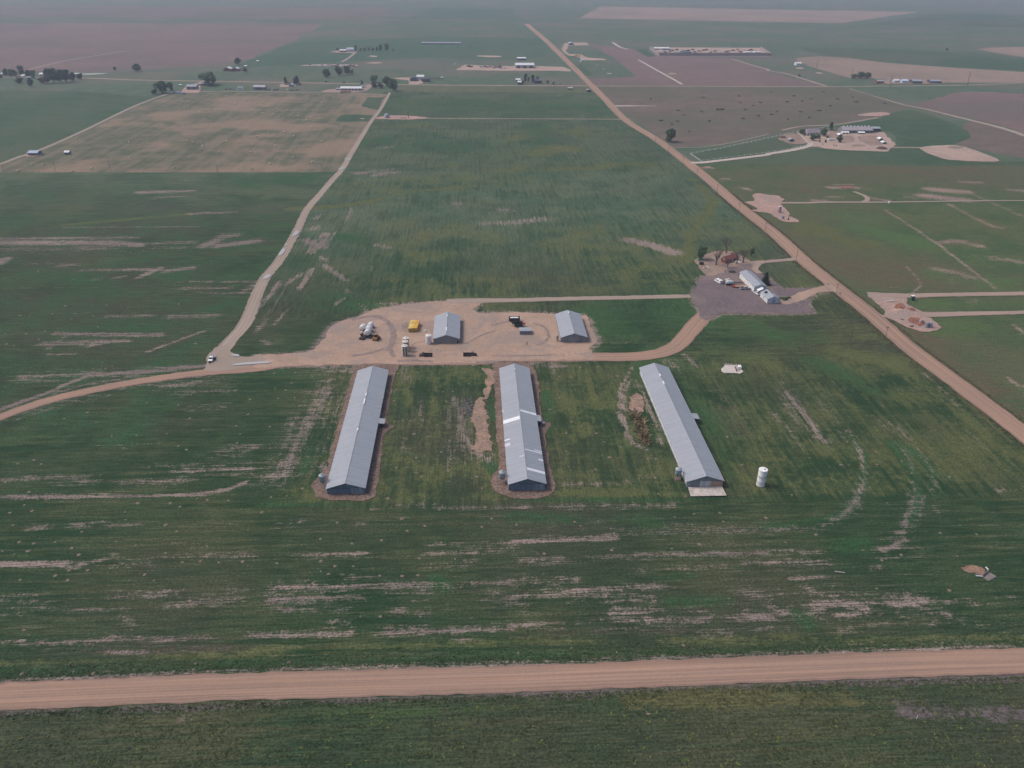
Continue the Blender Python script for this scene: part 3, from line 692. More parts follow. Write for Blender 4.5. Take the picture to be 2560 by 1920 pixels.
def crop_base(at, co):
    x, y = co[:, 0], co[:, 1]
    yb = W('P', 1280, 790)[1]
    at['rowy'] = np.where((x > XTRACK + 1) & (y > yb), 1.0, 0.0)
    yb2 = W('P', 1280, 905)[1]; yb3 = W('P', 1280, 1275)[1]
    x0 = W('P', 690, 1100)[0]
    at['rowy'] = np.maximum(at['rowy'], .75 * np.clip((x - x0) / 22, 0, 1) * np.clip((y - yb3) / 4, 0, 1) * (y < yb2))
    ylane = W('P', 1280, 750)[1]
    at['pal'] = np.where((x > XTRACK) & (y > ylane), np.clip((y - ylane) / 160, .25, .9), np.where(x < XTRACK, np.clip((y - 560) / 260, 0, .75), 0))
    at['lush'] += np.where((x < XTRACK) & (y > 290) & (y < 640), .38, 0)
    at['yel'] += .34 * np.clip((x - x0) / 30, 0, 1) * np.clip((y - yb3) / 8, 0, 1) * (y < ylane + 40)
    at['bare'] += np.where((x < XTRACK) & (y > yb3), 0.10, 0.08) * (at['rowy'] < 0.9) + np.where(y < yb3, .03, 0)


def past_base(at, co):
    at['rowy'] += 0.3
    at['bare'] += 0.04


def warp_left(X, Y):
    xr = road_x(Y); return np.where(X < 150, X, 150 + (X - 150) * (xr - 150) / 100.0)


ysA = np.concatenate([np.arange(YFRONT + 1.5, 430, 1.6), np.arange(430, YHAY - 1.5, 3.0), [YHAY]])
grid_sheet('crop_field', np.concatenate([np.arange(-520, 150, 1.7), np.linspace(150, 250, 62)]), ysA, G_CROP, warp_left, strokes=CROP, base=crop_base)
ysB = np.concatenate([np.arange(YHAY, YNORTH, 6.0), [YNORTH]])
grid_sheet('crop_field', np.concatenate([np.arange(XTRACK, 150, 4.0), np.linspace(150, 250, 30)]), ysB, G_CROP, warp_left,
           strokes=ST('yel', 'A2', [([(1250, 590), (1600, 565)], 8, .7), ([(1050, 790), (1500, 765)], 10, .6), ([(1440, 1125), (1740, 1115)], 6, .8), ([(1900, 1040), (2100, 1075)], 16, .5), ([(1800, 1180), (2200, 1150)], 16, .5)])
           + ST('bare', 'A2', [([(1080, 965), (1150, 960)], 8, .8), ([(890, 1180), (1200, 1150)], 8, .6)])
           + ST('yel', 'A3', [([(0, 890), (200, 850)], 16, .7), ([(230, 1020), (400, 960), (540, 980)], 20, 1.0), ([(0, 1160), (1200, 1110)], 26, .6), ([(300, 800), (700, 850)], 40, .4)])
           + ST('bare', 'A3', [([(400, 970), (540, 990), (500, 1050)], 8, .4)])
           + ST('lush', 'A2', [([(1100, 600), (2200, 620)], 60, .5), ([(1000, 900), (2000, 1000)], 50, .4)]) + ST('lush', 'A3', [([(0, 600), (800, 620)], 50, .5), ([(180, 750), (280, 920)], 20, .6)]),
           base=lambda at, co: (at['rowy'].__iadd__(1.0), at['pal'].__iadd__(.7)))


def warp_right(X, Y): return road_x(Y) + X


grid_sheet('near_pasture', np.concatenate([np.arange(0, 320, 2.4), np.arange(320, 700, 6.0)]), np.concatenate([np.arange(120, 480, 2.4), np.arange(480, W('P', 2200, 402)[1], 4.0)]), G_PAST, warp_right, strokes=PAST, base=past_base)
grid_sheet('roadside_verge', np.arange(-230, 300, 1.6), np.arange(60, YFRONT - 3.5, 1.2), G_VERGE, strokes=VERGE)

# ---- far fields
def A(f, *pts): return Ws(f, pts)


sheet('fallow_field', A('A1', (-600, -110), (-600, 345), (230, 305), (800, 312), (1300, 285), (1850, 258), (2212, 190)) + A('A2', (0, 168), (180, 98), (300, 62), (600, -110)), G_PURPLE, 4, 25, False, nsc=0.02)
sheet('green_field', A('A1', (-600, 430), (0, 470), (700, 480), (1250, 520), (1500, 480), (1180, 590), (700, 830), (330, 990), (0, 1110), (-600, 1330)), G_DARK, 3, 20, False, nsc=0.02)
sheet('hay_field', A('A1', (-700, 1400), (0, 1125), (330, 1010), (700, 850), (1180, 612), (1500, 502), (1640, 490), (2212, 492)) + A('A2', (600, 494), (940, 500), (1140, 514), (1040, 670), (830, 1000), (690, 1176)) + A('A1', (2212, 1178), (0, 1180), (-700, 1182)), G_HAY, 1.5, 12, False)
sheet('mown_grass', A('A2', (690, 740), (720, 690), (780, 678), (1022, 682), (985, 742)), G_DARK, 2, 6, False)
sheet('mown_grass', A('A2', (915, 605), (960, 530), (1112, 530), (1050, 640)), G_DARK, 3, 6, False)
sheet('fallow_field', A('A3', (560, 56), (900, 95), (1060, 112), (1300, 178), (1900, 190), (2212, 285)) + A('A4', (0, 310), (120, 340), (490, 432), (0, 436)) + A('A3', (2212, 436), (710, 428), (650, 372), (1070, 350), (900, 200), (720, 100)), G_PURPLE, 3, 20, False, nsc=0.03)
sheet('brown_rangeland', A('A3', (700, 440), (2212, 444)) + A('A4', (620, 444), (1000, 545), (1250, 605), (950, 705), (480, 785), (0, 855)) + A('A3', (2212, 845), (1800, 935), (1400, 965), (1280, 885), (900, 610)), G_BROWN, 3, 20, False, nsc=0.03)
sheet('brown_rangeland', A('A4', (1520, 520), (1750, 480), (2212, 500), (2600, 540), (2600, 1000), (2212, 840), (1800, 715), (1290, 612)), G_PURPLE, 6, 25, True, nsc=0.02)
sheet('brown_rangeland', A('A4', (1800, 730), (2212, 870), (2600, 960), (2600, 1080), (2212, 1060), (1950, 1020), (1720, 960), (1600, 900), (1650, 820)), G_BROWN, 6, 20, True, nsc=0.03)
sheet('meadow', A('A3', (1548, 1025), (2212, 895)) + A('A4', (90, 885), (180, 930), (215, 965), (0, 1008)) + A('A3', (2212, 1018), (1640, 1082)), G_DARK, 1.5, 10, False)
sheet('meadow', A('A3', (1660, 1104), (2212, 1046)) + A('A4', (0, 1036), (400, 972), (700, 990), (1050, 976), (1300, 972), (1500, 1062), (1700, 1088), (2050, 1096), (2212, 1080), (2212, 1112), (1300, 1122), (0, 1106)) + A('A3', (1760, 1118)), G_DARK, 2, 12, False)
sheet('meadow', A('A4', (470, 790), (950, 712), (1200, 640), (1500, 720), (1750, 850), (1620, 925), (1400, 955), (1120, 950), (1100, 880), (980, 810)), G_DARK, 3, 15, True, nsc=0.05)
sheet('meadow', A('A3', (545, 250), (600, 245), (700, 340), (640, 345)), G_DARK, 2, 15, False)
sheet('meadow', A('A3', (1060, 120), (1150, 115), (1240, 172), (1180, 182)), G_DARK, 2, 15, False)
sheet('stubble_field', A('A4', (235, 198), (330, 180), (440, 177), (700, 190), (1000, 230), (1500, 268), (2212, 312), (2800, 345), (2800, 420), (2212, 405), (1500, 402), (1000, 372), (700, 360), (450, 290), (280, 232)), G_TAN, 3, 25, False, nsc=0.03)
sheet('stubble_field', A('A4', (1810, 116), (1900, 100), (2212, 94), (2900, 96), (2900, 230), (2212, 182), (1950, 142)), G_TAN, 3, 25, False, nsc=0.03)
sheet('dark_field', A('A4', (250, 100), (700, 108), (1400, 130), (1900, 150), (2212, 190), (2800, 230), (2800, 330), (2212, 300), (1500, 262), (900, 215), (400, 150)), G_DARK, 4, 30, False, nsc=0.02)
sheet('green_field', A('A2', (1030, 482), (2212, 484)) + A('A3', (0, 488), (690, 495), (650, 440), (0, 436)) + A('A2', (2212, 436), (1240, 426), (1210, 470)), m_grass('light_meadow', (0.10, 0.112, 0.070), (0.12, 0.126, 0.080), (0.085, 0.112, 0.062)), 1.5, 15, False)
sheet('green_field', A('A2', (330, 62), (200, 110), (0, 190)) + A('A1', (2100, 240), (1900, 290)) + A('A2', (600, 230), (1500, 190), (2212, 200)) + A('A3', (300, 180), (330, 90), (290, 20)) + A('A2', (1500, 0)), G_TEAL, 4, 30, False, nsc=0.02)
# fields further out than the photograph's upper edge
sheet('fallow_field', A('P', (-300, 40), (500, 46), (900, 50), (1000, 22), (300, 14), (-500, 16)), G_BROWN, 15, 80, False, nsc=0.005)
sheet('stubble_field', A('P', (1450, 46), (2100, 58), (2300, 30), (1500, 16)), G_TAN, 15, 80, False, nsc=0.005)
sheet('dark_field', A('P', (2150, 62), (2900, 72), (2900, 40), (2350, 34)), G_DARK, 15, 80, False, nsc=0.005)
sheet('dark_field', A('P', (1020, 46), (1300, 50), (1280, 20), (1080, 18)), G_TEAL, 15, 80, False, nsc=0.005)
# ------------------------------------------------------------------ roads, tracks, yards
def hwv(f, x, y0, y1): return abs(W(f, x, y0)[1] - W(f, x, y1)[1]) / 2


FR_PTS = [W('P', -500, 1762)] + Ws('D1', [(0, 1388), (1100, 1340), (2212, 1296)]) + Ws('D2', [(1100, 1268), (2212, 1238)]) + Ws('D3', [(1100, 1195), (2212, 1152)]) + Ws('D4', [(1100, 1110), (2212, 1078)]) + [W('P', 3100, 1634)]
ribbon('front_road', FR_PTS, hwv('D2', 1100, 1150, 1385), MAT_ROAD, 0.5, 3.0, crown=0.12)
ribbon('section_road', [p for p in ROADC], [9, 8.5, 7.6, 6.4, 5.9, 5.8, 5.8], MAT_ROAD, 0.6, 5.0, crown=0.1)
ribbon('far_road', Ws('A1', [(-300, 352), (740, 365), (1250, 382), (2212, 398)]) + Ws('A2', [(700, 410), (1240, 420), (2212, 429)]) + Ws('A3', [(690, 431)]), 4.2, MAT_LANE, 0.5, 12)
ribbon('far_road', Ws('A3', [(690, 432), (1300, 434), (2212, 437)]) + Ws('A4', [(600, 437), (1100, 432), (1700, 425), (2212, 405), (2900, 380)]), 3.4, MAT_LANE, 0.5, 12)
ribbon('field_track', Ws('A2', [(1155, 488), (1140, 520), (1070, 640), (1000, 730), (930, 840), (820, 1020), (745, 1150), (660, 1244)]) + Ws('B2', [(560, 290), (440, 430), (350, 620), (200, 870), (60, 1050)]) + Ws('C1', [(2130, -200), (2000, -40), (1900, 90), (1850, 190)]), [2.2, 2.7, 3.0, 3.2, 3.4, 4.2], MAT_TRACK, 0.8, 3)
ribbon('hay_lane', Ws('A1', [(-300, 1190), (0, 1108), (180, 1040), (330, 992), (700, 830), (1180, 600), (1480, 492), (1620, 470), (1720, 405), (1790, 380)]), 2.6, MAT_TRACK, 0.5, 8)
ribbon('hay_lane', Ws('A1', [(1600, 485), (1900, 478), (2212, 480)]) + Ws('A2', [(300, 486), (700, 488), (930, 500), (1150, 512)]), 2.8, MAT_LANE, 0.8, 8)
ribbon('field_track', Ws('A2', [(1480, 712), (1850, 713), (2212, 715)]) + Ws('A3', [(400, 717), (960, 720)]), [2.2, 1.8, 1.8, 2.6], MAT_TRACK, 0.6, 8)
ribbon('field_track', Ws('A3', [(890, 605), (1100, 604), (1250, 606)]), [5, 3, 1], MAT_PALE, 1.0, 8)
ribbon('field_track', Ws('A3', [(1090, 205), (1250, 295), (1370, 360), (1470, 418)]), 2.6, MAT_PALE, 0.5, 8)
ribbon('field_track', Ws('A3', [(1900, 200), (2100, 260), (2212, 290)]) + Ws('A4', [(0, 300), (150, 325), (300, 370), (500, 432)]), 3.6, MAT_LANE, 0.5, 8)
ribbon('field_track', Ws('A4', [(700, 455), (1000, 545), (1200, 602), (1330, 625), (1700, 715), (2000, 790), (2212, 860), (2500, 960)]), [1.5, 2.0, 3.5, 5.0, 4.0], MAT_TRACK, 1.5, 10)
ribbon('field_track', Ws('A4', [(120, 815), (300, 780), (600, 765), (950, 705)]), 2.2, MAT_TRACK, 0.6, 8)
ribbon('field_track', Ws('A1', [(240, 292), (560, 215), (830, 170), (1080, 130)]), 3.0, MAT_TRACK, 0.6, 14)
ribbon('field_track', Ws('A3', [(870, 56), (930, 95), (1000, 115)]), 4.0, MAT_PALE, 0.6, 14)
ribbon('field_track', Ws('A3', [(1350, 963), (1600, 962), (1850, 930), (2212, 850)]), 1.2, MAT_TRACK, 0.4, 8)
ribbon('farm_driveway', Ws('A3', [(470, 70), (445, 115), (480, 160)]), 5, MAT_LANE, 1, 8)
ribbon('farm_driveway', Ws('A2', [(860, 142), (800, 190), (740, 225)]), 3, MAT_LANE, 1, 10)

# the curved farm road and lanes round the yard
ribbon('farm_road', Ws('C1', [(-300, 790), (0, 635), (420, 490), (900, 380), (1400, 295), (1850, 240), (2212, 212)]) + Ws('C2', [(300, 165), (800, 150), (1300, 150), (1900, 145)]) + Ws('C3', [(0, 122), (690, 113), (1000, 112), (1240, 90), (1400, 32)]) + Ws('B3', [(1480, 1550), (1590, 1420), (1660, 1350), (1720, 1290)]), [3.2, 3.4, 3.8, 4.6, 5, 5, 5, 5.5], MAT_ROAD, 0.6, 3)
sheet('farmyard', YARD, MAT_YARD, 1.3, 1.5)
sheet('junction', Ws('C1', [(1790, 200), (1790, 120), (1870, 30), (1960, 20), (2000, 70), (2080, 110), (2212, 112)]) + Ws('C2', [(60, 100), (60, 160)]) + Ws('C1', [(2000, 225), (1850, 238), (1770, 225)]), MAT_TRACK, 0.8, 2.5)
ribbon('north_lane', Ws('B2', [(1650, 1222), (1900, 1216), (2212, 1214)]) + Ws('B3', [(500, 1200), (1000, 1190), (1540, 1178)]), [3.8, 3.2, 3.0, 3.2], MAT_TRACK, 0.6, 3)
sheet('gravel_yard', GYARD, MAT_GRAVEL, 1.0, 1.6)
sheet('house_lot', Ws('E3', [(205, 400), (420, 285), (600, 235), (800, 225), (1050, 262), (1270, 390), (1370, 470), (1100, 500), (900, 550), (760, 645), (560, 700), (420, 690), (250, 480)]), MAT_LOT, 1.4, 1.5)
sheet('entrance_dirt', Ws('B4', [(180, 1195), (270, 1145), (420, 1105), (545, 1078), (625, 1150), (540, 1140), (430, 1150), (330, 1200), (230, 1230)]), MAT_YARD, 0.8, 2.5)
sheet('bare_strip', Ws('E3', [(1850, 1230), (1900, 1190), (2212, 1120), (2212, 1190), (2050, 1280)]), MAT_YARD, 0.8, 2.5)
ribbon('house_driveway', Ws('E3', [(1300, 480), (1450, 450), (1700, 425), (2100, 390), (2280, 370)]), [4.5, 2.6, 2.4, 3.6], MAT_LANE, 0.5, 2.5)
ribbon('house_driveway', Ws('E3', [(1480, 450), (1430, 520), (1400, 585), (1500, 660)]), [2.5, 2.2, 2.4], MAT_LANE, 0.6, 2.5)
sheet('barn_apron', APRON0, MAT_APRON, 0.6, 1.3)
sheet('barn_apron', APRON1, MAT_APRON, 0.6, 1.3)
sheet('sand_patch', Ws('C2', [(1900, 490), (1960, 480), (2000, 640), (2040, 900), (1990, 925), (1885, 915), (1890, 780), (1865, 640)]), MAT_SAND, 1.6, 1.0)
sheet('sand_patch', Ws('C2', [(1965, 480), (2030, 400), (2060, 240), (1960, 215), (1990, 300)]), MAT_SAND, 1.3, 1.0)
sheet('sand_patch', Ws('C3', [(1015, 470), (1070, 430), (1130, 460), (1142, 580), (1080, 590), (1018, 560)]), MAT_SAND, 1.3, 1.0)
sheet('spoil_patch', Ws('D4', [(1670, 275), (1800, 262), (1880, 300), (1850, 345), (1790, 330), (1700, 300)]), m_dirt('orange_spoil', (0.30, 0.185, 0.135), (0.22, 0.15, 0.115), 0.2), 0.6, 1.2)
# worn wheel lines across the yard
MAT_SCUFF = m_dirt('damp_dirt', (0.27, 0.205, 0.185), (0.22, 0.175, 0.165), 0.15)
for f, pts, w in (('E1', [(0, 190), (300, 130), (500, 180), (620, 330), (620, 540), (500, 660)], 1.6), ('E1', [(0, 740), (300, 690), (560, 620), (640, 760)], 1.2), ('E1', [(700, 825), (900, 812), (1250, 825)], 1.2),
                  ('E1', [(930, 590), (980, 540), (1130, 520)], .35), ('E2', [(0, 330), (150, 290), (300, 260)], .9), ('E2', [(760, 280), (950, 350), (1030, 440), (1050, 560)], .8), ('E2', [(820, 690), (960, 640), (1030, 560)], .7), ('E2', [(0, 888), (700, 885), (1200, 870)], .45),
                  ('E1', [(2212, 830), (1900, 840)], 1.4), ('E1', [(1740, 560), (2000, 420), (2212, 350)], .6)):
    ribbon('wheel_track', Ws(f, pts), w, MAT_SCUFF, w * 0.8, 1.5, nsc=0.9)
sheet('oil_stain', Ws('E1', [(770, 300), (800, 240), (860, 230), (870, 360), (790, 370)]), MAT_SCUFF, 0.6, 1.0)
# well pads east of the section road
sheet('well_pad', Ws('F3', [(0, 500), (200, 470), (370, 440), (280, 260), (350, 215), (560, 195), (900, 250), (1200, 280), (1260, 370), (1380, 380), (1300, 560), (1420, 700), (1600, 900), (1620, 990), (1890, 1130), (1800, 1190), (1450, 1170), (1200, 1090), (900, 900), (700, 860), (380, 820), (250, 770), (460, 740), (330, 640), (120, 545)]), MAT_PAD, 1.1, 1.6)
sheet('well_pad', Ws('F2', [(-120, 380), (250, 385), (700, 400), (860, 440), (900, 620), (1080, 720), (1280, 810), (1330, 900), (1450, 960), (1640, 1100), (1740, 1220), (1600, 1280), (1250, 1320), (900, 1200), (640, 1060), (420, 985), (250, 920), (330, 830), (270, 720), (60, 560)]), MAT_PAD, 1.1, 1.6)
ribbon('pad_lane', Ws('F3', [(1280, 522), (1900, 522), (2212, 524)]) + Ws('B4', [(500, 367), (1050, 366), (1770, 355), (2300, 352)]), [2.6, 1.8, 1.4], MAT_TRACK, 0.5, 4)
ribbon('pad_lane', Ws('B4', [(740, 275), (830, 310), (860, 345), (810, 366)]), 2.2, MAT_TRACK, 0.5, 3)
ribbon('pad_lane', Ws('F2', [(-100, 370), (300, 385), (900, 405), (1300, 395), (1800, 380)]) + Ws('B4', [(2212, 1157), (2700, 1150)]), [4, 3.2, 3.2, 3.0], MAT_LANE, 0.5, 3)
ribbon('pad_lane', Ws('F2', [(1150, 860), (1400, 875), (1800, 870)]) + Ws('B4', [(2000, 1325), (2212, 1320), (2700, 1305)]), [4, 2.6, 2.4], MAT_LANE, 0.5, 3)
for pts in ([(640, 610), (760, 600), (860, 690), (800, 740), (640, 720), (560, 690)], [(880, 730), (990, 700), (1100, 780), (980, 790)], [(900, 980), (1100, 950), (1260, 1000), (1330, 1130), (1180, 1160), (920, 1060)]):
    sheet('red_spoil', Ws('F2', pts), MAT_RED, 0.7, 1.2)
sheet('red_spoil', Ws('B4', [(620, 235), (690, 225), (740, 240), (690, 252)]), MAT_RED, 0.8, 1.5)
# ranch lots
sheet('ranch_yard', Ws('F1', [(450, 270), (600, 300), (900, 240), (1150, 260), (1600, 270), (1760, 250), (1850, 330), (1950, 420), (1940, 470), (1860, 510), (1830, 550), (1500, 540), (1100, 525), (880, 505), (760, 475), (680, 480), (620, 430)]), MAT_FARLOT, 2, 5)
sheet('corral', Ws('F1', [(1380, 320), (1700, 310), (1780, 440), (1520, 440)]), MAT_LOT, 1.5, 4)
sheet('corral', Ws('F1', [(900, 270), (1080, 240), (1090, 320), (920, 330)]), MAT_LOT, 1.5, 4)
sheet('corral', Ws('F1', [(1150, 320), (1290, 310), (1330, 395), (1160, 400)]), MAT_LOT, 1.5, 4)
sheet('corral', Ws('F1', [(1290, 450), (1420, 430), (1520, 470), (1290, 475)]), MAT_LOT, 1.5, 4)
sheet('ranch_lot', Ws('F1', [(150, 350), (260, 285), (420, 275), (590, 420), (360, 430)]), MAT_LOT, 2, 5)
sheet('arena', Ws('A4', [(1310, 970), (1550, 945), (1700, 960), (1900, 1030), (1990, 1070), (1960, 1090), (1640, 1078), (1500, 1058)]), MAT_FARLOT, 1.5, 6)
ribbon('ranch_lane', Ws('A4', [(1050, 965), (1320, 966)]), 2.5, MAT_LANE, 0.5, 5)
ribbon('ranch_driveway', Ws('A3', [(1545, 1096), (1640, 1096), (1800, 1078), (2212, 1028)]) + Ws('F1', [(0, 588), (300, 540), (540, 490), (640, 460), (660, 430)]), [4, 3.6, 4.0], MAT_PALE, 0.4, 5)
sheet('bare_ground', Ws('A4', [(780, 690), (860, 665), (1000, 660), (1060, 678), (960, 695)]), MAT_PAD, 3, 6)
# far lots
sheet('dirt_lot', Ws('F6', [(115, 430), (200, 370), (260, 345), (700, 360), (1000, 365), (1400, 368), (1780, 378), (1870, 420), (1880, 450), (1700, 440), (900, 440), (300, 430)]), MAT_FARLOT, 3, 8, False)
sheet('dirt_lot', Ws('F6', [(430, 215), (520, 205), (760, 208), (830, 222), (640, 232)]), MAT_FARLOT, 5, 8)
sheet('dirt_lot', Ws('F6', [(1830, 190), (1950, 180), (2060, 190), (2150, 235), (2400, 255), (2400, 275), (2100, 275), (2000, 235)]), MAT_FARLOT, 4, 8)
sheet('dirt_lot', Ws('F6', [(1780, 30), (1850, 10), (2100, 5), (2160, 40), (1960, 50), (1850, 55), (1830, 110), (1790, 120)]), MAT_FARLOT, 4, 8)
sheet('dirt_lot', Ws('F5', [(140, 428), (260, 395), (420, 380), (760, 345), (900, 320), (910, 350), (820, 420), (500, 440)]), MAT_LANE, 2, 6)
sheet('dirt_lot', Ws('F5', [(1240, 220), (1500, 210), (1650, 230), (1700, 300), (1500, 315), (1480, 260)]), MAT_FARLOT, 3, 6)
sheet('dirt_lot', Ws('F4', [(110, 520), (220, 440), (400, 405), (430, 470), (420, 540), (360, 575), (160, 575)]), MAT_PAD, 2, 6)
sheet('dirt_lot', Ws('A1', [(200, 1040), (280, 1010), (340, 1012), (370, 1025), (300, 1045), (230, 1048)]), MAT_PAD, 2, 5)
sheet('dirt_lot', Ws('A2', [(1040, 715), (1130, 690), (1350, 692), (1500, 712), (1300, 724)]), MAT_PAD, 2.5, 5)
sheet('dirt_lot', Ws('A2', [(640, 140), (720, 128), (860, 132), (860, 148), (760, 146)]), MAT_FARLOT, 4, 10)
sheet('dirt_lot', Ws('A2', [(380, 258), (540, 246), (860, 250), (850, 262), (600, 264)]), MAT_FARLOT, 3, 10)
sheet('dirt_lot', Ws('A2', [(950, 235), (1030, 226), (1090, 234), (1020, 242)]), MAT_FARLOT, 3, 8)
sheet('dirt_lot', Ws('F4', [(1790, 470), (1830, 415), (1900, 440), (2050, 440), (2060, 465), (1900, 472)]), MAT_FARLOT, 2, 6)
sheet('fenced_lot', Ws('F8', [(300, 160), (1980, 162), (1850, 85), (160, 80)]), MAT_FARLOT, 4, 20, False)
sheet('dirt_bank', Ws('F8', [(130, 130), (270, 210), (300, 175), (2010, 178), (2030, 222), (1900, 232), (270, 222), (100, 120)]), m_dirt('earth_bank', (0.235, 0.185, 0.18), (0.20, 0.16, 0.16), 0.01), 4, 20, False)
sheet('dirt_lot', Ws('A4', [(920, 400), (1000, 378), (1500, 385), (1510, 410), (1000, 415)]), MAT_LOT, 4, 10)
for f, x, y, w in (('A3', 840, 326, 26), ('A3', 790, 285, 14), ('A3', 735, 247, 12), ('A3', 1380, 327, 40), ('A4', 275, 280, 36), ('A4', 440, 322, 30), ('A2', 1010, 177, 36), ('A2', 915, 716, 22), ('B3', 1690, 66, 34), ('B3', 2030, 255, 34)):
    sheet('dirt_patch', Ws(f, [(x - w, y), (x - w * .3, y - w * .2), (x + w * .8, y - w * .1), (x + w, y + w * .12), (x + w * .1, y + w * .22)]), MAT_FARLOT, 1.5, 4)

# ---- standing water
def m_water():
    k = NB('puddle_water', 0.06, 0.5); k.b.inputs['Base Color'].default_value = (0.42, 0.40, 0.40, 1)
    k.b.inputs['IOR'].default_value = 1.33
    return k.m


MAT_WATER = m_water()
for f, pts in (('E7', [(1370, 745), (1700, 680), (2212, 640), (2500, 625), (2750, 640), (2600, 690), (2212, 715), (1450, 770)]), ('E7', [(1310, 385), (1440, 370), (1620, 385), (1660, 430), (1520, 455), (1400, 430)]),
               ('B2', [(315, 655), (340, 620), (372, 612), (365, 640), (330, 662)]), ('B2', [(192, 830), (225, 775), (250, 770), (245, 800), (215, 830)]), ('B2', [(60, 1035), (90, 995), (130, 1000), (110, 1025)]), ('B2', [(250, 740), (260, 722), (272, 725), (266, 740)]),
               ('B2', [(712, 82), (740, 66), (775, 66), (750, 86)]), ('A2', [(760, 1062), (790, 1060), (822, 1072), (800, 1076)]), ('E1', [(1090, 375), (1130, 330), (1150, 340), (1130, 375)]), ('F3', [(500, 545), (570, 530), (640, 545), (580, 572)])):
    sheet('puddle', Ws(f, pts), MAT_WATER, 0.3, 1.0)
sheet('pond', Ws('A1', [(640, 330), (730, 327), (850, 325), (935, 326), (860, 334), (730, 338)]), MAT_WATER, 1.0, 8)
sheet('puddle', Ws('A4', [(1540, 965), (1620, 955), (1690, 965), (1620, 978)]), MAT_SCUFF, 1.0, 4)
# ------------------------------------------------------------------ buildings
ROOF_GREY = m_roof('grey_sheet_roof', (0.305, 0.328, 0.378), 1.0, 0.08)
ROOF_NEW = m_roof('new_white_sheet', (0.74, 0.75, 0.80), 1.0, 0.04)
ROOF_LILAC = m_roof('pale_sheet', (0.56, 0.54, 0.65), 1.0, 0.04)
ROOF_DULL = m_roof('dull_sheet', (0.30, 0.31, 0.36), 1.0, 0.05)
WALL_BLUE = m_siding('slate_blue_siding', (0.115, 0.160, 0.225))
WALL_TEAL = m_siding('blue_grey_siding', (0.165, 0.205, 0.235))
WALL_GREY = m_siding('grey_siding', (0.205, 0.215, 0.245))
WALL_WHITE = m_siding('white_siding', (0.66, 0.66, 0.68))
WALL_PALE = m_siding('pale_blue_siding', (0.46, 0.52, 0.60))
WALL_DARK = m_siding('dark_siding', (0.09, 0.095, 0.11))
DOOR_BLUE = m_siding('streaked_blue_door', (0.19, 0.25, 0.325), 0.9, 0.35)
DOOR_GREY = m_siding('pale_grey_door', (0.40, 0.42, 0.46), 0.6, 0.22)
PLY = M('plywood', (0.36, 0.25, 0.19), var=0.15)
WHITE = M('white_paint', (0.80, 0.80, 0.82), 0.5, 0.07)
BLACK = M('black_paint', (0.018, 0.018, 0.022), 0.5, 0.3)
GLASS = M('dark_glass', (0.02, 0.024, 0.03), 0.12, 0.1, spec=0.6)
STEEL = M('galvanised_steel', (0.34, 0.37, 0.41), 0.5, 0.15)
STEEL_BLUE = M('weathered_blue_steel', (0.215, 0.28, 0.345), 0.55, 0.22, 0.9)
RUBBER = M('rubber', (0.02, 0.02, 0.02), 0.85, 0.2)
WOOD = M('weathered_wood', (0.13, 0.095, 0.075), 0.9, 0.3, 1.5)
RUST = M('rusty_steel', (0.16, 0.075, 0.045), 0.9, 0.35, 1.2)
CONC_BOX = M('cast_concrete', (0.42, 0.39, 0.36), 0.9, 0.15)
TRIM = M('white_trim', (0.60, 0.61, 0.63), 0.6, 0.06)


def slope_panel(hw, he, hr, over, side, t0, t1, y0, y1, lift, th=0.05):
    """Slab on one roof slope: t runs from the ridge (0) to the eave (1)."""
    k = (hr - he) / hw; xr = hw + over

    def pt(t, up):
        x = t * xr; return (side * x, hr - k * x + up)
    a, b = pt(t0, lift), pt(t1, lift); c, d = pt(t1, lift + th), pt(t0, lift + th)
    return MB().prism([a, b, c, d] if side > 0 else [d, c, b, a], y0, y1)


def gable(name, label, x0, x1, y0, y1, he, hr, wall, roof, over=0.35, rz=0.0, cat='barn', group=None, trim=None):
    """A gabled shed, ridge along its own +Y; origin in the middle of the front wall's foot."""
    w, L = x1 - x0, y1 - y0; hw = w / 2
    o = thing(name, label, cat, ((x0 + x1) / 2, y0, 0), rz, group)
    b = MB(); b.prism([(-hw, 0), (hw, 0), (hw, he), (0, hr - 0.02), (-hw, he)], 0, L); b.build('wall', wall, o)
    for sd_ in (-1, 1):
        slope_panel(hw, he, hr, over, sd_, 0, 1, -over, L + over, 0.03, 0.12).build('roof_slope', roof, o)
    MB().prism([(-0.35, hr + 0.06), (0.35, hr + 0.06), (0, hr + 0.24)], -over, L + over).build('ridge_cap', trim or roof, o)
    o['dims'] = [hw, L, he, hr]
    return o


def panel(o, name, x, y, z, w, h, mat, th=0.08, face='front'):
    """Door, window or board standing a little proud of a wall."""
    hw, L = o['dims'][0], o['dims'][1]
    b = MB()
    if face == 'front': b.box((x, -th / 2 - 0.004, z + h / 2), (w, th, h))
    elif face == 'back': b.box((x, L + th / 2 + 0.004, z + h / 2), (w, th, h))
    else:
        sx = -1 if face == 'left' else 1
        b.box((sx * (hw + th / 2 + 0.004), y, z + h / 2), (th, w, h))
    return b.build(name, mat, o)


def side_posts(o, face, n, wcol):
    L, he = o['dims'][1], o['dims'][2]
    for i in range(n): panel(o, 'wall_post', 0, L * (i + 0.5) / n, 0, 0.3, he - 0.35, wcol, 0.1, face)


def foot(f, x, y): return W(f, x, y)


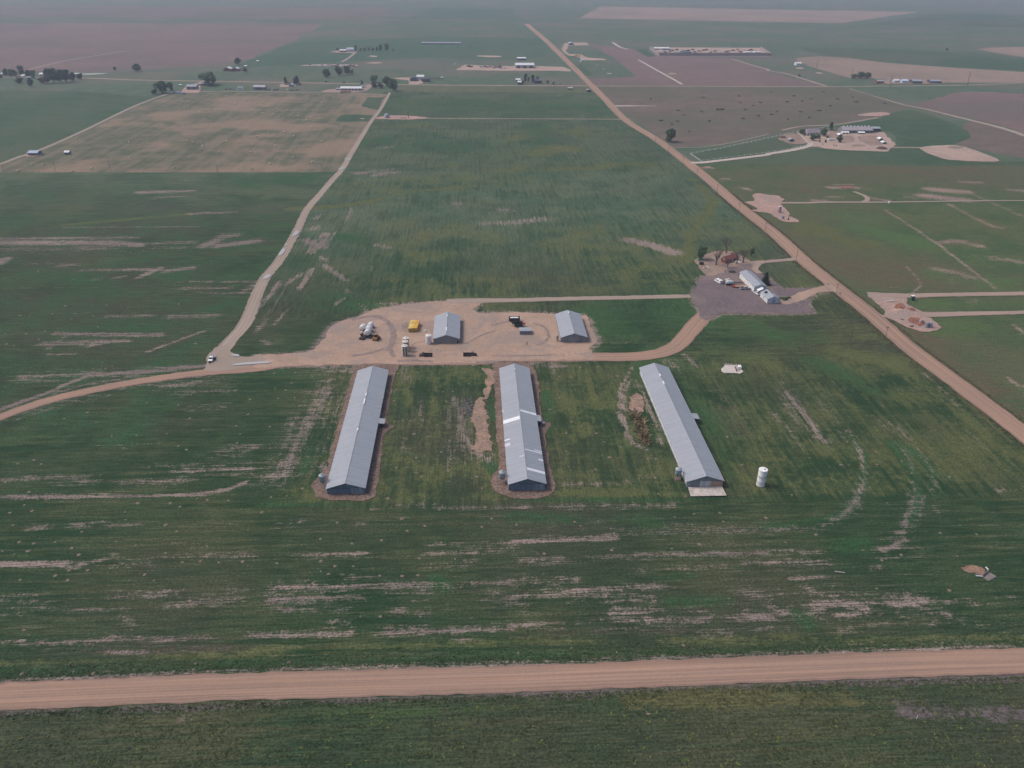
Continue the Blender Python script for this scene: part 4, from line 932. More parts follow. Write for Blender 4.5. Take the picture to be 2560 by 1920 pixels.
# ---- the three long poultry barns
def long_barn(label, fl, fr_, eave_px, ridge_px, far_eave, f, wall):
    (ax, ay), (bx, by) = W(*fl), W(*fr_)
    y0 = (ay + by) / 2
    he = HT(*fl, eave_px); hr = HT(*fl, ridge_px)
    y1 = W(f, *far_eave, he)[1]
    o = gable('long_barn', label, ax, bx, y0, y1, he, hr, wall, ROOF_GREY, 0.4, group='long metal-roofed barns')
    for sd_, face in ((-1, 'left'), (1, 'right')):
        panel(o, 'wall_curtain', 0, o['dims'][1] / 2, 0.9, o['dims'][1] - 3, he - 1.7, WALL_WHITE if face == 'left' else WALL_DARK, 0.06, face)  # sunlit left side and shaded right side are put into the curtain colours
        for i in range(16): panel(o, 'wall_post', 0, (o['dims'][1]) * (i + 0.5) / 16, 0.02, 0.22, he - 0.5, TRIM if face == 'left' else WALL_BLUE, 0.12, face)  # posts likewise: paler colour for the lit side, darker for the shaded one
    return o, he, hr, y0


def annex(o, f, x0, x1, ynear, yfar, he, hr):
    """Lean-to on the right side wall."""
    hw = o['dims'][0]
    yn = W(f, x0, ynear, he * 0.8)[1] - o.location.y; yf = W(f, x0, yfar, he * 0.8)[1] - o.location.y
    wd = (x1 - x0) * S(f, x1, ynear) * 1.05
    a = MB().prism([(hw + 0.02, 0.0), (hw + wd, 0.0), (hw + wd, he - 0.55), (hw + 0.02, he - 0.25)], yn, yf).build('annex', WALL_DARK, o)
    MB().prism([(hw + 0.15, he - 0.14), (hw + wd + 0.3, he - 0.48), (hw + wd + 0.3, he - 0.38), (hw + 0.15, he - 0.04)], yn - 0.3, yf + 0.3).build('annex_roof', ROOF_GREY, a)
    MB().box((hw + wd * 0.55, yn - 0.05, 1.1), (1.0, 0.08, 2.1)).build('door', GLASS, a)
    return a


def roof_sheets(o, f, items, y0):
    hw, L, he, hr = o['dims'][:]
    for side, ref, x, ya, yb, t0, t1, mat in items:
        z = hr if ref == 'r' else he
        a = W(f, x, yb, z)[1] - y0; b = W(f, x, ya, z)[1] - y0
        slope_panel(hw, he, hr, 0.4, side, t0, t1, a, b, 0.155, 0.03).build('roof_panel', mat, o)


def ridge_lights(o, f, items, y0):
    hr = o['dims'][3]
    for x, ya, yb in items:
        a = W(f, x, yb, hr)[1] - y0; b = W(f, x, ya, hr)[1] - y0
        MB().box((0, (a + b) / 2, hr + 0.3), (0.5, b - a, 0.22)).build('ridge_vent', WHITE, o)


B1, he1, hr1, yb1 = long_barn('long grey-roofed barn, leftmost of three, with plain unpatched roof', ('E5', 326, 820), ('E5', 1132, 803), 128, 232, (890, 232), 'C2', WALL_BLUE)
hw = B1['dims'][0]
panel(B1, 'door', -hw * 0.42, 0, 0.05, hw * 1.06, he1 * 0.92, WALL_BLUE, 0.1)
panel(B1, 'door', hw * 0.62, 0, 0.05, hw * 0.66, he1 * 1.0, DOOR_BLUE, 0.16)
MB().box((-hw * 0.05, -0.09, he1 * 0.98), (hw * 1.9, 0.14, 0.14)).build('door_rail', WALL_DARK, B1)
panel(B1, 'window', -hw * 0.9, 0, he1 * 0.5, 0.35, 0.35, WHITE, 0.06)
annex(B1, 'C2', 1054, 1104, 690, 652, he1, hr1)
ridge_lights(B1, 'C2', [(955, 428, 452), (940, 475, 520), (880, 733, 752)], yb1)
roof_sheets(B1, 'C2', [(-1, 'e', 830, 492, 503, .9, 1.0, M('yellowed_sheet', (0.50, 0.44, 0.33))), (1, 'e', 1085, 458, 467, .86, 1.0, M('yellowed_sheet')), (1, 'e', 1085, 512, 530, .6, .95, ROOF_DULL), (1, 'e', 960, 1120, 1126, .75, 1.0, ROOF_DULL)], yb1)

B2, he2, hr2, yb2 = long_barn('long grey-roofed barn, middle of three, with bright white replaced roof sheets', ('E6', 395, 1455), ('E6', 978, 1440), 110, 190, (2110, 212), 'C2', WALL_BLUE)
hw = B2['dims'][0]
panel(B2, 'door', -hw * 0.02, 0, 0.05, hw * 0.58, he2 * 0.95, WALL_BLUE, 0.1)
panel(B2, 'door', hw * 0.66, 0, 0.05, hw * 0.62, he2 * 0.98, DOOR_BLUE, 0.14)
MB().box((hw * 0.3, -0.09, he2 * 1.02), (hw * 1.4, 0.14, 0.14)).build('door_rail', WALL_DARK, B2)
annex(B2, 'E6', 840, 908, 345, 258, he2, hr2)
roof_sheets(B2, 'E6', [(-1, 'e', 318, 330, 385, 0.02, 1, ROOF_NEW), (-1, 'e', 341, 640, 655, .7, 1, ROOF_NEW), (-1, 'e', 346, 705, 750, .7, 1, ROOF_LILAC), (-1, 'e', 306, 165, 192, .95, 1, ROOF_NEW), (-1, 'r', 636, 880, 893, .02, .28, ROOF_LILAC),
                       (1, 'r', 571, 150, 178, .02, .72, ROOF_NEW), (1, 'e', 818, 216, 252, .722, 1, ROOF_NEW), (1, 'r', 641, 775, 790, .02, 1, ROOF_NEW), (1, 'e', 910, 818, 838, .6, 1, ROOF_LILAC), (1, 'e', 915, 892, 908, .74, 1, ROOF_DULL), (1, 'e', 918, 958, 978, .74, 1, ROOF_NEW), (1, 'r', 677, 1075, 1112, .02, 1, ROOF_NEW)], yb2)
MB().box((hw + 3.4, W('E6', 915, 385)[1] - yb2, 0.5), (0.9, 0.7, 1.0)).build('fan_box', WHITE, B2)
ridge_lights(B2, 'C3', [(10, 215, 222)], yb2)

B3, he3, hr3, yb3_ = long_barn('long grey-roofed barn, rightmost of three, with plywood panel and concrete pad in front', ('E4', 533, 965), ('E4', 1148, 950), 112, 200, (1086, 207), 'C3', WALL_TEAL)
hw = B3['dims'][0]
panel(B3, 'door', 0.0, 0, 0.05, hw * 0.60, he3 * 0.95, DOOR_GREY, 0.14)
panel(B3, 'boarded_opening', hw * 0.655, 0, 0.12, hw * 0.66, he3 * 0.92, PLY, 0.1)
panel(B3, 'window', -hw * 0.92, 0, he3 * 0.5, 0.35, 0.35, WHITE, 0.06)
annex(B3, 'C3', 1548, 1600, 650, 608, he3, hr3)
ridge_lights(B3, 'C3', [(1268, 262, 282), (1300, 325, 350)], yb3_)
pad = sheet('concrete_pad', Ws('E4', [(548, 968), (1138, 952), (1218, 1115), (598, 1130)]), MAT_CONC, 0.05, 2, False)

# ---- two equipment sheds in the yard
def yard_shed(label, f, fl, fr_, eave, ridge, far, wall):
    (ax, ay), (bx, by) = W(f, *fl), W(f, *fr_)
    he = HT(f, *fl, eave); hr = HT(f, *fl, ridge)
    y1 = W(f, *far, he)[1]
    return gable('equipment_shed', label, ax, bx, (ay + by) / 2, y1, he, hr, wall, ROOF_GREY, 0.4, cat='shed', group='gabled equipment sheds in the farmyard')


SH1 = yard_shed('grey gabled metal shed standing beside the white tank in the dirt yard', 'E1', (1254, 551), (1648, 548), 76, 136, (1282, 125), WALL_GREY)
hw, L, he, hr = SH1['dims'][:]
panel(SH1, 'door', 0.0, 0, 0.05, hw * 0.62, he * 0.98, WALL_GREY, 0.14)
panel(SH1, 'entry_door', hw * 0.87, 0, 0.1, hw * 0.11, he * 0.7, GLASS, 0.1)
MB().box((hw * 0.87, -1.1, 0.08), (hw * 0.2, 2.0, 0.12)).build('step', CONC_BOX, SH1)
ridge_lights(SH1, 'E1', [(1450, 300, 352), (1465, 108, 132)], SH1.location.y)
SH2 = yard_shed('grey gabled metal shed near the grass edge, small grain bin at its corner', 'E2', (1274, 641), (1746, 632), 96, 168, (1172, 116), WALL_GREY)
hw, L, he, hr = SH2['dims'][:]
panel(SH2, 'door', -hw * 0.02, 0, 0.05, hw * 0.64, he * 0.9, M('door_grey_blue', (0.235, 0.255, 0.30)), 0.14)
panel(SH2, 'door_edge', hw * 0.47, 0, 0.05, 0.18, he * 1.0, WALL_DARK, 0.12)
ridge_lights(SH2, 'E2', [(1400, 72, 105)], SH2.location.y)

# ---- feed bins (hopper bottom silos)
def feed_bin(label, f, x, ybase, w, htop, group='hopper feed bins beside the long barns', name='feed_bin'):
    r = w * S(f, x, ybase) / 2; h = HT(f, x, ybase, htop)
    o = thing(name, label, 'feed bin', W(f, x, ybase), 0, group)
    zb, zc, zt = h * 0.48, h * 0.24, h * 0.86
    MB().lathe([(r, zb), (r * 1.01, zb + 0.02), (r, zb + (zt - zb) * .33), (r * 1.015, zb + (zt - zb) * .34), (r, zb + (zt - zb) * .66), (r * 1.015, zb + (zt - zb) * .67), (r, zt)], 24).build('shell', STEEL_BLUE, o, True)
    MB().lathe([(r * 1.04, zt + 0.01), (r * 0.2, h * 0.985), (r * 0.16, h)], 24).build('bin_roof', STEEL, o, True)
    MB().lathe([(r * 0.16, zc), (r * 0.995, zb - 0.01)], 24).build('hopper', M('hopper_steel', (0.10, 0.125, 0.155), 0.55), o, True)
    for i in range(4):
        t = math.pi / 4 + i * math.pi / 2; c, s = math.cos(t) * r * 1.03, math.sin(t) * r * 1.03
        MB().tube((c, s, 0), (c, s, zb + (zt - zb) * .5), 0.09, n=6).build('leg', STEEL, o)
    b = MB()
    for sx in (-0.22, 0.22): b.tube((sx, -r - 0.12, 0.3), (sx, -r - 0.12, zt), 0.035, n=5)
    for i in range(int(zt / 0.45)): b.tube((-0.22, -r - 0.12, 0.4 + i * 0.45), (0.22, -r - 0.12, 0.4 + i * 0.45), 0.025, n=4)
    b.build('ladder', STEEL, o)
    MB().box((0, 0, 0.1), (r * 1.9, r * 1.9, 0.2)).build('footing', MAT_APRON, o)
    return o


feed_bin('blue-grey hopper feed bin at near left corner of leftmost long barn', 'E5', 242, 650, 138, 280)
feed_bin('blue-grey hopper feed bin at near left corner of middle long barn', 'E6', 290, 1320, 104, 198)
feed_bin('blue-grey hopper feed bin standing in grass by rightmost long barn', 'E4', 372, 815, 112, 205)
feed_bin('narrow dark hopper bin at front corner of right equipment shed', 'E2', 1204, 612, 46, 125, group=None)

# ---- upright tanks
def tank(label, f, x, ybase, w, htop, mat, bands=None, rust=False, name='storage_tank', group=None, lid=None):
    r = w * S(f, x, ybase) / 2; h = HT(f, x, ybase, htop)
    o = thing(name, label, 'tank', W(f, x, ybase), 0, group)
    MB().lathe([(r, 0), (r, h * 0.33), (r * 1.008, h * 0.335), (r, h * 0.34), (r, h * 0.66), (r * 1.008, h * 0.665), (r, h * 0.67), (r, h)], 28).build('shell', mat, o, True)
    MB().lathe([(r * 1.03, h + 0.01), (r * 1.03, h + 0.08), (r * 0.12, h + r * 0.16)], 28).build('tank_roof', lid or mat, o, True)
    MB().lathe([(0.32, h + 0.1), (0.32, h + 0.45)], 12, (r * 0.25, -r * 0.2, 0)).build('hatch', STEEL, o, True)
    if bands:
        for t in bands:
            MB().box((r * 1.02 * math.cos(t), r * 1.02 * math.sin(t), h * 0.5), (0.12, 0.42, h * 0.97), t).build('ladder_rail', BLACK, o)
    if rust:
        rr = random.Random(3)
        for i in range(9):
            t = -math.pi / 2 + rr.uniform(-1.1, 1.1); z = rr.choice((0.1, 0.14, 0.2, 0.25, 0.6, 0.66)) * h
            MB().box((r * 1.0 * math.cos(t), r * 1.0 * math.sin(t), z), (0.05, rr.uniform(.15, .4), rr.uniform(.25, .7)), t).build('peeled_patch', M('peeled_steel', (0.10, 0.11, 0.13)), o)
    MB().lathe([(r * 1.12, 0), (r * 1.12, 0.12)], 28).build('base_ring', MAT_APRON, o)
    return o


POLY = M('white_poly', (0.70, 0.69, 0.71), 0.45, 0.06)
BEIGE = M('beige_poly', (0.52, 0.46, 0.43), 0.6, 0.12)
tank('tall white steel tank with peeling patches standing alone in grass', 'E4', 1806, 915, 148, 268, WHITE, rust=True)
tank('smooth white poly tank against the corner of the grey yard shed', 'E1', 1177, 548, 90, 128, POLY)
for nm, x, y in (('farthest', 833, 612), ('middle', 825, 665), ('nearest', 812, 730)):
    tank(f'beige upright tank, {nm} of a row of three in the dirt yard', 'E1', x, y, 98, 150, BEIGE, bands=(-1.75, -0.95), group='row of three beige tanks', lid=M('beige_lid', (0.60, 0.54, 0.50)))

# ---- white poly tanks lying by the dirt track, trailers under them
def lying_tank(label, f, x, y, w, l, z, rz, mat=POLY):
    s = S(f, x, y); r = w * s / 2; L = l * s
    o = thing('poly_tank', label, 'tank', W(f, x, y), rz, 'white poly tanks in the yard')
    prof = [(r * .35, -L / 2), (r * .8, -L / 2 + r * .12), (r * .97, -L / 2 + r * .4)]
    for i in range(5):
        t = -L / 2 + r * .5 + (L - r) * i / 5; prof += [(r, t), (r, t + (L - r) * .12), (r * .95, t + (L - r) * .15)]
    prof += [(r * .97, L / 2 - r * .4), (r * .8, L / 2 - r * .12), (r * .35, L / 2)]
    MB().lathe(prof, 22, (0, 0, r + z), 'y').build('shell', mat, o, True)
    MB().lathe([(r * .25, 2 * r + z - 0.08), (r * .25, 2 * r + z + 0.12)], 12).build('fill_cap', mat, o, True)
    for sy in (-1, 1): MB().box((0, sy * L * .28, (z + r * .3) / 2), (r * 1.7, 0.25, z + r * .3)).build('cradle', BLACK, o)
    return o


lying_tank('white lying poly tank at the left of the tank group', 'E1', 172, 342, 88, 105, 0.35, -0.35)
lying_tank('white lying poly tank farthest back in the tank group', 'E1', 292, 305, 84, 100, 0.35, -0.35)
lying_tank('white lying poly tank in the middle of the tank group', 'E1', 268, 370, 96, 105, 0.5, -0.35)
lying_tank('white lying poly tank nearest, on the black trailer', 'E1', 250, 432, 100, 95, 0.7, -0.35)
lying_tank('small off-white lying tank on the dark trailer', 'E1', 152, 425, 40, 55, 1.2, -0.35, M('offwhite_poly', (0.62, 0.55, 0.50)))


def wheel(b_parent, x, y, r, w, name='wheel', hub=STEEL):
    t = MB().lathe([(r * .62, -w / 2), (r * .92, -w / 2), (r, -w * .3), (r, w * .3), (r * .92, w / 2), (r * .62, w / 2)], 14, (x, y, r), 'x').build(name, RUBBER, b_parent, True)
    MB().lathe([(r * .3, -w * .52), (r * .58, -w * .4), (r * .58, w * .4), (r * .3, w * .52)], 10, (x, y, r), 'x').build('rim', hub, t, True)
    return t


def trailer(label, loc, rz, w, l, z, mat, name='trailer', wheels=2, sides=0.0, tongue=1.6, wr=0.4):
    """Flat trailer pointing along local +Y."""
    o = thing(name, label, 'trailer', loc, rz)
    MB().box((0, 0, z), (w, l, 0.16)).build('deck', mat, o)
    if sides:
        for sx in (-1, 1): MB().box((sx * (w / 2 - .05), 0, z + .09 + sides / 2), (0.1, l, sides)).build('side_board', mat, o)
        for sy in (-1, 1): MB().box((0, sy * (l / 2 - .05), z + .09 + sides / 2), (w - .21, 0.1, sides)).build('end_board', mat, o)
    b = MB()
    for sx in (-1, 1): b.box((sx * w * .35, 0, z - .2), (.12, l * .96, .22)); b.tube((sx * w * .35, l / 2 - .1, z - .15), (0, l / 2 + tongue, z - .15), .06, n=6)
    b.build('chassis', BLACK, o)
    for i in range(wheels // 2):
        for sx in (-1, 1): wheel(o, sx * (w / 2 + .02), -l * .18 - i * wr * 2.3 + wr * 1.1 * (wheels // 2 - 1), wr, .26)
    return o


trailer('black low trailer carrying the small off-white tank', W('E1', 172, 470), -0.4, 3.0, 5.2, 0.75, BLACK, wheels=4)
trailer('black low trailer under the nearest white poly tank', W('E1', 282, 452), -0.4, 2.8, 4.6, 0.45, BLACK, wheels=2)

# ---- compact loader
def loader(label, loc, rz):
    o = thing('compact_loader', label, 'loader', loc, rz)
    om = M('loader_orange', (0.34, 0.16, 0.05), 0.5, 0.25)
    MB().box((0, -.35, 1.0), (1.5, 2.6, 1.0), taper=(.9, .92)).build('body', om, o, bevel=.06)
    c = MB().box((0, 0.1, 2.0), (1.3, 1.3, 1.1), taper=(.86, .8)).build('cab', BLACK, o, bevel=.05)
    MB().box((0, .1, 2.62), (1.15, 1.1, .1)).build('cab_roof', om, c)
    for sx in (-1, 1):
        MB().tube((sx * .85, -1.2, 1.75), (sx * .85, 1.0, 1.6), .13, n=6).tube((sx * .85, 1.0, 1.6), (sx * .8, 1.75, .55), .13, n=6).build('lift_arm', om, o)
        for y in (-1.0, .7): wheel(o, sx * .95, y, .52, .4, hub=om)
    MB().prism([(1.6, .15), (2.4, .1), (2.35, .25), (1.75, .3), (1.7, .95), (1.55, .95)], -1.05, 1.05, axis='x').build('bucket', RUST, o)
    return o


loader('orange and black compact loader beside the white poly tanks', W('E1', 376, 490), -0.25).scale = (1.35, 1.35, 1.25)

# ---- two yellow bins side by side
def bin_box(label, f, x0, x1, yb, hfront, ytop, mat, rz=0.06):
    s = S(f, x0, yb); w = (x1 - x0) * s; h = HT(f, x0, yb, hfront)
    (ax, ay) = W(f, (x0 + x1) / 2, yb); L = W(f, (x0 + x1) / 2, ytop, h)[1] - ay
    o = thing('yellow_bin', label, 'container', (ax, ay), -rz, 'yellow steel bins side by side')
    MB().box((0, L / 2, h / 2 + .12), (w, L, h - .24)).build('body', mat, o, bevel=.05)
    for i in range(7):
        for sx in (-1, 1): MB().box((sx * (w / 2 + .04), L * (i + .5) / 7, h / 2 + .12), (.09, .16, h - .4)).build('rib', mat, o)
    MB().box((0, L / 2, h + .05), (w * .98, L * .98, .09)).build('lid', mat, o)
    for i, (u, v) in enumerate(((.2, .72), (-.15, .6))): MB().box((u * w, L * v, h + .12), (w * .32, .5, .07)).build('hatch', BLACK, o)
    MB().box((0, -.09, h * .52), (w * .8, .14, h * .66)).build('tailgate', M('dull_yellow', (0.30, 0.21, 0.07), .6, .25), o)
    MB().box((0, L / 2, .06), (w * .8, L, .12)).build('skid', BLACK, o)
    return o


bin_box('pale yellow steel bin, left of the pair in the yard', 'E1', 866, 934, 378, 66, 186, M('pale_yellow', (0.64, 0.47, 0.13), .6, .15))
bin_box('deep orange-yellow steel bin, right of the pair in the yard', 'E1', 937, 1004, 374, 64, 188, M('orange_yellow', (0.62, 0.34, 0.07), .6, .15))

# ---- long black implements by the road
def implement(label, f, x0, x1, y, flip):
    s = S(f, x0, y); L = (x1 - x0) * s
    o = thing('black_implement', label, 'implement', W(f, (x0 + x1) / 2, y), 0, 'long black steel implements in the yard')
    d = -1 if flip else 1
    b = MB()
    for sy in (-1, 1): b.box((d * L * .18, sy * 1.3, .75), (L * .62, .2, .9))
    b.build('trough_side', BLACK, o)
    MB().box((d * L * .18, 0, .38), (L * .6, 2.35, .14)).build('floor', M('dark_steel', (.035, .033, .036)), o)
    MB().tube((d * L * .47, 1.3, 0), (d * L * .47, 1.3, 3.6), .05, n=6).build('upright_rod', STEEL, o)
    MB().box((-d * L * .22, 0, 1.1), (1.5, 1.7, 1.9), taper=(.9, .9)).build('drive_housing', M('grey_brown_steel', (.10, .085, .08)), o, bevel=.05)
    MB().box((-d * L * .42, -.3, .75), (1.4, 1.6, 1.3), taper=(.85, .85)).build('hopper', RUST if not flip else BLACK, o, bevel=.05)
    MB().tube((-d * L * .45, 0, .5), (d * L * .1, 0, .5), .1, n=6).build('shaft', STEEL, o)
    if flip: MB().tube((-d * -L * .1 * -1, -1.4, .2), (L * .38, -2.2, .25), .12, n=6).build('loose_pipe', M('pale_pipe', (.45, .38, .33)), o)
    return o


implement('long black steel implement lying left of the grey yard shed front', 'E1', 1038, 1236, 738, False)
implement('long black steel implement lying right of the grey yard shed front', 'E1', 1706, 1912, 732, True)

# ---- dark trailers and the small grey shed
t1 = trailer('dark high-sided trailer with white load, far one of two in yard', W('E2', 412, 250), math.pi / 2, 3.0, 200 * S('E2', 412, 250), 1.0, M('dark_navy', (.03, .032, .045), .5, .2), sides=1.6, wheels=4, wr=.5, name='dump_trailer')
MB().box((.2, 0, 2.25), (2.2, 5.2, .7), taper=(.7, .85)).build('white_load', POLY, t1, bevel=.15)
t2 = trailer('dark green trailer with red hitch behind the small grey shed', W('E2', 488, 345), math.pi / 2, 3.2, 150 * S('E2', 488, 345), .9, M('dark_green_steel', (.02, .035, .032), .5, .2), sides=1.3, wheels=4, wr=.5, name='dump_trailer')
MB().box((-.4, -3.0, 2.1), (1.1, 1.6, .8)).build('red_toolbox', M('red_paint', (.36, .04, .04), .5), t2, bevel=.05)
MB().box((1.2, 2.4, 2.0), (1.4, 2.2, 1.2)).build('engine_box', BLACK, t2, bevel=.08)
f = 'E2'; s = S(f, 612, 498); ww, hh = 215 * s, HT(f, 612, 498, 68)
o = thing('small_shed', 'small grey metal shed with low flat roof in the dirt yard', 'shed', W(f, 614, 497))
dd = W(f, 600, 360, hh)[1] - o.location.y
MB().box((0, dd / 2, hh / 2), (ww * .97, dd * .94, hh)).build('wall', m_siding('violet_grey_siding', (.20, .205, .27)), o)
MB().box((0, dd / 2, hh + .1), (ww, dd, .16)).build('roof', ROOF_GREY, o)
for i in range(3): MB().box((ww * (-.3 + .3 * i), .0 + dd * .03 - .07, hh * .48), (ww * .012, .1, hh * .9)).build('panel_joint', WALL_DARK, o)
o = thing('water_hydrant', 'short dark standpipe on dirt in the middle of the yard', 'standpipe', W('E2', 640, 690))
MB().tube((0, 0, 0), (0, 0, 1.7), .2, .16).build('pipe', BLACK, o); MB().box((.1, 0, 1.75), (.7, .3, .3)).build('valve_head', RUST, o)
for x, y, h, lb in ((1229, 560, 0, ''),): pass

# ---- homestead: workshop, small shed, house
(ax, ay) = W('E3', 1374, 1032)
wl = 245 * S('E3', 1374, 1032); he = HT('E3', 1374, 1032, 112); hr = HT('E3', 1374, 1032, 152)
yfar = W('E3', 1100, 742)[1]
WS = gable('workshop', 'long white workshop with grey roof and row of white garage doors', ax, ax + wl, ay, yfar, he, hr, WALL_PALE, ROOF_GREY, .35, rz=R(2.5), cat='workshop')
hw, L, he, hr = WS['dims'][:]
for i in range(8): panel(WS, 'garage_door', 0, L * (i + .55) / 8.3, .1, L / 8.3 * .72, he * .78, WHITE, .1, 'left')
panel(WS, 'wall_skin', 0, L / 2, he * .83, L * .99, he * .15, WALL_WHITE, .05, 'left')
for i in range(9): panel(WS, 'wall_post', 0, L * (i + .1) / 8.3, .05, L / 8.3 * .16, he * .8, WALL_WHITE, .05, 'left')
(ax, ay) = W('E3', 1638, 1258)
wl = 244 * S('E3', 1638, 1258); he = HT('E3', 1638, 1258, 90); hr = HT('E3', 1638, 1258, 142)
yfar = W('E3', 1478, 1030, he)[1]
GS = gable('garage', 'white shed with pale blue gable nearest the gravel yard exit', ax, ax + wl, ay, yfar, he, hr, WALL_PALE, ROOF_GREY, .3, rz=R(2.5), cat='shed')
hw, L, he, hr = GS['dims'][:]
panel(GS, 'side_skin', 0, L / 2, .05, L * .985, he * .93, WALL_WHITE, .06, 'left')
panel(GS, 'window', 0, L * .55, he * .35, .8, .9, GLASS, .12, 'left')
panel(GS, 'door', -hw * .02, 0, .05, hw * .5, he * 1.12, M('blue_door', (.34, .42, .52)), .1)
panel(GS, 'window', hw * .12, 0, he * .45, .8, .8, GLASS, .16)
slope_panel(hw, he, hr, .3, -1, .3, .62, L * .62, L * .82, .17, .45).build('roof_opening', BLACK, GS)
slope_panel(hw, he, hr, .3, 1, .1, .4, L * .62, L * .82, .17, .3).build('roof_flap', WALL_GREY, GS)
o = thing('canvas_awning', 'white canvas awning sheet between the workshop and the garage', 'awning', W('E3', 1500, 1075))
b = MB(); aw = 130 * S('E3', 1500, 1060); b.add([(-aw / 2, -1.5, 2.7), (aw / 2, .5, 3.6), (aw / 2, 3.5, 3.6), (-aw / 2, 1.6, 2.7), (-aw / 2, -1.5, 2.75), (aw / 2, .5, 3.65), (aw / 2, 3.5, 3.65), (-aw / 2, 1.6, 2.75)], [(3, 2, 1, 0), (4, 5, 6, 7), (0, 1, 5, 4), (1, 2, 6, 5), (2, 3, 7, 6), (3, 0, 4, 7)]); b.build('canvas', WHITE, o)
for sx, sy in ((-1, -1.3), (1, .6), (1, 3.3), (-1, 1.4)): MB().tube((sx * aw * .47, sy, 0), (sx * aw * .47, sy, 2.68 if sx < 0 else 3.58), .06, n=6).build('post', STEEL, o)

# brick house, ridge roughly across the view
pA, pB, pC = W('E3', 812, 472), W('E3', 1045, 400), W('E3', 662, 432)
ang = math.atan2(pB[1] - pA[1], pB[0] - pA[0])
L = math.hypot(pB[0] - pA[0], pB[1] - pA[1]); D = math.hypot(pC[0] - pA[0], pC[1] - pA[1]) * .62
ROOF_RED = m_roof('red_shingle_roof', (0.30, 0.115, 0.085), .6, .12)
BRICK = M('red_brick', (0.235, 0.085, 0.06), .9, .25, 1.5)
o = thing('brick_house', 'small brick house with faded red roof among bare trees', 'house', pA, ang)
he, hr = 2.7, 4.6
MB().prism([(0, 0), (D, 0), (D, he), (D / 2, hr - .05), (0, he)], 0, L, axis='x').build('wall', BRICK, o)
k_ = (hr - he) / (D / 2)
for sgn in (0, 1):
    a = (-.6, he - .6 * k_) if sgn == 0 else (D + .6, he - .6 * k_); c = (D / 2, hr)
    pl = [(a[0], a[1] + .04), (c[0], c[1] + .04), (c[0], c[1] + .18), (a[0], a[1] + .18)]
    MB().prism(pl, -.6, L + .6, axis='x').build('roof_slope', ROOF_RED, o)
MB().add([(-.04, .1, he - .02), (-.04, D - .1, he - .02), (-.04, D / 2, hr - .15), (-.09, .1, he - .02), (-.09, D - .1, he - .02), (-.09, D / 2, hr - .15)], [(0, 1, 2), (5, 4, 3), (0, 3, 4, 1), (1, 4, 5, 2), (2, 5, 3, 0)]).build('gable_boards', M('pale_boards', (.48, .44, .42)), o)
for x in (.18, .45, .72): MB().box((L * x, -.05, 1.45), (1.5, .08, 1.2)).build('window', GLASS, o)
MB().box((L * .6, -.05, 1.05), (1.0, .1, 2.1)).build('door', WHITE, o)
MB().box((L * .7, D * .6, hr + .2), (.7, .7, 1.3)).build('chimney', BRICK, o)
sheet('porch_slab', Ws('E3', [(950, 425), (1030, 400), (1070, 420), (1150, 460), (1130, 472), (1010, 448)]), MAT_CONC, .1, 2, False)
# ------------------------------------------------------------------ vehicles
def pickup(label, loc, rz, paint, name='pickup_truck', group=None, bed_fill=BLACK, L=5.8, door_open=False):
    """Crew-cab pickup, nose along local +Y."""
    o = thing(name, label, 'pickup', loc, rz, group)
    w = 2.0; h = .55
    b = MB().prism([(-2.9, .5), (2.75, .45), (2.9, .65), (2.88, .98), (2.6, 1.12), (1.35, 1.2), (-.75, 1.2), (-.75, .72), (-2.88, .72)], -w / 2 + .1, w / 2 - .1, axis='x'); b.build('body', paint, o, bevel=.06)
    for sx in (-1, 1): MB().box((sx * (w / 2 - .06), -1.83, .98), (.12, 2.1, .55)).build('bed_side', paint, o, bevel=.03)
    MB().box((0, -2.85, .96), (w - .3, .1, .5)).build('tailgate', paint, o)
    MB().box((0, -1.8, .76), (w - .26, 2.0, .06)).build('bed_floor', bed_fill, o)
    c = MB().prism([(-.78, 1.16), (1.42, 1.16), (.75, 1.82), (-.6, 1.84)], -w / 2 + .17, w / 2 - .17, axis='x').build('cab', paint, o, bevel=.07)
    MB().add([(-.72, 1.36, 1.245), (.72, 1.36, 1.245), (.66, .84, 1.77), (-.66, .84, 1.77), (-.72, 1.40, 1.27), (.72, 1.40, 1.27), (.66, .88, 1.795), (-.66, .88, 1.795)], [(0, 3, 2, 1), (4, 5, 6, 7), (0, 1, 5, 4), (1, 2, 6, 5), (2, 3, 7, 6), (3, 0, 4, 7)]).build('windscreen', GLASS, c)
    MB().box((0, -.745, 1.5), (1.35, .06, .42)).build('rear_window', GLASS, c)
    for sx in (-1, 1):
        MB().box((sx * (w / 2 - .165), .2, 1.5), (.05, 1.35, .36)).build('side_window', GLASS, c)
        MB().box((sx * (w / 2 - .02), 1.1, 1.28), (.2, .12, .16)).build('mirror', BLACK, o)
        MB().box((sx * .72, 2.87, .88), (.36, .08, .2)).build('headlight', TRIM, o)
        for y in (1.85, -1.75): wheel(o, sx * (w / 2 - .12), y, .41, .28)
    MB().box((0, 2.92, .62), (1.8, .12, .22)).build('bumper', BLACK, o); MB().box((0, -2.94, .6), (1.8, .12, .2)).build('bumper', STEEL, o)
    MB().box((0, 2.89, .86), (1.0, .07, .24)).build('grille', BLACK, o)
    if door_open: MB().box((-w / 2 - .42, .75, .98), (.95, .08, 1.05)).build('open_door', BLACK, o)
    return o


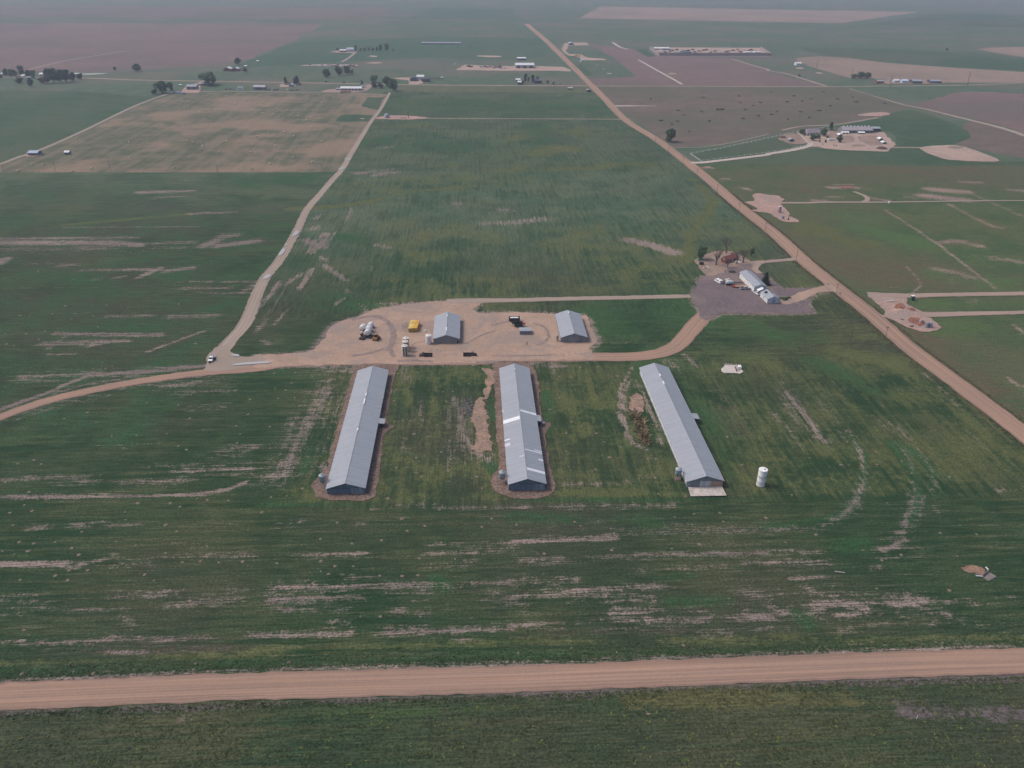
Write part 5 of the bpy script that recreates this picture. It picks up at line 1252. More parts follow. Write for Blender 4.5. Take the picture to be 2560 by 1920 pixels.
p = pickup('white pickup truck parked at the dirt track junction, door open', W('E7', 688, 560), math.pi + .02, WHITE, door_open=True)
p.scale = (1.2, 1.12, 1.15)
silver = M('silver_paint', (.40, .42, .46), .35, .06)
p = pickup('silver pickup truck parked in front of the orange flatbed trailer', W('E3', 1205, 975), -math.pi / 2 + .05, silver); p.scale = (1.1, 1.1, 1.1)
p = pickup('white and black pickup at the corner of the garage', W('E3', 1440, 1080), math.pi * .1, WHITE); p.scale = (1.0, .8, 1.1)
p = pickup('small white pickup beyond the silver tank trailer', W('E3', 870, 812), .5, WHITE); p.scale = (.85, .75, .9)

o = thing('camper_van', 'white van with rounded roof parked alone on the grey gravel', 'van', W('E3', 676, 845), .35)
MB().prism([(-3.1, .5), (2.6, .45), (3.1, .7), (3.0, 1.3), (2.35, 1.5), (1.75, 2.35), (-2.9, 2.45), (-3.1, 2.2)], -1.05, 1.05, axis='x').build('body', WHITE, o, bevel=.14)
MB().add([(-.9, 2.42, 1.5), (.9, 2.42, 1.5), (.82, 1.86, 2.26), (-.82, 1.86, 2.26), (-.9, 2.46, 1.53), (.9, 2.46, 1.53), (.82, 1.9, 2.29), (-.82, 1.9, 2.29)], [(0, 3, 2, 1), (4, 5, 6, 7), (0, 1, 5, 4), (1, 2, 6, 5), (2, 3, 7, 6), (3, 0, 4, 7)]).build('windscreen', GLASS, o)
for sx in (-1, 1):
    MB().box((sx * 1.06, -.2, 1.85), (.04, 3.2, .5)).build('side_window', GLASS, o)
    for y in (1.9, -1.9): wheel(o, sx * .95, y, .4, .28)
MB().box((0, -.6, 2.5), (.8, .8, .12)).build('roof_vent', TRIM, o)
MB().box((0, -3.12, 1.9), (1.5, .05, .55)).build('rear_window', GLASS, o)
o.scale = (1.1, 1.05, 1.05)

o = trailer('silver cylindrical tank on a trailer in the gravel yard', W('E3', 895, 895), -math.pi / 2 + .06, 2.2, 150 * S('E3', 895, 895), .8, BLACK, wheels=4, name='tank_trailer')
LT = 160 * S('E3', 895, 895); rr_ = 34 * S('E3', 895, 895)
MB().lathe([(rr_ * .5, -LT / 2), (rr_ * .9, -LT / 2 + .15), (rr_, -LT / 2 + .4), (rr_, -.05), (rr_ * 1.03, -.04), (rr_ * 1.03, .04), (rr_, .05), (rr_, LT / 2 - .4), (rr_ * .9, LT / 2 - .15), (rr_ * .5, LT / 2)], 24, (0, 0, rr_ + .95), 'y').build('tank', M('pale_galv', (.46, .50, .54), .45), o, True)
MB().box((0, LT * .25, rr_ * 2 + 1.0), (.6, .6, .25)).build('hatch', STEEL, o)
o = trailer('long flatbed trailer with orange-brown deck in the gravel yard', W('E3', 1110, 935), math.pi / 2 + .06, 2.5, 275 * S('E3', 1110, 935), .95, M('orange_deck', (.40, .22, .14), .8, .2), wheels=6, name='flatbed_trailer')
MB().box((0, 4.6, 1.15), (2.0, 1.6, .4)).build('red_winch', M('red_paint'), o)
o = trailer('dark bare trailer frame beside the silver tank trailer', W('E3', 1050, 850), math.pi / 2 - .1, 1.6, 7.0, .55, M('brown_steel', (.10, .075, .065)), wheels=2)
o = thing('implement_frame', 'dark low farm implement behind the white van', 'implement', W('E3', 770, 838), .4)
b = MB(); b.box((0, 0, .8), (.25, 3.4, .25))
for i in range(5): b.box((0, -1.5 + i * .75, .6), (2.2, .18, .18)); b.tube((-.9, -1.5 + i * .75, .6), (-.9, -1.7 + i * .75, 0), .06, n=5); b.tube((.9, -1.5 + i * .75, .6), (.9, -1.7 + i * .75, 0), .06, n=5)
b.build('frame', RUST, o)
for sx in (-1, 1): wheel(o, sx * 1.2, .4, .45, .25)
for nm, x, y, w_, h_, mm, lb in (('dumpster', 345, 500, 88, 70, M('black_green', (.02, .032, .032), .5), 'black dumpster with open lid at the edge of the house lot'), ('dumpster', 316, 412, 84, 40, M('bright_green', (.02, .19, .10), .5), 'bright green dumpster under the leafy tree')):
    s = S('E3', x, y); a, c = w_ * s, HT('E3', x, y, h_) * .75
    o = thing(nm, lb, 'dumpster', W('E3', x, y), -.15, 'dumpsters by the house lot')
    MB().box((0, a * .3, c * .45), (a * .85, a * .55, c * .9), taper=(1.08, 1.1)).build('body', mm, o, bevel=.04)
    MB().box((0, a * .3, c * .94), (a * .97, a * .66, .1)).build('lid', BLACK if 'black' in lb else mm, o)
    for sx in (-1, 1): MB().box((sx * a * .48, a * .3, c * .6), (.14, a * .3, .2)).build('fork_pocket', mm, o)
o = thing('junk_pile', 'low heap of pale scrap and boards on the house lot', 'scrap heap', W('E3', 440, 548))
rj = random.Random(5)
for i in range(16):
    MB().box((rj.uniform(-3, 3), rj.uniform(-1.5, 1.5), .25), (rj.uniform(.5, 1.6), rj.uniform(.3, .9), rj.uniform(.2, .8)), rj.uniform(0, 3)).build('scrap_piece', rj.choice((TRIM, WOOD, CONC_BOX, RUST)), o)
# ring of dark tyre marks
th = np.linspace(0, 2 * math.pi, 20)
ribbon('burnt_ring', [W('E3', 948 + 46 * math.cos(t), 637 + 17 * math.sin(t)) for t in th], .75, m_dirt('burnt_soil', (.045, .04, .045), (.07, .06, .06), .3), .4, .8)

# person by the white pickup
def person(label, loc, rz, shirt, trousers):
    o = thing('person', label, 'person', loc, rz)
    V = [(0, 0, .98), (0, 0, 1.2), (0, 0, 1.42), (0, 0, 1.54), (0, .02, 1.66), (.1, 0, .92), (.12, .03, .5), (.12, 0, .07), (.12, .15, .04), (-.1, 0, .92), (-.12, -.02, .5), (-.12, -.05, .07), (-.12, .1, .04), (.2, 0, 1.42), (.27, .02, 1.14), (.26, .16, .93), (-.2, 0, 1.42), (-.27, .02, 1.14), (-.26, .1, .9)]
    E_ = [(0, 1), (1, 2), (2, 3), (3, 4), (0, 5), (5, 6), (6, 7), (7, 8), (0, 9), (9, 10), (10, 11), (11, 12), (2, 13), (13, 14), (14, 15), (2, 16), (16, 17), (17, 18)]
    rad = [.155, .15, .16, .065, .11, .1, .07, .05, .05, .1, .07, .05, .05, .07, .05, .04, .07, .05, .04]
    me = bpy.data.meshes.new('body'); me.from_pydata(V, E_, []); bo = link_mesh('body', me, o)
    md = bo.modifiers.new('skin', 'SKIN'); bo.modifiers.new('sub', 'SUBSURF').levels = 1
    for i, r in enumerate(rad): me.skin_vertices[0].data[i].radius = (r, r * .8 if i < 3 else r)
    me.skin_vertices[0].data[0].use_root = True
    k = NB('figure_cloth', .85, .1); z = k.sep(k.obj())[2]
    col = k.mix(k.ramp(z, .94, .96), trousers, shirt); col = k.mix(k.ramp(z, 1.5, 1.52), col, (.30, .19, .14)); col = k.mix(k.ramp(z, 1.68, 1.70), col, (.02, .017, .015))
    me.materials.append(k.done(col))
    return o


person('person in dark clothes standing behind the white pickup', W('E7', 622, 716), .2, (.03, .028, .035), (.05, .05, .065))

# ------------------------------------------------------------------ trees
BARK = M('bark', (.10, .08, .068), .95, .3, 2.0)
BARKG = M('grey_bark', (.155, .125, .12), .95, .25, 2.0)
LEAF = m_leaf('leaf_green', (.062, .125, .066), (.125, .185, .092))
LEAFB = m_leaf('leaf_blue_green', (.056, .108, .074), (.102, .156, .104))
LEAFP = m_leaf('leaf_purple_grey', (.095, .085, .090), (.140, .125, .125))
LEAFD = m_leaf('needle_dark', (.020, .036, .024), (.045, .066, .040))


def crown_mesh(name, seed, mat, n=1300, lobes=11, leaf=.055, cone=False, flat=1.0):
    r = np.random.default_rng(seed)
    cs = []
    for i in range(lobes):
        t = r.uniform(0, 2 * math.pi); z = r.uniform(.2, .84); q = r.uniform(.06, .30) * math.sin(math.pi * min(max((z - .05) / .9, .15), .95)) ** .5
        cs.append((q * math.cos(t), q * math.sin(t), z, r.uniform(.14, .24)))
    cs.append((0, 0, .55, .30))
    v, f = [], []
    for i in range(n):
        if cone:
            z = r.uniform(.06, 1.0) ** 1.15; rad = (1 - z * .92) * .52 * (0.65 + .35 * math.sin(z * 34)) * r.uniform(.45, 1.05); t = r.uniform(0, 2 * math.pi)
            p = np.array([rad * math.cos(t), rad * math.sin(t), z])
        else:
            c = cs[r.integers(len(cs))]; d = r.normal(size=3); d /= np.linalg.norm(d); d *= c[3] * r.uniform(.45, 1.0) ** .5
            p = np.array([c[0] + d[0], c[1] + d[1], c[2] + d[2] * .85 * flat])
            if p[2] > 1: p[2] = 1 - (p[2] - 1)
        a = r.normal(size=3); a /= np.linalg.norm(a); b = np.cross(a, r.normal(size=3)); b /= np.linalg.norm(b)
        s = leaf * r.uniform(.6, 1.4); k = len(v)
        v += [tuple(p + a * s), tuple(p + b * s * .7), tuple(p - a * s), tuple(p - b * s * .7)]; f.append((k, k + 1, k + 2, k + 3))
    me = bpy.data.meshes.new(name); me.from_pydata(v, [], f); me.materials.append(mat); return me


def trunk_mesh(seed, mat, top=.62):
    r = random.Random(seed); b = MB()
    b.tube((0, 0, 0), (.015, .01, .28), .035, .026, 7); b.tube((.015, .01, .28), (0, 0, top), .026, .008, 6)
    for i in range(6):
        t = r.uniform(0, 6.28); z = r.uniform(.22, .45); b.tube((0.01, 0.01, z), (math.cos(t) * .24, math.sin(t) * .24, z + r.uniform(.2, .36)), .015, .004, 5)
    return b.mesh('trunk', mat)


CROWNS = {'g': [crown_mesh('crown', s, LEAF) for s in (1, 2, 3)], 'b': [crown_mesh('crown', s, LEAFB) for s in (11, 12)], 'p': [crown_mesh('crown', s, LEAFP, 900) for s in (21, 22)],
          'c': [crown_mesh('crown', 31, LEAFD, 1600, cone=True, leaf=.05)], 's': [crown_mesh('crown', 41, LEAF, 420, 5, .06), crown_mesh('crown', 42, LEAF, 420, 4, .06)]}
TRUNKS = {'g': trunk_mesh(1, BARK), 'b': trunk_mesh(2, BARK), 'p': trunk_mesh(3, BARKG), 'c': trunk_mesh(4, BARK, .9), 's': trunk_mesh(5, BARK)}
TN = [0]


def tree(label, f, x, y, w, h, kind='g', name='leafy_tree', group=None):
    TN[0] += 1
    a, c = w * S(f, x, y) * 1.2, HT(f, x, y, h) * 1.05
    o = thing(name, label, 'tree', W(f, x, y), TN[0] * 1.7, group, (a, a, c))
    link_mesh('trunk', TRUNKS[kind], o); link_mesh('crown', CROWNS[kind][TN[0] % len(CROWNS[kind])], o)
    return o


def bare_mesh(seed):
    r = random.Random(seed); b = MB()

    def grow(p, d, l, rad, lv):
        q = p + d * l; b.tube(p, q, rad, rad * .62, 5 if lv < 3 else 3, cap=False)
        if lv >= 6: return
        for i in range(3 if lv < 2 else 2 if lv < 5 else 3):
            e = (d + Vector((r.uniform(-1, 1), r.uniform(-1, 1), r.uniform(-.25, .7))) * .62).normalized()
            grow(q if i else p + d * l * .8, e, l * r.uniform(.66, .86), rad * .63, lv + 1)
    grow(Vector((0, 0, 0)), Vector((.03, 0, 1)), .22, .048, 0)
    zt = max(v[2] for v in b.v); b.v = [(x / zt, y / zt, z / zt) for x, y, z in b.v]
    return b.mesh('branches', BARKG)


BARE = [bare_mesh(s) for s in (4, 9)]
for i, (x, y, w, h, lb) in enumerate(((630, 495, 280, 330, 'bare spreading tree at the left of the brick house'), (855, 555, 220, 190, 'low bare tree in front of the brick house'), (830, 262, 160, 300, 'tall bare tree behind the brick house'),
                                      (1042, 482, 120, 270, 'slim bare tree at the right end of the brick house'), (1165, 450, 200, 290, 'bare twin-stemmed tree by the driveway'))):
    a, c = w * S('E3', x, y), HT('E3', x, y, h)
    o = thing('bare_tree', lb, 'tree', W('E3', x, y), i * 1.3, 'leafless trees round the brick house', (c * .95, c * .95, c))
    link_mesh('branches', BARE[i % 2], o)
tree('leafy green tree beside the green dumpster', 'E3', 345, 385, 220, 265, 'g')
tree('tall narrow tree with leafy tuft right of the bare trees', 'E3', 1335, 330, 100, 190, 's')
tree('dark conifer standing behind the white workshop', 'E3', 1600, 885, 215, 225, 'c', 'conifer')
for x, y, w, h, lb in ((1990, 1180, 200, 90, 'tangled green shrub clump behind the garage'), (1900, 1160, 120, 60, 'low weedy bush at the garage wall'), (2070, 1150, 110, 55, 'small weedy bush by the driveway bend')):
    a, c = w * S('E3', x, y), HT('E3', x, y, h) * .8
    o = thing('shrub', lb, 'shrub', W('E3', x, y), x, None, (a, a * .8, c)); m_ = link_mesh('foliage', CROWNS['g'][1], o); m_.location.z = -.3; MB().tube((0, 0, 0), (0, 0, .4), .03, n=5).build('stem', BARK, o)

# far trees
for x, y, w, h, k, lb in ((1180, 305, 95, 60, 'b', 'round tree alone in the far left fields'), (993, 297, 32, 27, 'b', 'small bush-like tree left of the round field tree'), (2060, 250, 74, 60, 'b', 'round dark tree above the red barns'), (1800, 425, 180, 104, 'g', 'very broad cottonwood by the far road, grey shed below'),
                          (1400, 495, 135, 98, 'g', 'broad tree where the hay lane ends'), (1475, 472, 55, 66, 'g', 'smaller tree touching the broad hay lane tree'), (1338, 500, 70, 38, 'b', 'low shrubby tree at the foot of the hay lane tree')):
    tree(lb, 'A1', x, y, w, h, k)
for x, y, w, h, k, lb in ((225, 208, 142, 120, 'g', 'round tree, left of the pair north of the far road'), (410, 178, 150, 140, 'b', 'hazy tree behind the left round tree'), (545, 165, 130, 125, 'b', 'hazy tree right of the hazy pair'), (620, 160, 45, 80, 'b', 'thin tree at the end of the hazy group'),
                          (770, 312, 46, 62, 'c', 'small conifer by the white farmhouse'), (960, 290, 140, 115, 'g', 'tall round tree left in the crossroads grove'), (955, 365, 115, 95, 'p', 'grey-green tree low in the crossroads grove'), (1050, 375, 110, 85, 'p', 'grey-green shrubby tree in the crossroads grove'),
                          (1165, 350, 150, 150, 'g', 'dark tall tree right in the crossroads grove'), (1255, 415, 165, 168, 'g', 'big near tree at the end of the field track')):
    tree(lb, 'F5', x, y, w, h, k)
for x, y, w, h, k, lb in ((1900, 425, 70, 115, 'b', 'slim tree by the low red building'), (2085, 425, 115, 145, 'b', 'tall tree right of the low red building'), (2140, 432, 60, 35, 'b', 'low bush beside the tall red-building tree'), (1200, 212, 95, 75, 'b', 'dull tree right of the red barns'), (980, 212, 60, 45, 'b', 'bush between the two red barns')):
    tree(lb, 'F4', x, y, w, h, k)
GROVE = [(130, 350, 120, 160), (240, 355, 140, 145), (335, 355, 120, 140), (470, 330, 150, 190), (600, 370, 150, 150), (705, 385, 150, 150), (672, 575, 160, 190), (430, 495, 170, 130), (1000, 350, 150, 160), (1150, 485, 190, 280), (1300, 485, 220, 270), (1420, 475, 200, 250), (1010, 505, 200, 190), (885, 500, 140, 130), (1560, 455, 170, 190), (1700, 412, 160, 115), (20, 390, 90, 80)]
for i, (x, y, w, h) in enumerate(GROVE):
    tree('tree in the dense dark grove at the far left edge', 'F7', x, y, w, h, 'p' if i in (7, 13, 8, 12) else 'b', 'grove_tree', 'trees of the far left grove')
for x, y, w, h in ((705, 130, 26, 28), (860, 130, 34, 46), (905, 130, 26, 26), (940, 131, 26, 30), (975, 131, 26, 28), (1010, 131, 28, 30), (1045, 131, 28, 32), (1080, 131, 36, 58), (1130, 131, 52, 60), (1185, 127, 24, 14)):
    tree('hazy windbreak tree in a line near the top', 'A2', x, y, w, h, 'b', 'windbreak_tree', 'trees of the far windbreak')
for x, y, w, h, lb in ((1190, 620, 60, 125, 'tall thin tree left of the dark house by the far road'), (1240, 612, 50, 80, 'shorter tree next to the thin one by the dark house'), (1300, 625, 62, 112, 'tree touching the left of the dark house'), (1375, 585, 64, 60, 'low tree behind the dark house'), (1530, 642, 44, 50, 'young tree right of the dark house'), (1622, 655, 46, 52, 'small round tree by the far road'), (1150, 640, 52, 50, 'bush between white sheds and thin trees'), (1720, 655, 18, 26, 'tiny tree nearest the far crossroads')):
    tree(lb, 'F6', x, y, w, h, 'b')
for x, y, w, h, lb in ((740, 368, 60, 38, 'left tree of the clump by the tall poles'), (800, 368, 80, 55, 'middle tree of the clump by the tall poles'), (860, 366, 70, 48, 'right tree of the clump by the tall poles'), (268, 350, 24, 18, 'single bush in the field left of the clump'), (1545, 128, 20, 22, 'lone far tree near the top right')):
    tree(lb, 'A4', x, y, w, h, 'g')
tree('lone upright tree beside the section road pasture', 'A3', 1370, 915, 105, 105, 'g')
for x, y, w, h, lb in ((525, 280, 92, 78, 'round dark tree left of the ranch house'), (560, 306, 50, 50, 'small tree at the left of the ranch house'), (690, 378, 112, 90, 'bright leafy tree before the ranch house'), (770, 352, 82, 60, 'second leafy tree before the ranch house'), (850, 312, 112, 112, 'dark tree right of the ranch house'),
                       (960, 218, 72, 118, 'tallest tree behind the ranch house'), (1110, 202, 50, 42, 'tree at the left end of the ranch barn'), (1090, 405, 104, 90, 'leafy tree in the middle of the ranch yard'), (880, 412, 36, 46, 'young tree by the ranch yard lane'), (790, 408, 26, 42, 'thin young tree near the ranch drive'), (910, 342, 42, 38, 'bush behind the ranch trailer')):
    tree(lb, 'F1', x, y, w, h, 'g')

# ------------------------------------------------------------------ utility poles
def pole(label, f, xt, yt, xb, yb, r=.16, cross=True, group='utility poles along the section road', lean=None):
    h = HT(f, xb, yb, yb - yt) * 1.02
    o = thing('utility_pole', label, 'pole', W(f, xb, yb), 0, group)
    MB().tube((0, 0, 0), (0, 0, h), r, r * .7, 7).build('shaft', WOOD, o)
    if cross:
        c = MB().box((0, 0, h - .7), (2.2, .14, .16)).build('crossarm', WOOD, o)
        for sx in (-1, 0, 1): MB().tube((sx, 0, h - .62), (sx, 0, h - .4), .06, n=6).build('insulator', STEEL, c)
    return o


PL = [('A3', 1240, 872, 1238, 918), ('A3', 1354, 942, 1352, 1002), ('A3', 1480, 1042, 1477, 1102), ('B3', 1601, 80, 1598, 140), ('B3', 1774, 212, 1768, 298), ('B3', 1968, 372, 1958, 462), ('B3', 2198, 540, 2188, 610), ('B4', 248, 752, 242, 868), ('B4', 598, 1068, 581, 1186), ('B4', 1039, 1438, 1011, 1548)]
for i, (f, a, b_, c, d_) in enumerate(PL):
    pole(f'wooden utility pole, number {i + 1} counted from the far end along section road'.replace(f'number {i + 1}', ('first', 'second', 'third', 'fourth', 'fifth', 'sixth', 'seventh', 'eighth', 'ninth', 'tenth')[i]), f, a, b_, c, d_)
pole('lone wooden pole in the grass beside the nearest road pole', 'B4', 735, 1458, 708, 1574, group=None)
pole('short service pole in the grass by the house driveway', 'E3', 1608, 385, 1586, 560, group=None)
pole('thin pole standing in grass below the gravel yard', 'B3', 1690, 1460, 1668, 1590, .1, False, None)
for i, (a, b_, c, d_) in enumerate(((25, 1110, 38, 1175), (464, 1090, 482, 1178), (946, 1085, 958, 1185), (1876, 1125, 1880, 1180))):
    pole(('leftmost', 'second', 'third', 'fourth')[i] + ' pole from the left along the hay field edge', 'A1', a, b_, c, d_, group='poles along the hay field edge')
pole('pole at the hay field edge nearest the dirt track', 'A2', 568, 1105, 571, 1175, group='poles along the hay field edge')
for i, (f, a, b_, c, d_) in enumerate((('A4', 1073, 343, 1050, 456), ('A4', 1746, 323, 1720, 434), ('A4', 736, 272, 720, 362), ('A4', 432, 192, 418, 278), ('A3', 1889, 58, 1896, 152))):
    pole(('tall thick dark pole in front of the far junk farm', 'tall thick dark pole furthest right', 'tall dark pole beside the tree clump', 'thin dark pole in front of the stubble field', 'tall mast above the walled lot')[i], f, a, b_, c, d_, .45 if i < 2 else .3, False, 'tall dark poles in the right distance')
pole('faint pole in the green field left of the section road', 'A3', 1100, 1095, 1096, 1125, .12, True, None)
pole('tall vent stack on the small pad in the green field', 'A2', 1315, 658, 1317, 712, .5, False, None)

# ------------------------------------------------------------------ hay bales
bale = MB().lathe([(.1, -.75), (.8, -.75), (.86, -.68), (.86, .68), (.8, .75), (.1, .75)], 14, (0, 0, .84), 'x').mesh('round_bale', M('hay', (.56, .48, .37), .95, .2, 2.0), True)
BALES = [('A1', p) for p in ((1915, 515), (1580, 570), (1635, 572), (2140, 557), (2038, 583), (1632, 623), (1536, 637), (1828, 637), (2053, 636), (1728, 658), (2130, 685), (1370, 765), (1568, 862), (1115, 918), (1620, 910), (1666, 924), (1957, 913), (2071, 925), (1210, 972), (1752, 951), (1895, 1000), (2166, 1007), (1132, 1048), (280, 1112), (376, 1108), (794, 1140), (1506, 1140), (2178, 1150), (155, 1168), (630, 1168), (1950, 520))]
BALES += [('A2', p) for p in ((437, 521), (588, 520), (670, 533), (570, 572), (57, 574), (94, 615), (182, 627), (377, 640), (304, 648), (60, 667), (152, 678), (207, 682), (365, 695), (480, 702), (548, 687), (440, 727), (480, 788), (894, 750), (760, 766), (107, 840), (248, 830), (8, 868), (330, 868), (748, 848), (167, 947), (570, 913), (338, 974), (323, 1054), (123, 1105), (488, 1090), (510, 512))]
rb = random.Random(2)
for f, p in BALES:
    o = link_mesh('hay_bale', bale, None, (*W(f, p[0], p[1] + 4), .04), rb.uniform(0, 3))
    tag(o, 'round hay bale lying on the mown hay field', 'hay bale', 'round bales on the hay field')

# ------------------------------------------------------------------ gopher mounds
def mound_mesh(seed):
    r = random.Random(seed); v, f = [(0, 0, .30)], []
    for k, (q, z) in enumerate(((.45, .24), (.8, .10), (1.05, 0))):
        for i in range(10):
            t = i * .628 + .2 * k; e = q * r.uniform(.8, 1.2); v.append((e * math.cos(t) * 1.2, e * math.sin(t), z))
    f += [(0, 1 + i, 1 + (i + 1) % 10) for i in range(10)]
    for k in range(2): f += [(1 + k * 10 + i, 11 + k * 10 + i, 11 + k * 10 + (i + 1) % 10, 1 + k * 10 + (i + 1) % 10) for i in range(10)]
    me = bpy.data.meshes.new('mound'); me.from_pydata(v, [], f); me.materials.append(M('mound_soil', (.20, .155, .132), .95, .2, 1.0)); me.shade_smooth(); return me


MND = [mound_mesh(s) for s in range(4)]
SPOTS = {'B1': [(1045, 787), (1130, 793), (1240, 780), (330, 955), (840, 1025), (635, 1030), (565, 1258), (920, 1250), (1545, 1242), (1105, 1270), (175, 1340), (258, 1340), (455, 1327), (615, 1370), (800, 1343), (650, 1325), (388, 1475), (225, 1497), (843, 1435), (45, 1497), (1240, 395), (690, 907), (335, 1547), (55, 1587), (120, 1602), (1690, 1583)],
         'C1': [(430, 85), (910, 208), (968, 187), (885, 155), (195, 357), (25, 410), (1540, 525), (1265, 505), (940, 567), (755, 588), (555, 642), (830, 672), (965, 792), (1180, 785), (1440, 772), (1640, 640), (1755, 740), (2040, 703), (2075, 773), (1610, 910), (1540, 880), (1890, 955), (2050, 850), (1070, 897), (355, 1033), (150, 1030), (290, 1000), (250, 1275), (210, 1387), (85, 1455), (275, 1440), (1080, 1450), (1190, 1372), (1470, 1370), (1555, 1403), (1790, 1345), (1970, 1350), (885, 1530), (1085, 1515), (400, 1565), (705, 1620), (675, 1555), (1430, 1560), (1525, 1615), (1985, 1550), (110, 1562), (45, 1190), (2160, 475), (2145, 605), (1705, 1330)],
         'C2': [(155, 250), (340, 243), (485, 280), (627, 317), (308, 333), (165, 380), (257, 395), (520, 417), (190, 467), (333, 460), (375, 530), (560, 545), (120, 710), (120, 898), (575, 640), (402, 1246), (130, 1320), (265, 1310), (48, 1450), (378, 1538), (1000, 1428), (1140, 1330), (1260, 1508), (1585, 1428), (1460, 1570), (1950, 1578), (1305, 1612), (1980, 1408), (1215, 390), (1400, 245), (1680, 253), (1835, 338), (1190, 488), (1550, 370), (1615, 410), (1700, 408), (1425, 612), (1600, 597), (1565, 697), (1490, 795), (1365, 775), (1415, 862), (1600, 930), (1210, 1065), (1385, 980), (1430, 1140), (1515, 1103), (1670, 1183), (1905, 1142), (1955, 1243), (1295, 900), (1090, 950), (650, 905), (590, 545), (2035, 1505), (700, 1540)],
         'C3': [(410, 277), (305, 337), (410, 462), (330, 562), (490, 567), (515, 668), (605, 705), (770, 430), (913, 273), (863, 333), (800, 842), (938, 888), (470, 768), (728, 768), (840, 975), (470, 923), (487, 1055), (722, 1080), (1238, 1153), (1263, 1292), (1505, 1310), (1243, 990), (1405, 1490), (1575, 1465), (1795, 1455), (1825, 1530), (2195, 1500), (540, 1532), (745, 1527), (853, 1590), (590, 1568), (38, 1560), (1860, 798), (1985, 1040), (590, 200), (740, 190)],
         'C4': [(935, 927), (1155, 1010), (1318, 977), (1187, 953), (1478, 1077), (1570, 1145), (1030, 1370), (360, 980), (630, 1040), (205, 1300), (1205, 1300), (1490, 1630), (1800, 1640), (415, 1645), (2010, 1268), (940, 1037)],
         'D1': [(165, 50), (290, 62), (475, 50), (1005, 45), (620, 100), (240, 128), (680, 160), (125, 152), (475, 340), (172, 375), (595, 297), (755, 293), (585, 380), (1170, 78), (1330, 380), (1250, 330), (1430, 140), (1730, 215), (1890, 226), (2095, 218), (1575, 225), (1640, 558), (1060, 235), (20, 130), (1690, 1100), (185, 1190), (630, 1170), (800, 1185), (205, 810), (1790, 85)],
         'D2': [(180, 232), (560, 215), (680, 258), (840, 258), (557, 300), (625, 325), (490, 405), (285, 1085), (1105, 1083), (1260, 343), (1400, 335), (1720, 195), (1655, 235), (1085, 33), (830, 62), (555, 22), (1590, 158), (1075, 692), (1070, 340), (1410, 190)],
         'D3': [(515, 965), (55, 1010), (1480, 940), (280, 150), (860, 120), (1380, 105), (1620, 68), (905, 1000)], 'D4': [(985, 207), (150, 50), (1150, 160), (1635, 172), (820, 120), (940, 450), (1565, 468)]}
rm = random.Random(4)
for f, L_ in SPOTS.items():
    for (x, y) in L_:
        r_ = rm.uniform(.3, .62) * (1.0 if f[0] in 'CD' else 1.25)
        o = link_mesh('dirt_mound', MND[rm.randrange(4)], None, (*W(f, x, y + 3), ZC[0] * 0 + .012), rm.uniform(0, 6))
        o.scale = (r_, r_, r_ * .8)
        tag(o, 'small pale gopher mound of loose soil in the green field', 'dirt mound', 'gopher mounds in the fields')

# dark brush clumps on the rangeland
SHR = [crown_mesh('foliage', s, m_leaf('dark_brush', (.045, .036, .038), (.075, .060, .058)), 160, 5, .09) for s in (51, 52)]
for f, L_ in {'A3': [(1290, 728), (1430, 733), (1382, 760), (1485, 680), (1440, 640), (1640, 650), (1775, 632), (1815, 630), (1705, 732), (1530, 820), (1970, 574), (2015, 633), (2000, 709), (2130, 687), (2150, 573), (2085, 603), (1960, 516), (1650, 526), (1200, 540)], 'A4': [(225, 515), (295, 562), (370, 540), (735, 525), (768, 567), (600, 540), (540, 602), (438, 641), (280, 652), (78, 650), (32, 675), (172, 715), (357, 703), (1008, 577), (480, 480), (25, 485), (165, 566)]}.items():
    for (x, y) in L_:
        a = rm.uniform(26, 40) * S(f, x, y) * (1.6 if x in (1775, 1815) else 1)
        o = thing('brush_clump', 'dark low brush clump on the brown rangeland', 'brush', W(f, x, y + 5), x, 'brush clumps on the rangeland', (a, a * 1.5, 1.8))
        q = link_mesh('foliage', SHR[x % 2], o); q.location.z = -.22
        MB().tube((0, 0, 0), (0, 0, .35), .02, n=4).build('stem', BARK, o)
# ------------------------------------------------------------------ concrete pit, drain, well equipment
o = thing('concrete_pit', 'concrete lined pit with kerbs and white box in the grass', 'pit', W('E8', 900, 640))
px = [W('E8', *p) for p in ((415, 610), (560, 490), (570, 420), (980, 430), (1150, 470), (1380, 650), (1440, 740), (1280, 830), (1150, 800), (560, 790), (450, 720))]
c0 = o.location
b = MB(); n = len(px)
loc = [(p[0] - c0.x, p[1] - c0.y) for p in px]
b.add([(x, y, .02) for x, y in loc] + [(x, y, .25) for x, y in loc], [tuple(range(n, 2 * n))] + [(i, (i + 1) % n, n + (i + 1) % n, n + i) for i in range(n)])
b.build('slab', M('pale_concrete', (.52, .47, .44), .9, .12), o)
for pts, mm in (([(570, 420), (980, 430)], CONC_BOX), ([(1040, 440), (1190, 680)], CONC_BOX), ([(1110, 440), (1230, 690)], CONC_BOX), ([(1060, 540), (1130, 740)], RUST)):
    a, d_ = (W('E8', *p) for p in pts); mx, my = (a[0] + d_[0]) / 2 - c0.x, (a[1] + d_[1]) / 2 - c0.y
    MB().box((mx, my, .5), (math.hypot(d_[0] - a[0], d_[1] - a[1]), .35, .5), math.atan2(d_[1] - a[1], d_[0] - a[0])).build('kerb', mm, o)
q = W('E8', 1290, 640); s = S('E8', 1290, 640)
w_ = MB().box((q[0] - c0.x, q[1] - c0.y + 1.2, .95), (150 * s, 2.6, 1.35), -.2).build('white_box', WHITE, o, bevel=.08)

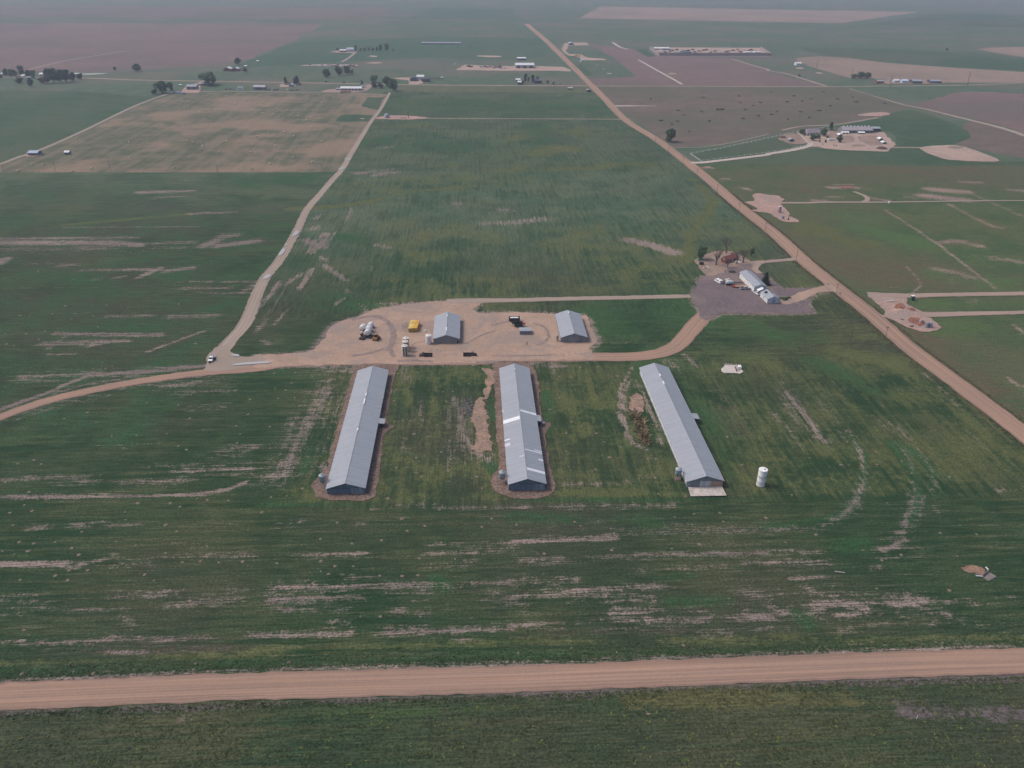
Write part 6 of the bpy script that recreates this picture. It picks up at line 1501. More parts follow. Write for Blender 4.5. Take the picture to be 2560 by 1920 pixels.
o = thing('culvert_headwall', 'small concrete drain with two white pipes in a bare hollow', 'culvert', W('D4', 1905, 350))
c0 = o.location; qs = [W('D4', *p) for p in ((1850, 355), (1900, 310), (1975, 352), (1905, 390))]
MB().add([(p[0] - c0.x, p[1] - c0.y, z) for z in (.01, .2) for p in qs], [(4, 5, 6, 7), (0, 1, 5, 4), (1, 2, 6, 5), (2, 3, 7, 6), (3, 0, 4, 7)]).build('slab', M('grey_concrete', (.215, .185, .18)), o)
a, d_ = qs[0], qs[1]
MB().box(((a[0] + d_[0]) / 2 - c0.x, (a[1] + d_[1]) / 2 - c0.y, .55), (math.hypot(d_[0] - a[0], d_[1] - a[1]), .25, .9), math.atan2(d_[1] - a[1], d_[0] - a[0])).build('headwall', M('grey_concrete'), o)
for p1, p2 in (((1795, 348), (1852, 356)), ((1880, 275), (1902, 300))):
    a, d_ = W('D4', *p1), W('D4', *p2); MB().tube((a[0] - c0.x, a[1] - c0.y, .35), (d_[0] - c0.x, d_[1] - c0.y, .35), .22, n=10).build('pipe', TRIM, o)
o = thing('loose_pipe', 'loose pale pipe length lying in the field grass', 'pipe', W('D4', 620, 315)); MB().tube((-1.6, .4, .2), (1.6, -.4, .2), .16, n=10).build('tube', CONC_BOX, o)
o = thing('marker_stake', 'thin white stake leaning in the near roadside grass', 'stake', W('D4', 1283, 1580)); MB().tube((0, 0, 0), (.1, .05, 1.3), .06, n=6).build('stake', WHITE, o)
o = thing('fence_post', 'dark stub post in the verge above the front road', 'post', W('D1', 612, 1132)); MB().box((0, 0, .55), (.22, .22, 1.1)).build('post', WOOD, o)

MAUVE = M('mauve_tank', (.34, .26, .32), .6, .1)
tank('pale mauve upright tank on the upper well pad', 'F3', 1212, 850, 118, 205, MAUVE, lid=M('pink_lid', (.62, .50, .52)))
tank('short grey tank on the upper well pad', 'F3', 1330, 1070, 92, 95, M('grey_tank', (.27, .27, .33)))
o = thing('wellhead', 'dark wellhead with upright stem on the upper well pad', 'wellhead', W('F3', 1528, 1110))
MB().box((0, 0, .6), (1.2, 1.2, 1.2), taper=(.7, .7)).build('base', BLACK, o); MB().tube((0, 0, 1.1), (.3, .1, 4.6), .2, .12).build('stem', BLACK, o); MB().tube((-.4, 0, .5), (-.6, 0, 4.0), .08).build('thin_pipe', STEEL, o); MB().tube((-.9, 0, 1.3), (.9, 0, 1.3), .12).build('crossbar', TRIM, o)
tank('grey dome-topped tank on the red earth of the lower pad', 'F2', 1225, 1085, 85, 80, M('pink_grey_tank', (.36, .32, .34)))
o = thing('tank_skid', 'pair of grey cylinders on a skid at the lower pad', 'tank', W('F2', 1415, 1195))
for sx in (-1, 1): MB().lathe([(.95, .2), (.95, 3.0), (.5, 3.3)], 16, (sx * 1.05, 0, 0)).build('cylinder', M('blue_grey_tank', (.24, .26, .33)), o, True)
MB().box((0, 0, .1), (4.4, 2.2, .2)).build('skid', BLACK, o)
for sx in (-2.3, 2.3): MB().tube((sx, -.9, 0), (sx, -.9, 3.6), .07).build('upright', STEEL, o)
o = thing('portable_toilet', 'dark green portable toilet with white roof beside the lane', 'toilet', W('F2', 1010, 505))
MB().box((0, 0, 1.15), (1.5, 1.5, 2.3)).build('cabin', M('toilet_green', (.03, .10, .085), .5), o, bevel=.06); MB().box((0, 0, 2.42), (1.6, 1.6, .24), taper=(.8, .8)).build('roof', WHITE, o, bevel=.05); MB().box((0, -.78, 1.1), (1.0, .06, 2.0)).build('door', M('toilet_door', (.02, .07, .06)), o); o.scale = (1.25, 1.25, 1.2)
o = thing('concrete_block', 'pale concrete slab block lying on the lower pad', 'block', W('F2', 460, 550)); MB().box((0, 0, .4), (5.0, 1.6, .8)).build('block', CONC_BOX, o, bevel=.06)
o = thing('lane_marker', 'white box on a post by the upper pad lane', 'marker', W('B4', 1045, 372)); MB().box((0, 0, .75), (1.2, 1.2, 1.5)).build('cabinet', WHITE, o, bevel=.05)
for (x, y, a, h, lb) in ((700, 735, 130, 2.2, 'dark red dug earth heap at the lower pad'), (985, 760, 100, 1.6, 'grey-brown earth heap beside the red one'), (990, 1180, 90, 1.4, 'brown earth heap nearest on the lower pad'), (760, 1010, 70, 1.2, 'dark clod heap at the lower pad edge'), (1180, 1150, 90, .8, 'deep red earth smear heap below the tank')):
    w_ = a * S('F2', x, y)
    o = link_mesh('earth_heap', MND[x % 4].copy(), None, (*W('F2', x, y), .05), x); o.scale = (w_ * .8, w_ * .55, h * 2.4)
    o.data.materials[0] = MAT_RED if 'red' in lb else M('brown_spoil', (.16, .105, .09), .95, .3); tag(o, lb, 'earth heap', 'earth heaps on the lower pad')
o = link_mesh('earth_heap', MND[1].copy(), None, (*W('F2', 690, 760), .05), 0); o.scale = (4.5, 1.5, 3); o.data.materials[0] = M('pale_spoil', (.48, .36, .29)); tag(o, 'pale crescent of sand in front of red earth heap', 'earth heap', 'earth heaps on the lower pad')
for (x, y, a, h, lb) in ((1740, 505, 150, 3.2, 'dark manure heap at the ranch yard edge'), (220, 335, 110, 2.5, 'brown heap in the ranch side lot')):
    w_ = a * S('F1', x, y); o = link_mesh('earth_heap', MND[0].copy(), None, (*W('F1', x, y), .05), 0); o.scale = (w_ * .5, w_ * .5, h * 3); o.data.materials[0] = M('manure', (.10, .062, .055), .95, .3); tag(o, lb, 'earth heap')
# dry weed row beside the right barn
o = thing('windrow', 'ragged windrow of dry stalks and weeds beside right barn', 'windrow', W('C3', 1110, 700))
rw = np.random.default_rng(8); pts = [(1050, 600), (1080, 640), (1110, 690), (1125, 750), (1140, 810), (1160, 860)]
P = catmull(Ws('C3', pts), .6); v, fc = [], []
for p_ in P:
    for i in range(22):
        c = p_ + rw.normal(size=2) * 1.5; h = rw.uniform(.3, 1.3); d_ = rw.normal(size=2) * .9; k = len(v); wv = rw.normal(size=2) * .3
        v += [(c[0] - wv[0] - o.location.x, c[1] - wv[1] - o.location.y, .02), (c[0] + wv[0] - o.location.x, c[1] + wv[1] - o.location.y, .02), (c[0] + d_[0] - o.location.x, c[1] + d_[1] - o.location.y, h)]; fc.append((k, k + 1, k + 2))
me = bpy.data.meshes.new('stalks'); me.from_pydata(v, [], fc); me.materials.append(m_leaf('dry_stalk', (.075, .085, .04), (.36, .26, .17))); link_mesh('stalks', me, o)
o = thing('brush_pile', 'pale heap of loose brush left of middle long barn', 'brush pile', W('C2', 1830, 560)); v, fc = [], []
for i in range(260):
    c = rw.normal(size=2) * np.array([1.2, 4.5]); h = rw.uniform(.2, 1.0); d_ = rw.normal(size=2); k = len(v); wv = rw.normal(size=2) * .25
    v += [(c[0] - wv[0], c[1] - wv[1], .02), (c[0] + wv[0], c[1] + wv[1], .02), (c[0] + d_[0], c[1] + d_[1], h)]; fc.append((k, k + 1, k + 2))
me = bpy.data.meshes.new('stalks'); me.from_pydata(v, [], fc); me.materials.append(m_leaf('grey_brush', (.16, .15, .15), (.30, .27, .26))); link_mesh('stalks', me, o)

# ------------------------------------------------------------------ ranch
def shed_at(name, label, f, x, y, w, h, d, wall, roof, cat='shed', ridge='x', rr=.32, group=None, doors=0, over=.4, windows=0):
    """Far building: foot centre of its near wall, width and height in frame units, depth in metres."""
    s = S(f, x, y); ww = w * s; hh = HT(f, x, y, h); he = hh * (1 - rr) if ridge != 'mono' else hh * .9
    X, Y = W(f, x, y)
    if ridge == 'y':
        o = gable(name, label, X - ww / 2, X + ww / 2, Y, Y + d, he, hh, wall, roof, over, cat=cat, group=group)
        for i in range(doors): panel(o, 'door', ww * (-.3 + .6 * (i + .5) / doors), 0, .05, ww * .5 / doors, he * .8, WALL_DARK, .12)
        for i in range(windows): panel(o, 'window', ww * (-.36 + .72 * (i + .5) / windows), 0, he * .4, 1.2, 1.1, GLASS, .1)
    else:
        o = gable(name, label, X - d / 2, X + d / 2, Y, Y + ww, he, hh, wall, roof, over, cat=cat, group=group)
        o.rotation_euler.z = math.pi / 2; o.location = (X + ww / 2, Y + d / 2, 0)
        L = ww
        for i in range(doors): panel(o, 'door', 0, L * (i + .5) / doors, .05, L / doors * .5, he * .8, WALL_DARK, .12, 'left')
        for i in range(windows): panel(o, 'window', 0, L * (i + .5) / windows, he * .4, 1.2, 1.1, GLASS, .1, 'left')
    return o


RB = shed_at('ranch_barn', 'very long grey-mauve ranch barn with white roof vents', 'F1', 1375, 268, 470, 84, 16, WALL_GREY, m_roof('mauve_roof', (.33, .30, .33), 2.0, .06), 'barn', rr=.45, doors=9)
hw, L, he, hr = RB['dims'][:]
for i in range(8): MB().lathe([(.7, hr), (.7, hr + .7), (.4, hr + 1.1)], 10, (0, L * (i + .6) / 8.4, 0)).build('roof_vent', WHITE, RB, True)
shed_at('ranch_annex', 'open-fronted shed at the right end of the ranch barn', 'F1', 1665, 240, 120, 60, 12, WALL_DARK, ROOF_GREY, 'shed', rr=.25, doors=3)
shed_at('lean_to', 'white lean-to roof at the left front of the ranch barn', 'F1', 1190, 278, 105, 34, 5, WALL_WHITE, WHITE, 'shelter', rr=.3, doors=2)
shed_at('lean_to', 'white lean-to roof at the middle front of the ranch barn', 'F1', 1437, 282, 95, 34, 5, WALL_GREY, WHITE, 'shelter', rr=.3, doors=2)
RH = shed_at('ranch_house', 'ranch house with mauve-grey roof among leafy trees', 'F1', 705, 300, 190, 84, 14, M('pale_render', (.50, .47, .47)), m_roof('mauve_shingle', (.235, .205, .225), .8, .1), 'house', rr=.5, windows=5)
shed_at('house_wing', 'pale gabled wing at the left of the ranch house', 'F1', 620, 305, 60, 50, 9, M('pale_render'), m_roof('mauve_shingle', (.3, .26, .28)), 'house', ridge='y', windows=1)
for x, y, w, h, lb in ((362, 398, 76, 48, 'grey shelter alone in the ranch side lot'), (1112, 318, 60, 40, 'white-roofed shelter above the yard tree'), (1732, 388, 62, 50, 'white-roofed shelter, upper of two at the corral'), (1786, 434, 62, 38, 'white-roofed shelter, lower of two at the corral')):
    shed_at('livestock_shelter', lb, 'F1', x, y, w, h, 6, WALL_GREY, WHITE if 'white' in lb else ROOF_GREY, 'shelter', ridge='y', doors=1, group='small livestock shelters')
o = trailer('white stock trailer parked below the ranch barn', W('F1', 965, 380), math.pi / 2, 2.6, 90 * S('F1', 965, 380), .8, WHITE, wheels=4, sides=1.8, name='stock_trailer')


def animal(label, loc, rz):
    o = thing('cow', label, 'cow', loc, rz, 'dark cattle in the ranch yard')
    V = [(0, -.85, 1.1), (0, -.3, 1.12), (0, .4, 1.12), (0, .85, 1.2), (0, 1.15, 1.35), (0, 1.5, 1.2), (.25, .6, .8), (.25, .62, .42), (.25, .6, .05), (-.25, .6, .8), (-.25, .62, .42), (-.25, .6, .05), (.25, -.75, .85), (.25, -.9, .48), (.25, -.82, .05), (-.25, -.75, .85), (-.25, -.9, .48), (-.25, -.82, .05), (0, -1.1, .9), (0, -1.15, .5)]
    E_ = [(0, 1), (1, 2), (2, 3), (3, 4), (4, 5), (2, 6), (6, 7), (7, 8), (2, 9), (9, 10), (10, 11), (0, 12), (12, 13), (13, 14), (0, 15), (15, 16), (16, 17), (0, 18), (18, 19)]
    rad = [.32, .38, .36, .24, .2, .12, .14, .08, .06, .14, .08, .06, .17, .08, .06, .17, .08, .06, .04, .03]
    me = bpy.data.meshes.new('body'); me.from_pydata(V, E_, []); bo = link_mesh('body', me, o); bo.modifiers.new('skin', 'SKIN'); bo.modifiers.new('sub', 'SUBSURF').levels = 1
    for i, r in enumerate(rad): me.skin_vertices[0].data[i].radius = (r, r)
    me.skin_vertices[0].data[0].use_root = True; me.materials.append(M('dark_hide', (.03, .024, .022), .8, .2))


for x, y, lb in ((835, 445, 'dark cow nearest the ranch drive'), (1005, 458, 'dark cow in the middle of the ranch yard'), (1045, 464, 'dark cow at the right of the standing pair')): animal(lb, W('F1', x, y), x)


# ---- white fences
def fence(label, pts, step=5.0, h=1.5, mat=WHITE, rails=2, pr=.16, name='rail_fence', group='white rail fences of the ranch', rr=.07):
    o = thing(name, label, 'fence', pts[0], 0, group)
    C = linear(pts, step, False); C = np.vstack([C, pts[-1]]) - np.array(pts[0])
    pm = MB().box((0, 0, h / 2), (pr * 2, pr * 2, h)).mesh('post', mat)
    for c in C: link_mesh('post', pm, o, (c[0], c[1], 0))
    for r_ in range(rails):
        b = MB()
        for a, d_ in zip(C[:-1], C[1:]): b.tube((a[0], a[1], h * (.45 + .4 * r_)), (d_[0], d_[1], h * (.45 + .4 * r_)), rr, n=4, cap=False)
        b.build('rail', mat, o)


fence('white rail fence along the top of the ranch meadow', Ws('A3', [(1545, 1018), (1800, 975), (2212, 885)]) + Ws('F1', [(0, 348), (250, 285), (450, 242)]), 8.0)
fence('white rail fence at the road end of the meadow', Ws('A3', [(1542, 1022), (1632, 1086)]), 4.0)
fence('white rail fence on the upper side of the ranch drive', Ws('A3', [(1640, 1082), (1850, 1056), (2212, 1012)]) + Ws('F1', [(0, 566), (300, 520), (560, 465), (628, 440), (560, 365), (450, 262)]), 8.0)
fence('white rail fence behind the ranch house', Ws('F1', [(470, 240), (700, 208), (930, 172)]), 8.0)
fence('white rail fence on the lower side of the ranch drive end', Ws('F1', [(580, 495), (690, 450), (660, 418)]), 5.0)

fence('wire fence on dark posts left of the section road, beyond driveway', Ws('B3', [(1480, 60), (1800, 340), (2140, 640)]) + Ws('B4', [(70, 780), (180, 850)]), 6.0, 1.4, WOOD, 2, .12, 'wire_fence', 'wire fences along the section road', .02)
fence('wire fence on dark posts left of the section road, middle stretch', Ws('B4', [(250, 890), (400, 1010), (470, 1085)]), 6.0, 1.4, WOOD, 2, .12, 'wire_fence', 'wire fences along the section road', .02)
fence('wire fence on dark posts left of the section road, nearest stretch', Ws('B4', [(560, 1150), (780, 1370), (1000, 1560)]) + Ws('C4', [(1180, 110), (1560, 450), (2100, 880)]), 6.0, 1.4, WOOD, 2, .12, 'wire_fence', 'wire fences along the section road', .02)

# ------------------------------------------------------------------ far farms
RED = m_siding('barn_red', (.26, .05, .045)); WROOF = m_roof('white_roof', (.66, .66, .69), 2.0, .04)
shed_at('red_barn', 'dark red barn with white roof, left of two far off', 'F4', 885, 195, 120, 62, 16, RED, WROOF, 'barn', ridge='y', doors=1, rr=.4)
shed_at('red_barn', 'dark red barn with white roof, right of two far off', 'F4', 1030, 197, 80, 62, 16, RED, WROOF, 'barn', ridge='y', doors=1, rr=.4)
shed_at('red_shed', 'low red lean shed at the right red barn', 'F4', 1085, 180, 45, 36, 9, RED, ROOF_DULL, 'shed')
shed_at('white_trailer_home', 'white flat-roofed trailer above the red barns', 'F4', 1200, 122, 48, 22, 8, WALL_GREY, WROOF, 'trailer home')
shed_at('white_trailer_home', 'white flat-roofed trailer alone in far green field', 'F4', 1410, 36, 44, 22, 8, M('dark_red_board', (.16, .06, .05)), WROOF, 'trailer home')
shed_at('grey_shed', 'blue-grey open shed below the broad cottonwood', 'F4', 270, 515, 170, 78, 12, WALL_TEAL, ROOF_GREY, 'shed', doors=2)
shed_at('lean_shed', 'low grey lean shed left of the cottonwood trunk', 'F4', 440, 440, 110, 34, 8, WALL_DARK, ROOF_DULL, 'shed')
shed_at('grey_house', 'grey two-part house beside the hay lane', 'F4', 1440, 518, 200, 70, 12, WALL_GREY, m_roof('lilac_roof', (.40, .38, .44), 2.0, .05), 'house', windows=4, doors=1)
shed_at('low_red_house', 'low brown-red building between two far trees', 'F4', 1990, 412, 110, 28, 10, M('brown_red_wall', (.16, .075, .065)), M('brown_red_roof', (.20, .10, .09)), 'house')
shed_at('blue_shed', 'small shed with bright blue-white roof near the red building', 'F4', 1988, 465, 78, 48, 8, WALL_TEAL, m_roof('blue_white_roof', (.48, .58, .72), 2.0), 'shed', ridge='y')
for i, (x, y, lb) in enumerate(((1110, 520, 'white motor home by the hay lane'),)):
    s = S('F4', x, y); o = thing('motor_home', lb, 'motor home', W('F4', x, y), math.pi / 2)
    Lm, hm = 112 * s, HT('F4', x, y, 52)
    MB().prism([(-Lm / 2, .5), (Lm / 2, .5), (Lm / 2, hm * .6), (Lm * .4, hm), (-Lm / 2, hm)], -1.3, 1.3, axis='x').build('body', WHITE, o, bevel=.15)
    for sx in (-1, 1):
        MB().box((sx * 1.31, 0, hm * .65), (.05, Lm * .6, hm * .22)).build('window_band', GLASS, o)
        for yy in (-.3, .32): wheel(o, sx * 1.2, Lm * yy, .5, .3)
# small cars: one prototype, many individuals
def car(label, loc, rz, paint, group):
    o = thing('parked_car', label, 'car', loc, rz, group)
    b_ = MB().prism([(-2.2, .35), (2.2, .35), (2.25, .75), (1.2, .95), (-1.9, 1.0), (-2.25, .8)], -.88, .88, axis='x').build('body', paint, o, bevel=.08)
    MB().prism([(-1.6, .98), (1.0, .95), (.4, 1.48), (-1.2, 1.5)], -.76, .76, axis='x').build('cabin', GLASS, o, bevel=.06)
    MB().box((0, -.4, 1.52), (1.3, 1.5, .06)).build('car_roof', paint, o)
    for sx in (-1, 1):
        for y in (1.35, -1.35): MB().lathe([(.33, -.11), (.33, .11)], 10, (sx * .8, y, .33), 'x').build('wheel', RUBBER, o)
    return o


CARP = [WHITE, M('car_grey', (.20, .21, .24), .4), M('car_blue', (.07, .10, .19), .4), M('car_dark', (.03, .03, .035), .4), M('car_red', (.22, .04, .04), .4), silver]
CARS = {}
rc = random.Random(11)


def put_car(f, x, y, label, group, sc=1.15, rz=None):
    pi = rc.randrange(len(CARP)); key = (pi, group)
    rz = rc.uniform(0, 6.28) if rz is None else rz
    if key in CARS: o = copy_tree(CARS[key]); o.location = (*W(f, x, y), 0); o.rotation_euler.z = rz
    else: CARS[key] = o = car(label, W(f, x, y), rz, CARP[pi], group)
    o.scale = (sc, sc, sc); return o


for x, y in [(300, 372), (322, 378), (345, 384), (372, 380), (330, 366)] + [(480 + 26 * i, 372 + (i % 3) * 9) for i in range(15)] + [(700 + 28 * i, 402 - (i % 2) * 12) for i in range(7)]:
    put_car('F6', x, y, 'small parked vehicle in the crowded row on the far dirt lot', 'vehicles on the far dirt lot', 1.5)
for i in range(15): put_car('A2', 465 + 27 * i, 256 + (i % 3) * 3, 'small parked vehicle in the far line above the pale trees', 'vehicles in the far junk line', 1.5)
for x, y in ((870, 512), (903, 505), (937, 503), (966, 501)): put_car('F4', x, y, 'small pale car in the group of four by the hay lane', 'cars by the hay lane', 1.1)
for x, y in ((1580, 522), (1610, 518), (1660, 525), (1700, 528), (1760, 520), (1925, 522), (1985, 526), (2030, 526), (2095, 524)): put_car('F4', x, y, 'small vehicle or implement in the row along the hay lane', 'row of machines along the hay lane', 1.2)
for x, y in ((215, 283), (490, 292)): put_car('F5', x, y, 'small car driving on the far road', 'cars on the far road', 1.3, math.pi / 2)

FH = shed_at('long_white_barn', 'long white-roofed barn by the hay lane end', 'F5', 600, 412, 320, 54, 14, M('pale_pink_wall', (.46, .42, .44)), WROOF, 'barn', rr=.35, doors=6)
shed_at('white_house', 'small white house behind the long white-roofed barn', 'F5', 780, 370, 64, 42, 8, WALL_WHITE, ROOF_GREY, 'house', ridge='y', windows=2)
shed_at('barn_end_shed', 'dark lean shed at the left end of the long white barn', 'F5', 400, 402, 60, 26, 8, WALL_DARK, ROOF_GREY, 'shed')
trailer('brown hay trailer in front of the long white barn', W('F5', 520, 440), math.pi / 2, 2.6, 16, .8, RUST, wheels=4, sides=.8)
shed_at('black_barn', 'black gabled barn left in the far black farm', 'F5', 1558, 268, 105, 62, 16, WALL_DARK, m_roof('black_roof', (.07, .075, .10), 2.0), 'barn', ridge='y', doors=1)
shed_at('black_barn', 'long black open barn right in the far black farm', 'F5', 1742, 275, 118, 62, 16, WALL_DARK, m_roof('black_roof'), 'barn', doors=4)
shed_at('white_farmhouse', 'pale house with white roof behind the black barns', 'F5', 1665, 245, 110, 66, 12, WALL_PALE, WROOF, 'house', windows=3)
for x, lb in ((1870, 'left'), (1950, 'right')):
    o = thing('cattle_pen', f'brown cattle pen rails, {lb} one right of the black farm', 'pen', W('F5', x, 235)); b = MB()
    for i in range(9): b.box((-8 + i * 2, 0, .8), (.2, .2, 1.6)); b.box((-8 + i * 2, 9, .8), (.2, .2, 1.6))
    b.build('posts', WOOD, o)
    for y in (0, 9):
        for z in (.6, 1.2): MB().box((0, y, z), (16, .12, .14)).build('rail', WOOD, o)
o = thing('propane_tank', 'white round tank right of the cattle pens', 'tank', W('F5', 2000, 225)); MB().lathe([(.3, -2.6), (1.1, -2.2), (1.25, 0), (1.1, 2.2), (.3, 2.6)], 14, (0, 0, 1.8), 'x').build('shell', WHITE, o, True)
for sx in (-1.4, 1.4): MB().box((sx, 0, .4), (.3, 1.6, .9)).build('saddle', CONC_BOX, o)
o = thing('propane_tank', 'white tank at the start of the hay lane', 'tank', W('F4', 80, 452)); MB().lathe([(.3, -2.6), (1.1, -2.2), (1.25, 0), (1.1, 2.2), (.3, 2.6)], 14, (0, 0, 1.8), 'x').build('shell', WHITE, o, True)
for sx in (-1.4, 1.4): MB().box((sx, 0, .4), (.3, 1.6, .9)).build('saddle', CONC_BOX, o)

shed_at('big_shed', 'large white-roofed machinery shed on the far dirt lot', 'F6', 1180, 400, 288, 68, 26, m_siding('lilac_siding', (.36, .36, .43), 3.0), WROOF, 'shed', rr=.3, doors=3)
shed_at('open_shed', 'white-roofed open shed in the field behind the dirt lot', 'F6', 1128, 275, 135, 40, 14, WALL_DARK, WROOF, 'shed', rr=.3, doors=6)
shed_at('white_shed', 'upper white-roofed shed left of the thin trees', 'F6', 1076, 605, 72, 42, 10, WALL_GREY, WROOF, 'shed')
shed_at('white_shed', 'lower white-roofed shed left of the thin trees', 'F6', 1100, 650, 56, 52, 9, WALL_DARK, WROOF, 'shed')
shed_at('dark_house', 'dark-roofed house among the trees by the far road', 'F6', 1380, 632, 115, 60, 12, WALL_DARK, m_roof('dark_roof', (.10, .10, .13)), 'house', windows=4)
shed_at('grey_roof_shed', 'low shed with lilac roof below the far road', 'F6', 1880, 725, 74, 30, 9, WALL_DARK, m_roof('lilac_roof'), 'shed')
shed_at('grey_roof_shed', 'low shed with brown-grey roof at the section road', 'F6', 2165, 765, 66, 38, 12, WALL_DARK, m_roof('brown_grey_roof', (.25, .215, .22)), 'shed', ridge='y')
shed_at('blue_barn', 'blue-walled white-roofed barn at the top by the road', 'F6', 1892, 42, 75, 36, 16, m_siding('far_blue', (.12, .16, .30)), WROOF, 'barn', ridge='y', doors=1)
for i, (x, y, w) in enumerate(((1990, 218, 105), (1925, 228, 60))):
    s = S('F6', x, y); o = thing('yellow_machine', ('long yellow construction machine on the far lot', 'small yellow machine with white cab on the far lot')[i], 'machine', W('F6', x, y), math.pi / 2)
    ym = M('machine_yellow', (.62, .40, .04), .5); l_ = w * s
    MB().box((0, 0, 1.9), (2.6, l_ * .9, 1.6), taper=(.9, .9)).build('body', ym, o, bevel=.1); MB().box((0, l_ * .2, 3.3), (2.2, l_ * .2, 1.4)).build('cab', GLASS if not i else WHITE, o, bevel=.1)
    for yy in (-.3, 0, .3):
        for sx in (-1, 1): wheel(o, sx * 1.4, l_ * yy, .8, .6)
    MB().tube((0, l_ * .3, 2.4), (0, l_ * .55, 4.2), .3).build('boom', ym, o)
tank('pale blue low tank below the yellow machines', 'F6', 2060, 296, 70, 26, M('pale_blue_tank', (.40, .52, .60)))
tank('white round water tank left of the far dirt lot', 'F6', 116, 340, 18, 24, WHITE)
# walled lot at the top
wl_ = M('block_wall', (.30, .255, .255), .9, .08, .02)
o = thing('perimeter_wall', 'long pale wall round the far equipment lot', 'wall', W('F8', 300, 210)); c0 = o.location
cs = [W('F8', *p) for p in ((150, 108), (290, 208), (2010, 212), (1850, 110))]
for a, d_ in zip(cs[:-1], cs[1:]):
    n_ = 14
    for i in range(n_):
        p1 = np.array(a) + (np.array(d_) - np.array(a)) * i / n_; p2 = np.array(a) + (np.array(d_) - np.array(a)) * (i + .96) / n_
        mm = (p1 + p2) / 2; MB().box((mm[0] - c0.x, mm[1] - c0.y, 3.4), (np.linalg.norm(p2 - p1), 1.2, 6.8), math.atan2(p2[1] - p1[1], p2[0] - p1[0])).build('wall_panel', wl_, o)
shed_at('long_white_roof', 'long white-roofed building at the left in the walled lot', 'F8', 340, 118, 240, 34, 30, WALL_GREY, WROOF, 'building')
shed_at('dark_blue_shed', 'dark blue shed in the middle of the walled lot', 'F8', 735, 168, 108, 26, 24, m_siding('navy_siding', (.05, .07, .13)), m_roof('navy_roof', (.07, .10, .17)), 'shed')
for i in range(4): tank('pale green tank in the short row in the walled lot', 'F8', 540 + 40 * i, 166, 26, 24, M('pale_green_tank', (.28, .42, .36)), group='green tanks in the walled lot')
for x, lb in ((1660, 'left'), (1800, 'right')): shed_at('site_office', f'white site office cabin, {lb} of two in walled lot', 'F8', x, 168, 95, 24, 14, WALL_WHITE, WROOF, 'cabin', windows=5)
for i in range(26): put_car('F8', 320 + 58 * i + (i % 3) * 9, 122 + (i * 7 % 4) * 11, 'small vehicle or machine parked inside the walled lot', 'machines inside the walled lot', 2.2)
# junk farm at right, houses at left and top
for x, y, w, h, d_, wm, rm_, lb in ((970, 410, 60, 26, 10, RED, ROOF_DULL, 'reddish shed at the left of the far junk farm'), (1115, 402, 46, 24, 10, WALL_PALE, WROOF, 'pale house second in the far junk farm'), (1182, 408, 48, 30, 10, WALL_PALE, m_roof('blue_white_roof'), 'blue-roofed house in the far junk farm'), (1290, 412, 84, 30, 14, WALL_DARK, ROOF_GREY, 'wide grey-roofed barn in the far junk farm'), (1452, 408, 95, 24, 14, m_siding('navy_siding'), ROOF_DULL, 'long dark shed at the right of the far junk farm')):
    shed_at('farm_building', lb, 'A4', x, y, w, h, d_, wm, rm_, 'building', windows=2)
shed_at('white_building', 'small white building alone left of the stubble field', 'A4', 265, 256, 46, 26, 12, WALL_WHITE, WROOF, 'building', windows=2)
for x, y, w, h, wm, rm_, lb in ((750, 140, 56, 20, RED, WROOF, 'pale-roofed house left in the top farmstead'), (815, 140, 62, 34, WALL_PALE, m_roof('lilac_roof'), 'larger lilac-roofed house in the top farmstead')):
    shed_at('far_farmhouse', lb, 'A2', x, y, w, h, 16, wm, rm_, 'house', windows=3)
shed_at('top_sheds', 'long low sheds at the upper edge of the fields', 'A2', 1600, 70, 340, 12, 30, WALL_DARK, ROOF_DULL, 'shed', doors=6)
for x, y, w, h, lb in ((55, 320, 85, 40, 'white house at the left end of the grove'), (890, 345, 110, 60, 'bright white building in the middle of the grove'), (620, 385, 120, 28, 'pale trailer in front of the grove trees'), (1075, 352, 60, 34, 'small white house between the grove trees'), (1620, 312, 90, 24, 'white trailer at the right end of the grove'), (480, 365, 70, 40, 'low pale shed in the left half of the grove')):
    shed_at('grove_building', lb, 'F7', x, y, w, h, 12, WALL_WHITE, WROOF, 'building', windows=2)
shed_at('blue_shed', 'small blue-grey shed at the corner of the hay field', 'A1', 285, 1036, 82, 36, 10, WALL_TEAL, m_roof('blue_roof', (.36, .42, .55), 2.0), 'shed', doors=1)
shed_at('pump_house', 'tiny blue-grey hut standing in the hay field', 'A1', 578, 1026, 40, 30, 5, WALL_TEAL, WROOF, 'hut', doors=1)
o = thing('scrap_stack', 'low blue stack beside the start of hay lane', 'stack', W('A1', 1548, 497), -.5)
for i in range(6): MB().box((-9 + i * 3.5, 0, .9), (3.2, 4.5, 1.8)).build('stacked_pallet', m_siding('stack_blue', (.17, .20, .33)), o)
o = thing('separator_dome', 'grey domed separator on the small pad by the dirt track', 'separator', W('A2', 1130, 708)); MB().lathe([(3.2, 0), (3.2, 3.5), (2.2, 5.0), (.6, 5.7)], 18).build('dome', STEEL, o, True)
for i in range(4): MB().box((3.4 * math.cos(i * 1.57), 3.4 * math.sin(i * 1.57), 1.5), (.3, .3, 3.0)).build('leg', BLACK, o)
o = thing('valve_manifold', 'low dark valve manifold on the small field pad', 'manifold', W('A2', 1275, 714)); MB().tube((-4, 0, .8), (4, 0, .8), .25).build('header_pipe', BLACK, o)
for i in range(4): MB().tube((-3 + 2 * i, 0, 0), (-3 + 2 * i, 0, 1.8), .2).build('riser', STEEL, o)
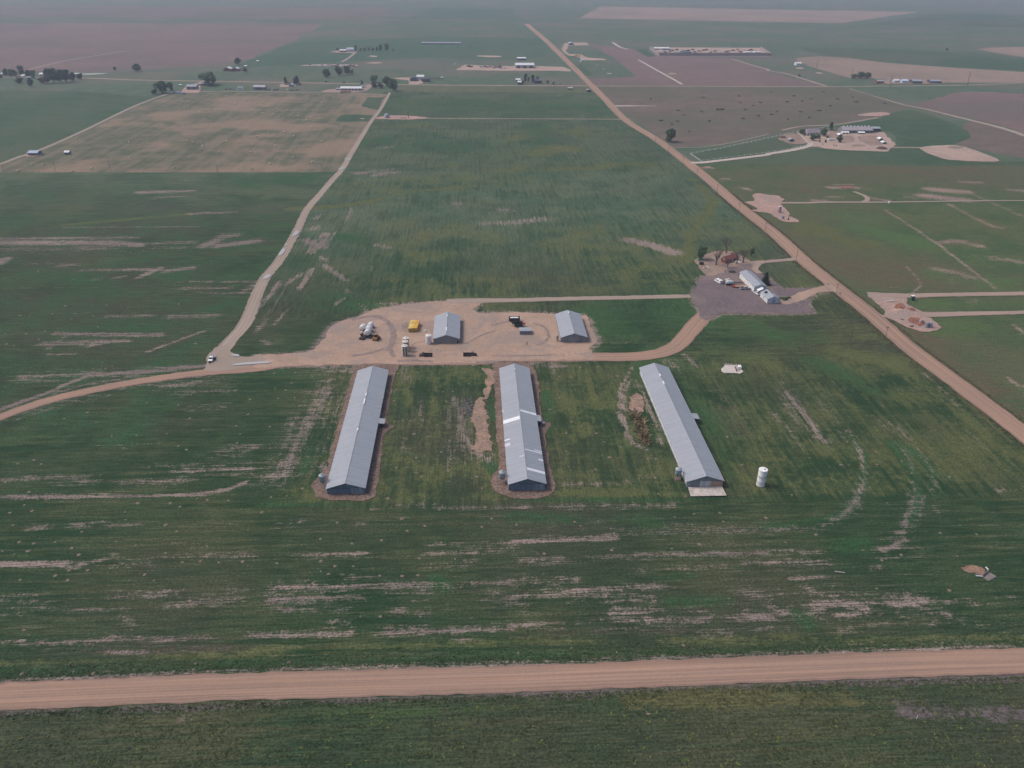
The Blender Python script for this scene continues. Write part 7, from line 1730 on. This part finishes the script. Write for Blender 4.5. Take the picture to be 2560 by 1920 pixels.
# ------------------------------------------------------------------ weeds along the front road
def weed_field(name, label, n, spots, mat, hmin, hmax, wid):
    r = np.random.default_rng(len(name) + n); P = spots(r, n); k = 5
    v = np.zeros((n * k * 3, 3)); 
    base = np.repeat(P, k, 0) + r.normal(size=(n * k, 2)) * wid * .6
    h = r.uniform(hmin, hmax, n * k) * np.repeat(r.uniform(.6, 1.3, n), k); t = r.uniform(0, 6.28, n * k)
    lean = r.normal(size=(n * k, 2)) * wid * .7; dx, dy = np.cos(t) * wid * .42, np.sin(t) * wid * .42
    v[0::3] = np.stack([base[:, 0] - dx, base[:, 1] - dy, np.full(n * k, .01)], 1)
    v[1::3] = np.stack([base[:, 0] + dx, base[:, 1] + dy, np.full(n * k, .01)], 1)
    v[2::3] = np.stack([base[:, 0] + lean[:, 0], base[:, 1] + lean[:, 1], h], 1)
    me = bpy.data.meshes.new(name); m_ = n * k
    me.vertices.add(3 * m_); me.vertices.foreach_set('co', v.ravel()); me.loops.add(3 * m_); me.loops.foreach_set('vertex_index', np.arange(3 * m_))
    me.polygons.add(m_); me.polygons.foreach_set('loop_start', np.arange(0, 3 * m_, 3)); me.polygons.foreach_set('loop_total', np.full(m_, 3)); me.update()
    me.materials.append(mat); o = link_mesh(name, me); return tag(o, label, 'weeds', kind='stuff')


fp = np.array(FR_PTS); fx = lambda x: np.interp(x, fp[:, 0], fp[:, 1])
RW = hwv('D2', 1100, 1150, 1385)


def near_edge(r, n):
    x = r.uniform(-190, 260, n); return np.stack([x, fx(x) - RW - .9 - np.abs(r.normal(size=n)) * 1.2], 1)


def far_edge(r, n):
    x = r.uniform(-190, 260, n); return np.stack([x, fx(x) + RW + 1.3 + np.abs(r.normal(size=n)) * 2.2], 1)


def verge_all(r, n):
    x = r.uniform(-190, 260, n); q = np.stack([x, fx(x) - RW - 1.5 - r.uniform(0, 1, n) ** .8 * 34], 1)
    keep = np.array([mnoise.noise(Vector((a * .08, b * .12, 3))) for a, b in q]) > r.uniform(-.55, .25, n)
    return np.where(keep[:, None], q, q[r.permutation(n)])


weed_field('verge_weeds', 'rough green weeds on the near verge of the front road', 12000, verge_all, m_leaf('weed_green', (.042, .074, .034), (.082, .100, .046)), .08, .28, .45)
weed_field('yellow_weeds', 'yellow-green weed clumps on the near verge', 900, verge_all, m_leaf('weed_yellow', (.14, .19, .05), (.22, .23, .08)), .15, .35, .5)
weed_field('edge_weeds', 'ragged weeds along the near road edge', 2600, near_edge, m_leaf('weed_edge', (.05, .085, .034), (.12, .14, .055)), .15, .4, .35)
weed_field('ditch_weeds', 'dense weeds in the far ditch of the front road', 5200, far_edge, m_leaf('weed_ditch', (.034, .074, .033), (.068, .100, .043)), .1, .32, .4)
def sec_edge(r, n):
    y = r.uniform(190, 700, n); sd_ = np.where(r.uniform(size=n) < .5, -1, 1); return np.stack([road_x(y) + sd_ * (6.4 + np.abs(r.normal(size=n)) * 1.0), y], 1)
weed_field('roadside_weeds', 'weeds along both edges of the section road', 4200, sec_edge, m_leaf('weed_brown', (.06, .085, .04), (.17, .12, .085)), .15, .4, .5)
# ------------------------------------------------------------------ smoky air
hz = MB().box((0, 6100, 94.0), (14000, 13800, 190.0)).build('haze', None)
k = bpy.data.materials.new('haze_air'); k.use_nodes = True
nt = k.node_tree; nt.nodes.remove(nt.nodes['Principled BSDF'])
pv = nt.nodes.new('ShaderNodeVolumePrincipled')
pv.inputs['Color'].default_value = (0.68, 0.76, 1.0, 1)
pv.inputs['Density'].default_value = 0.000125
pv.inputs['Anisotropy'].default_value = 0.2
nt.links.new(pv.outputs[0], nt.nodes['Material Output'].inputs['Volume'])
hz.data.materials.append(k)
tag(hz, kind='stuff')

for o in bpy.data.objects:
    if 'dims' in o: del o['dims']
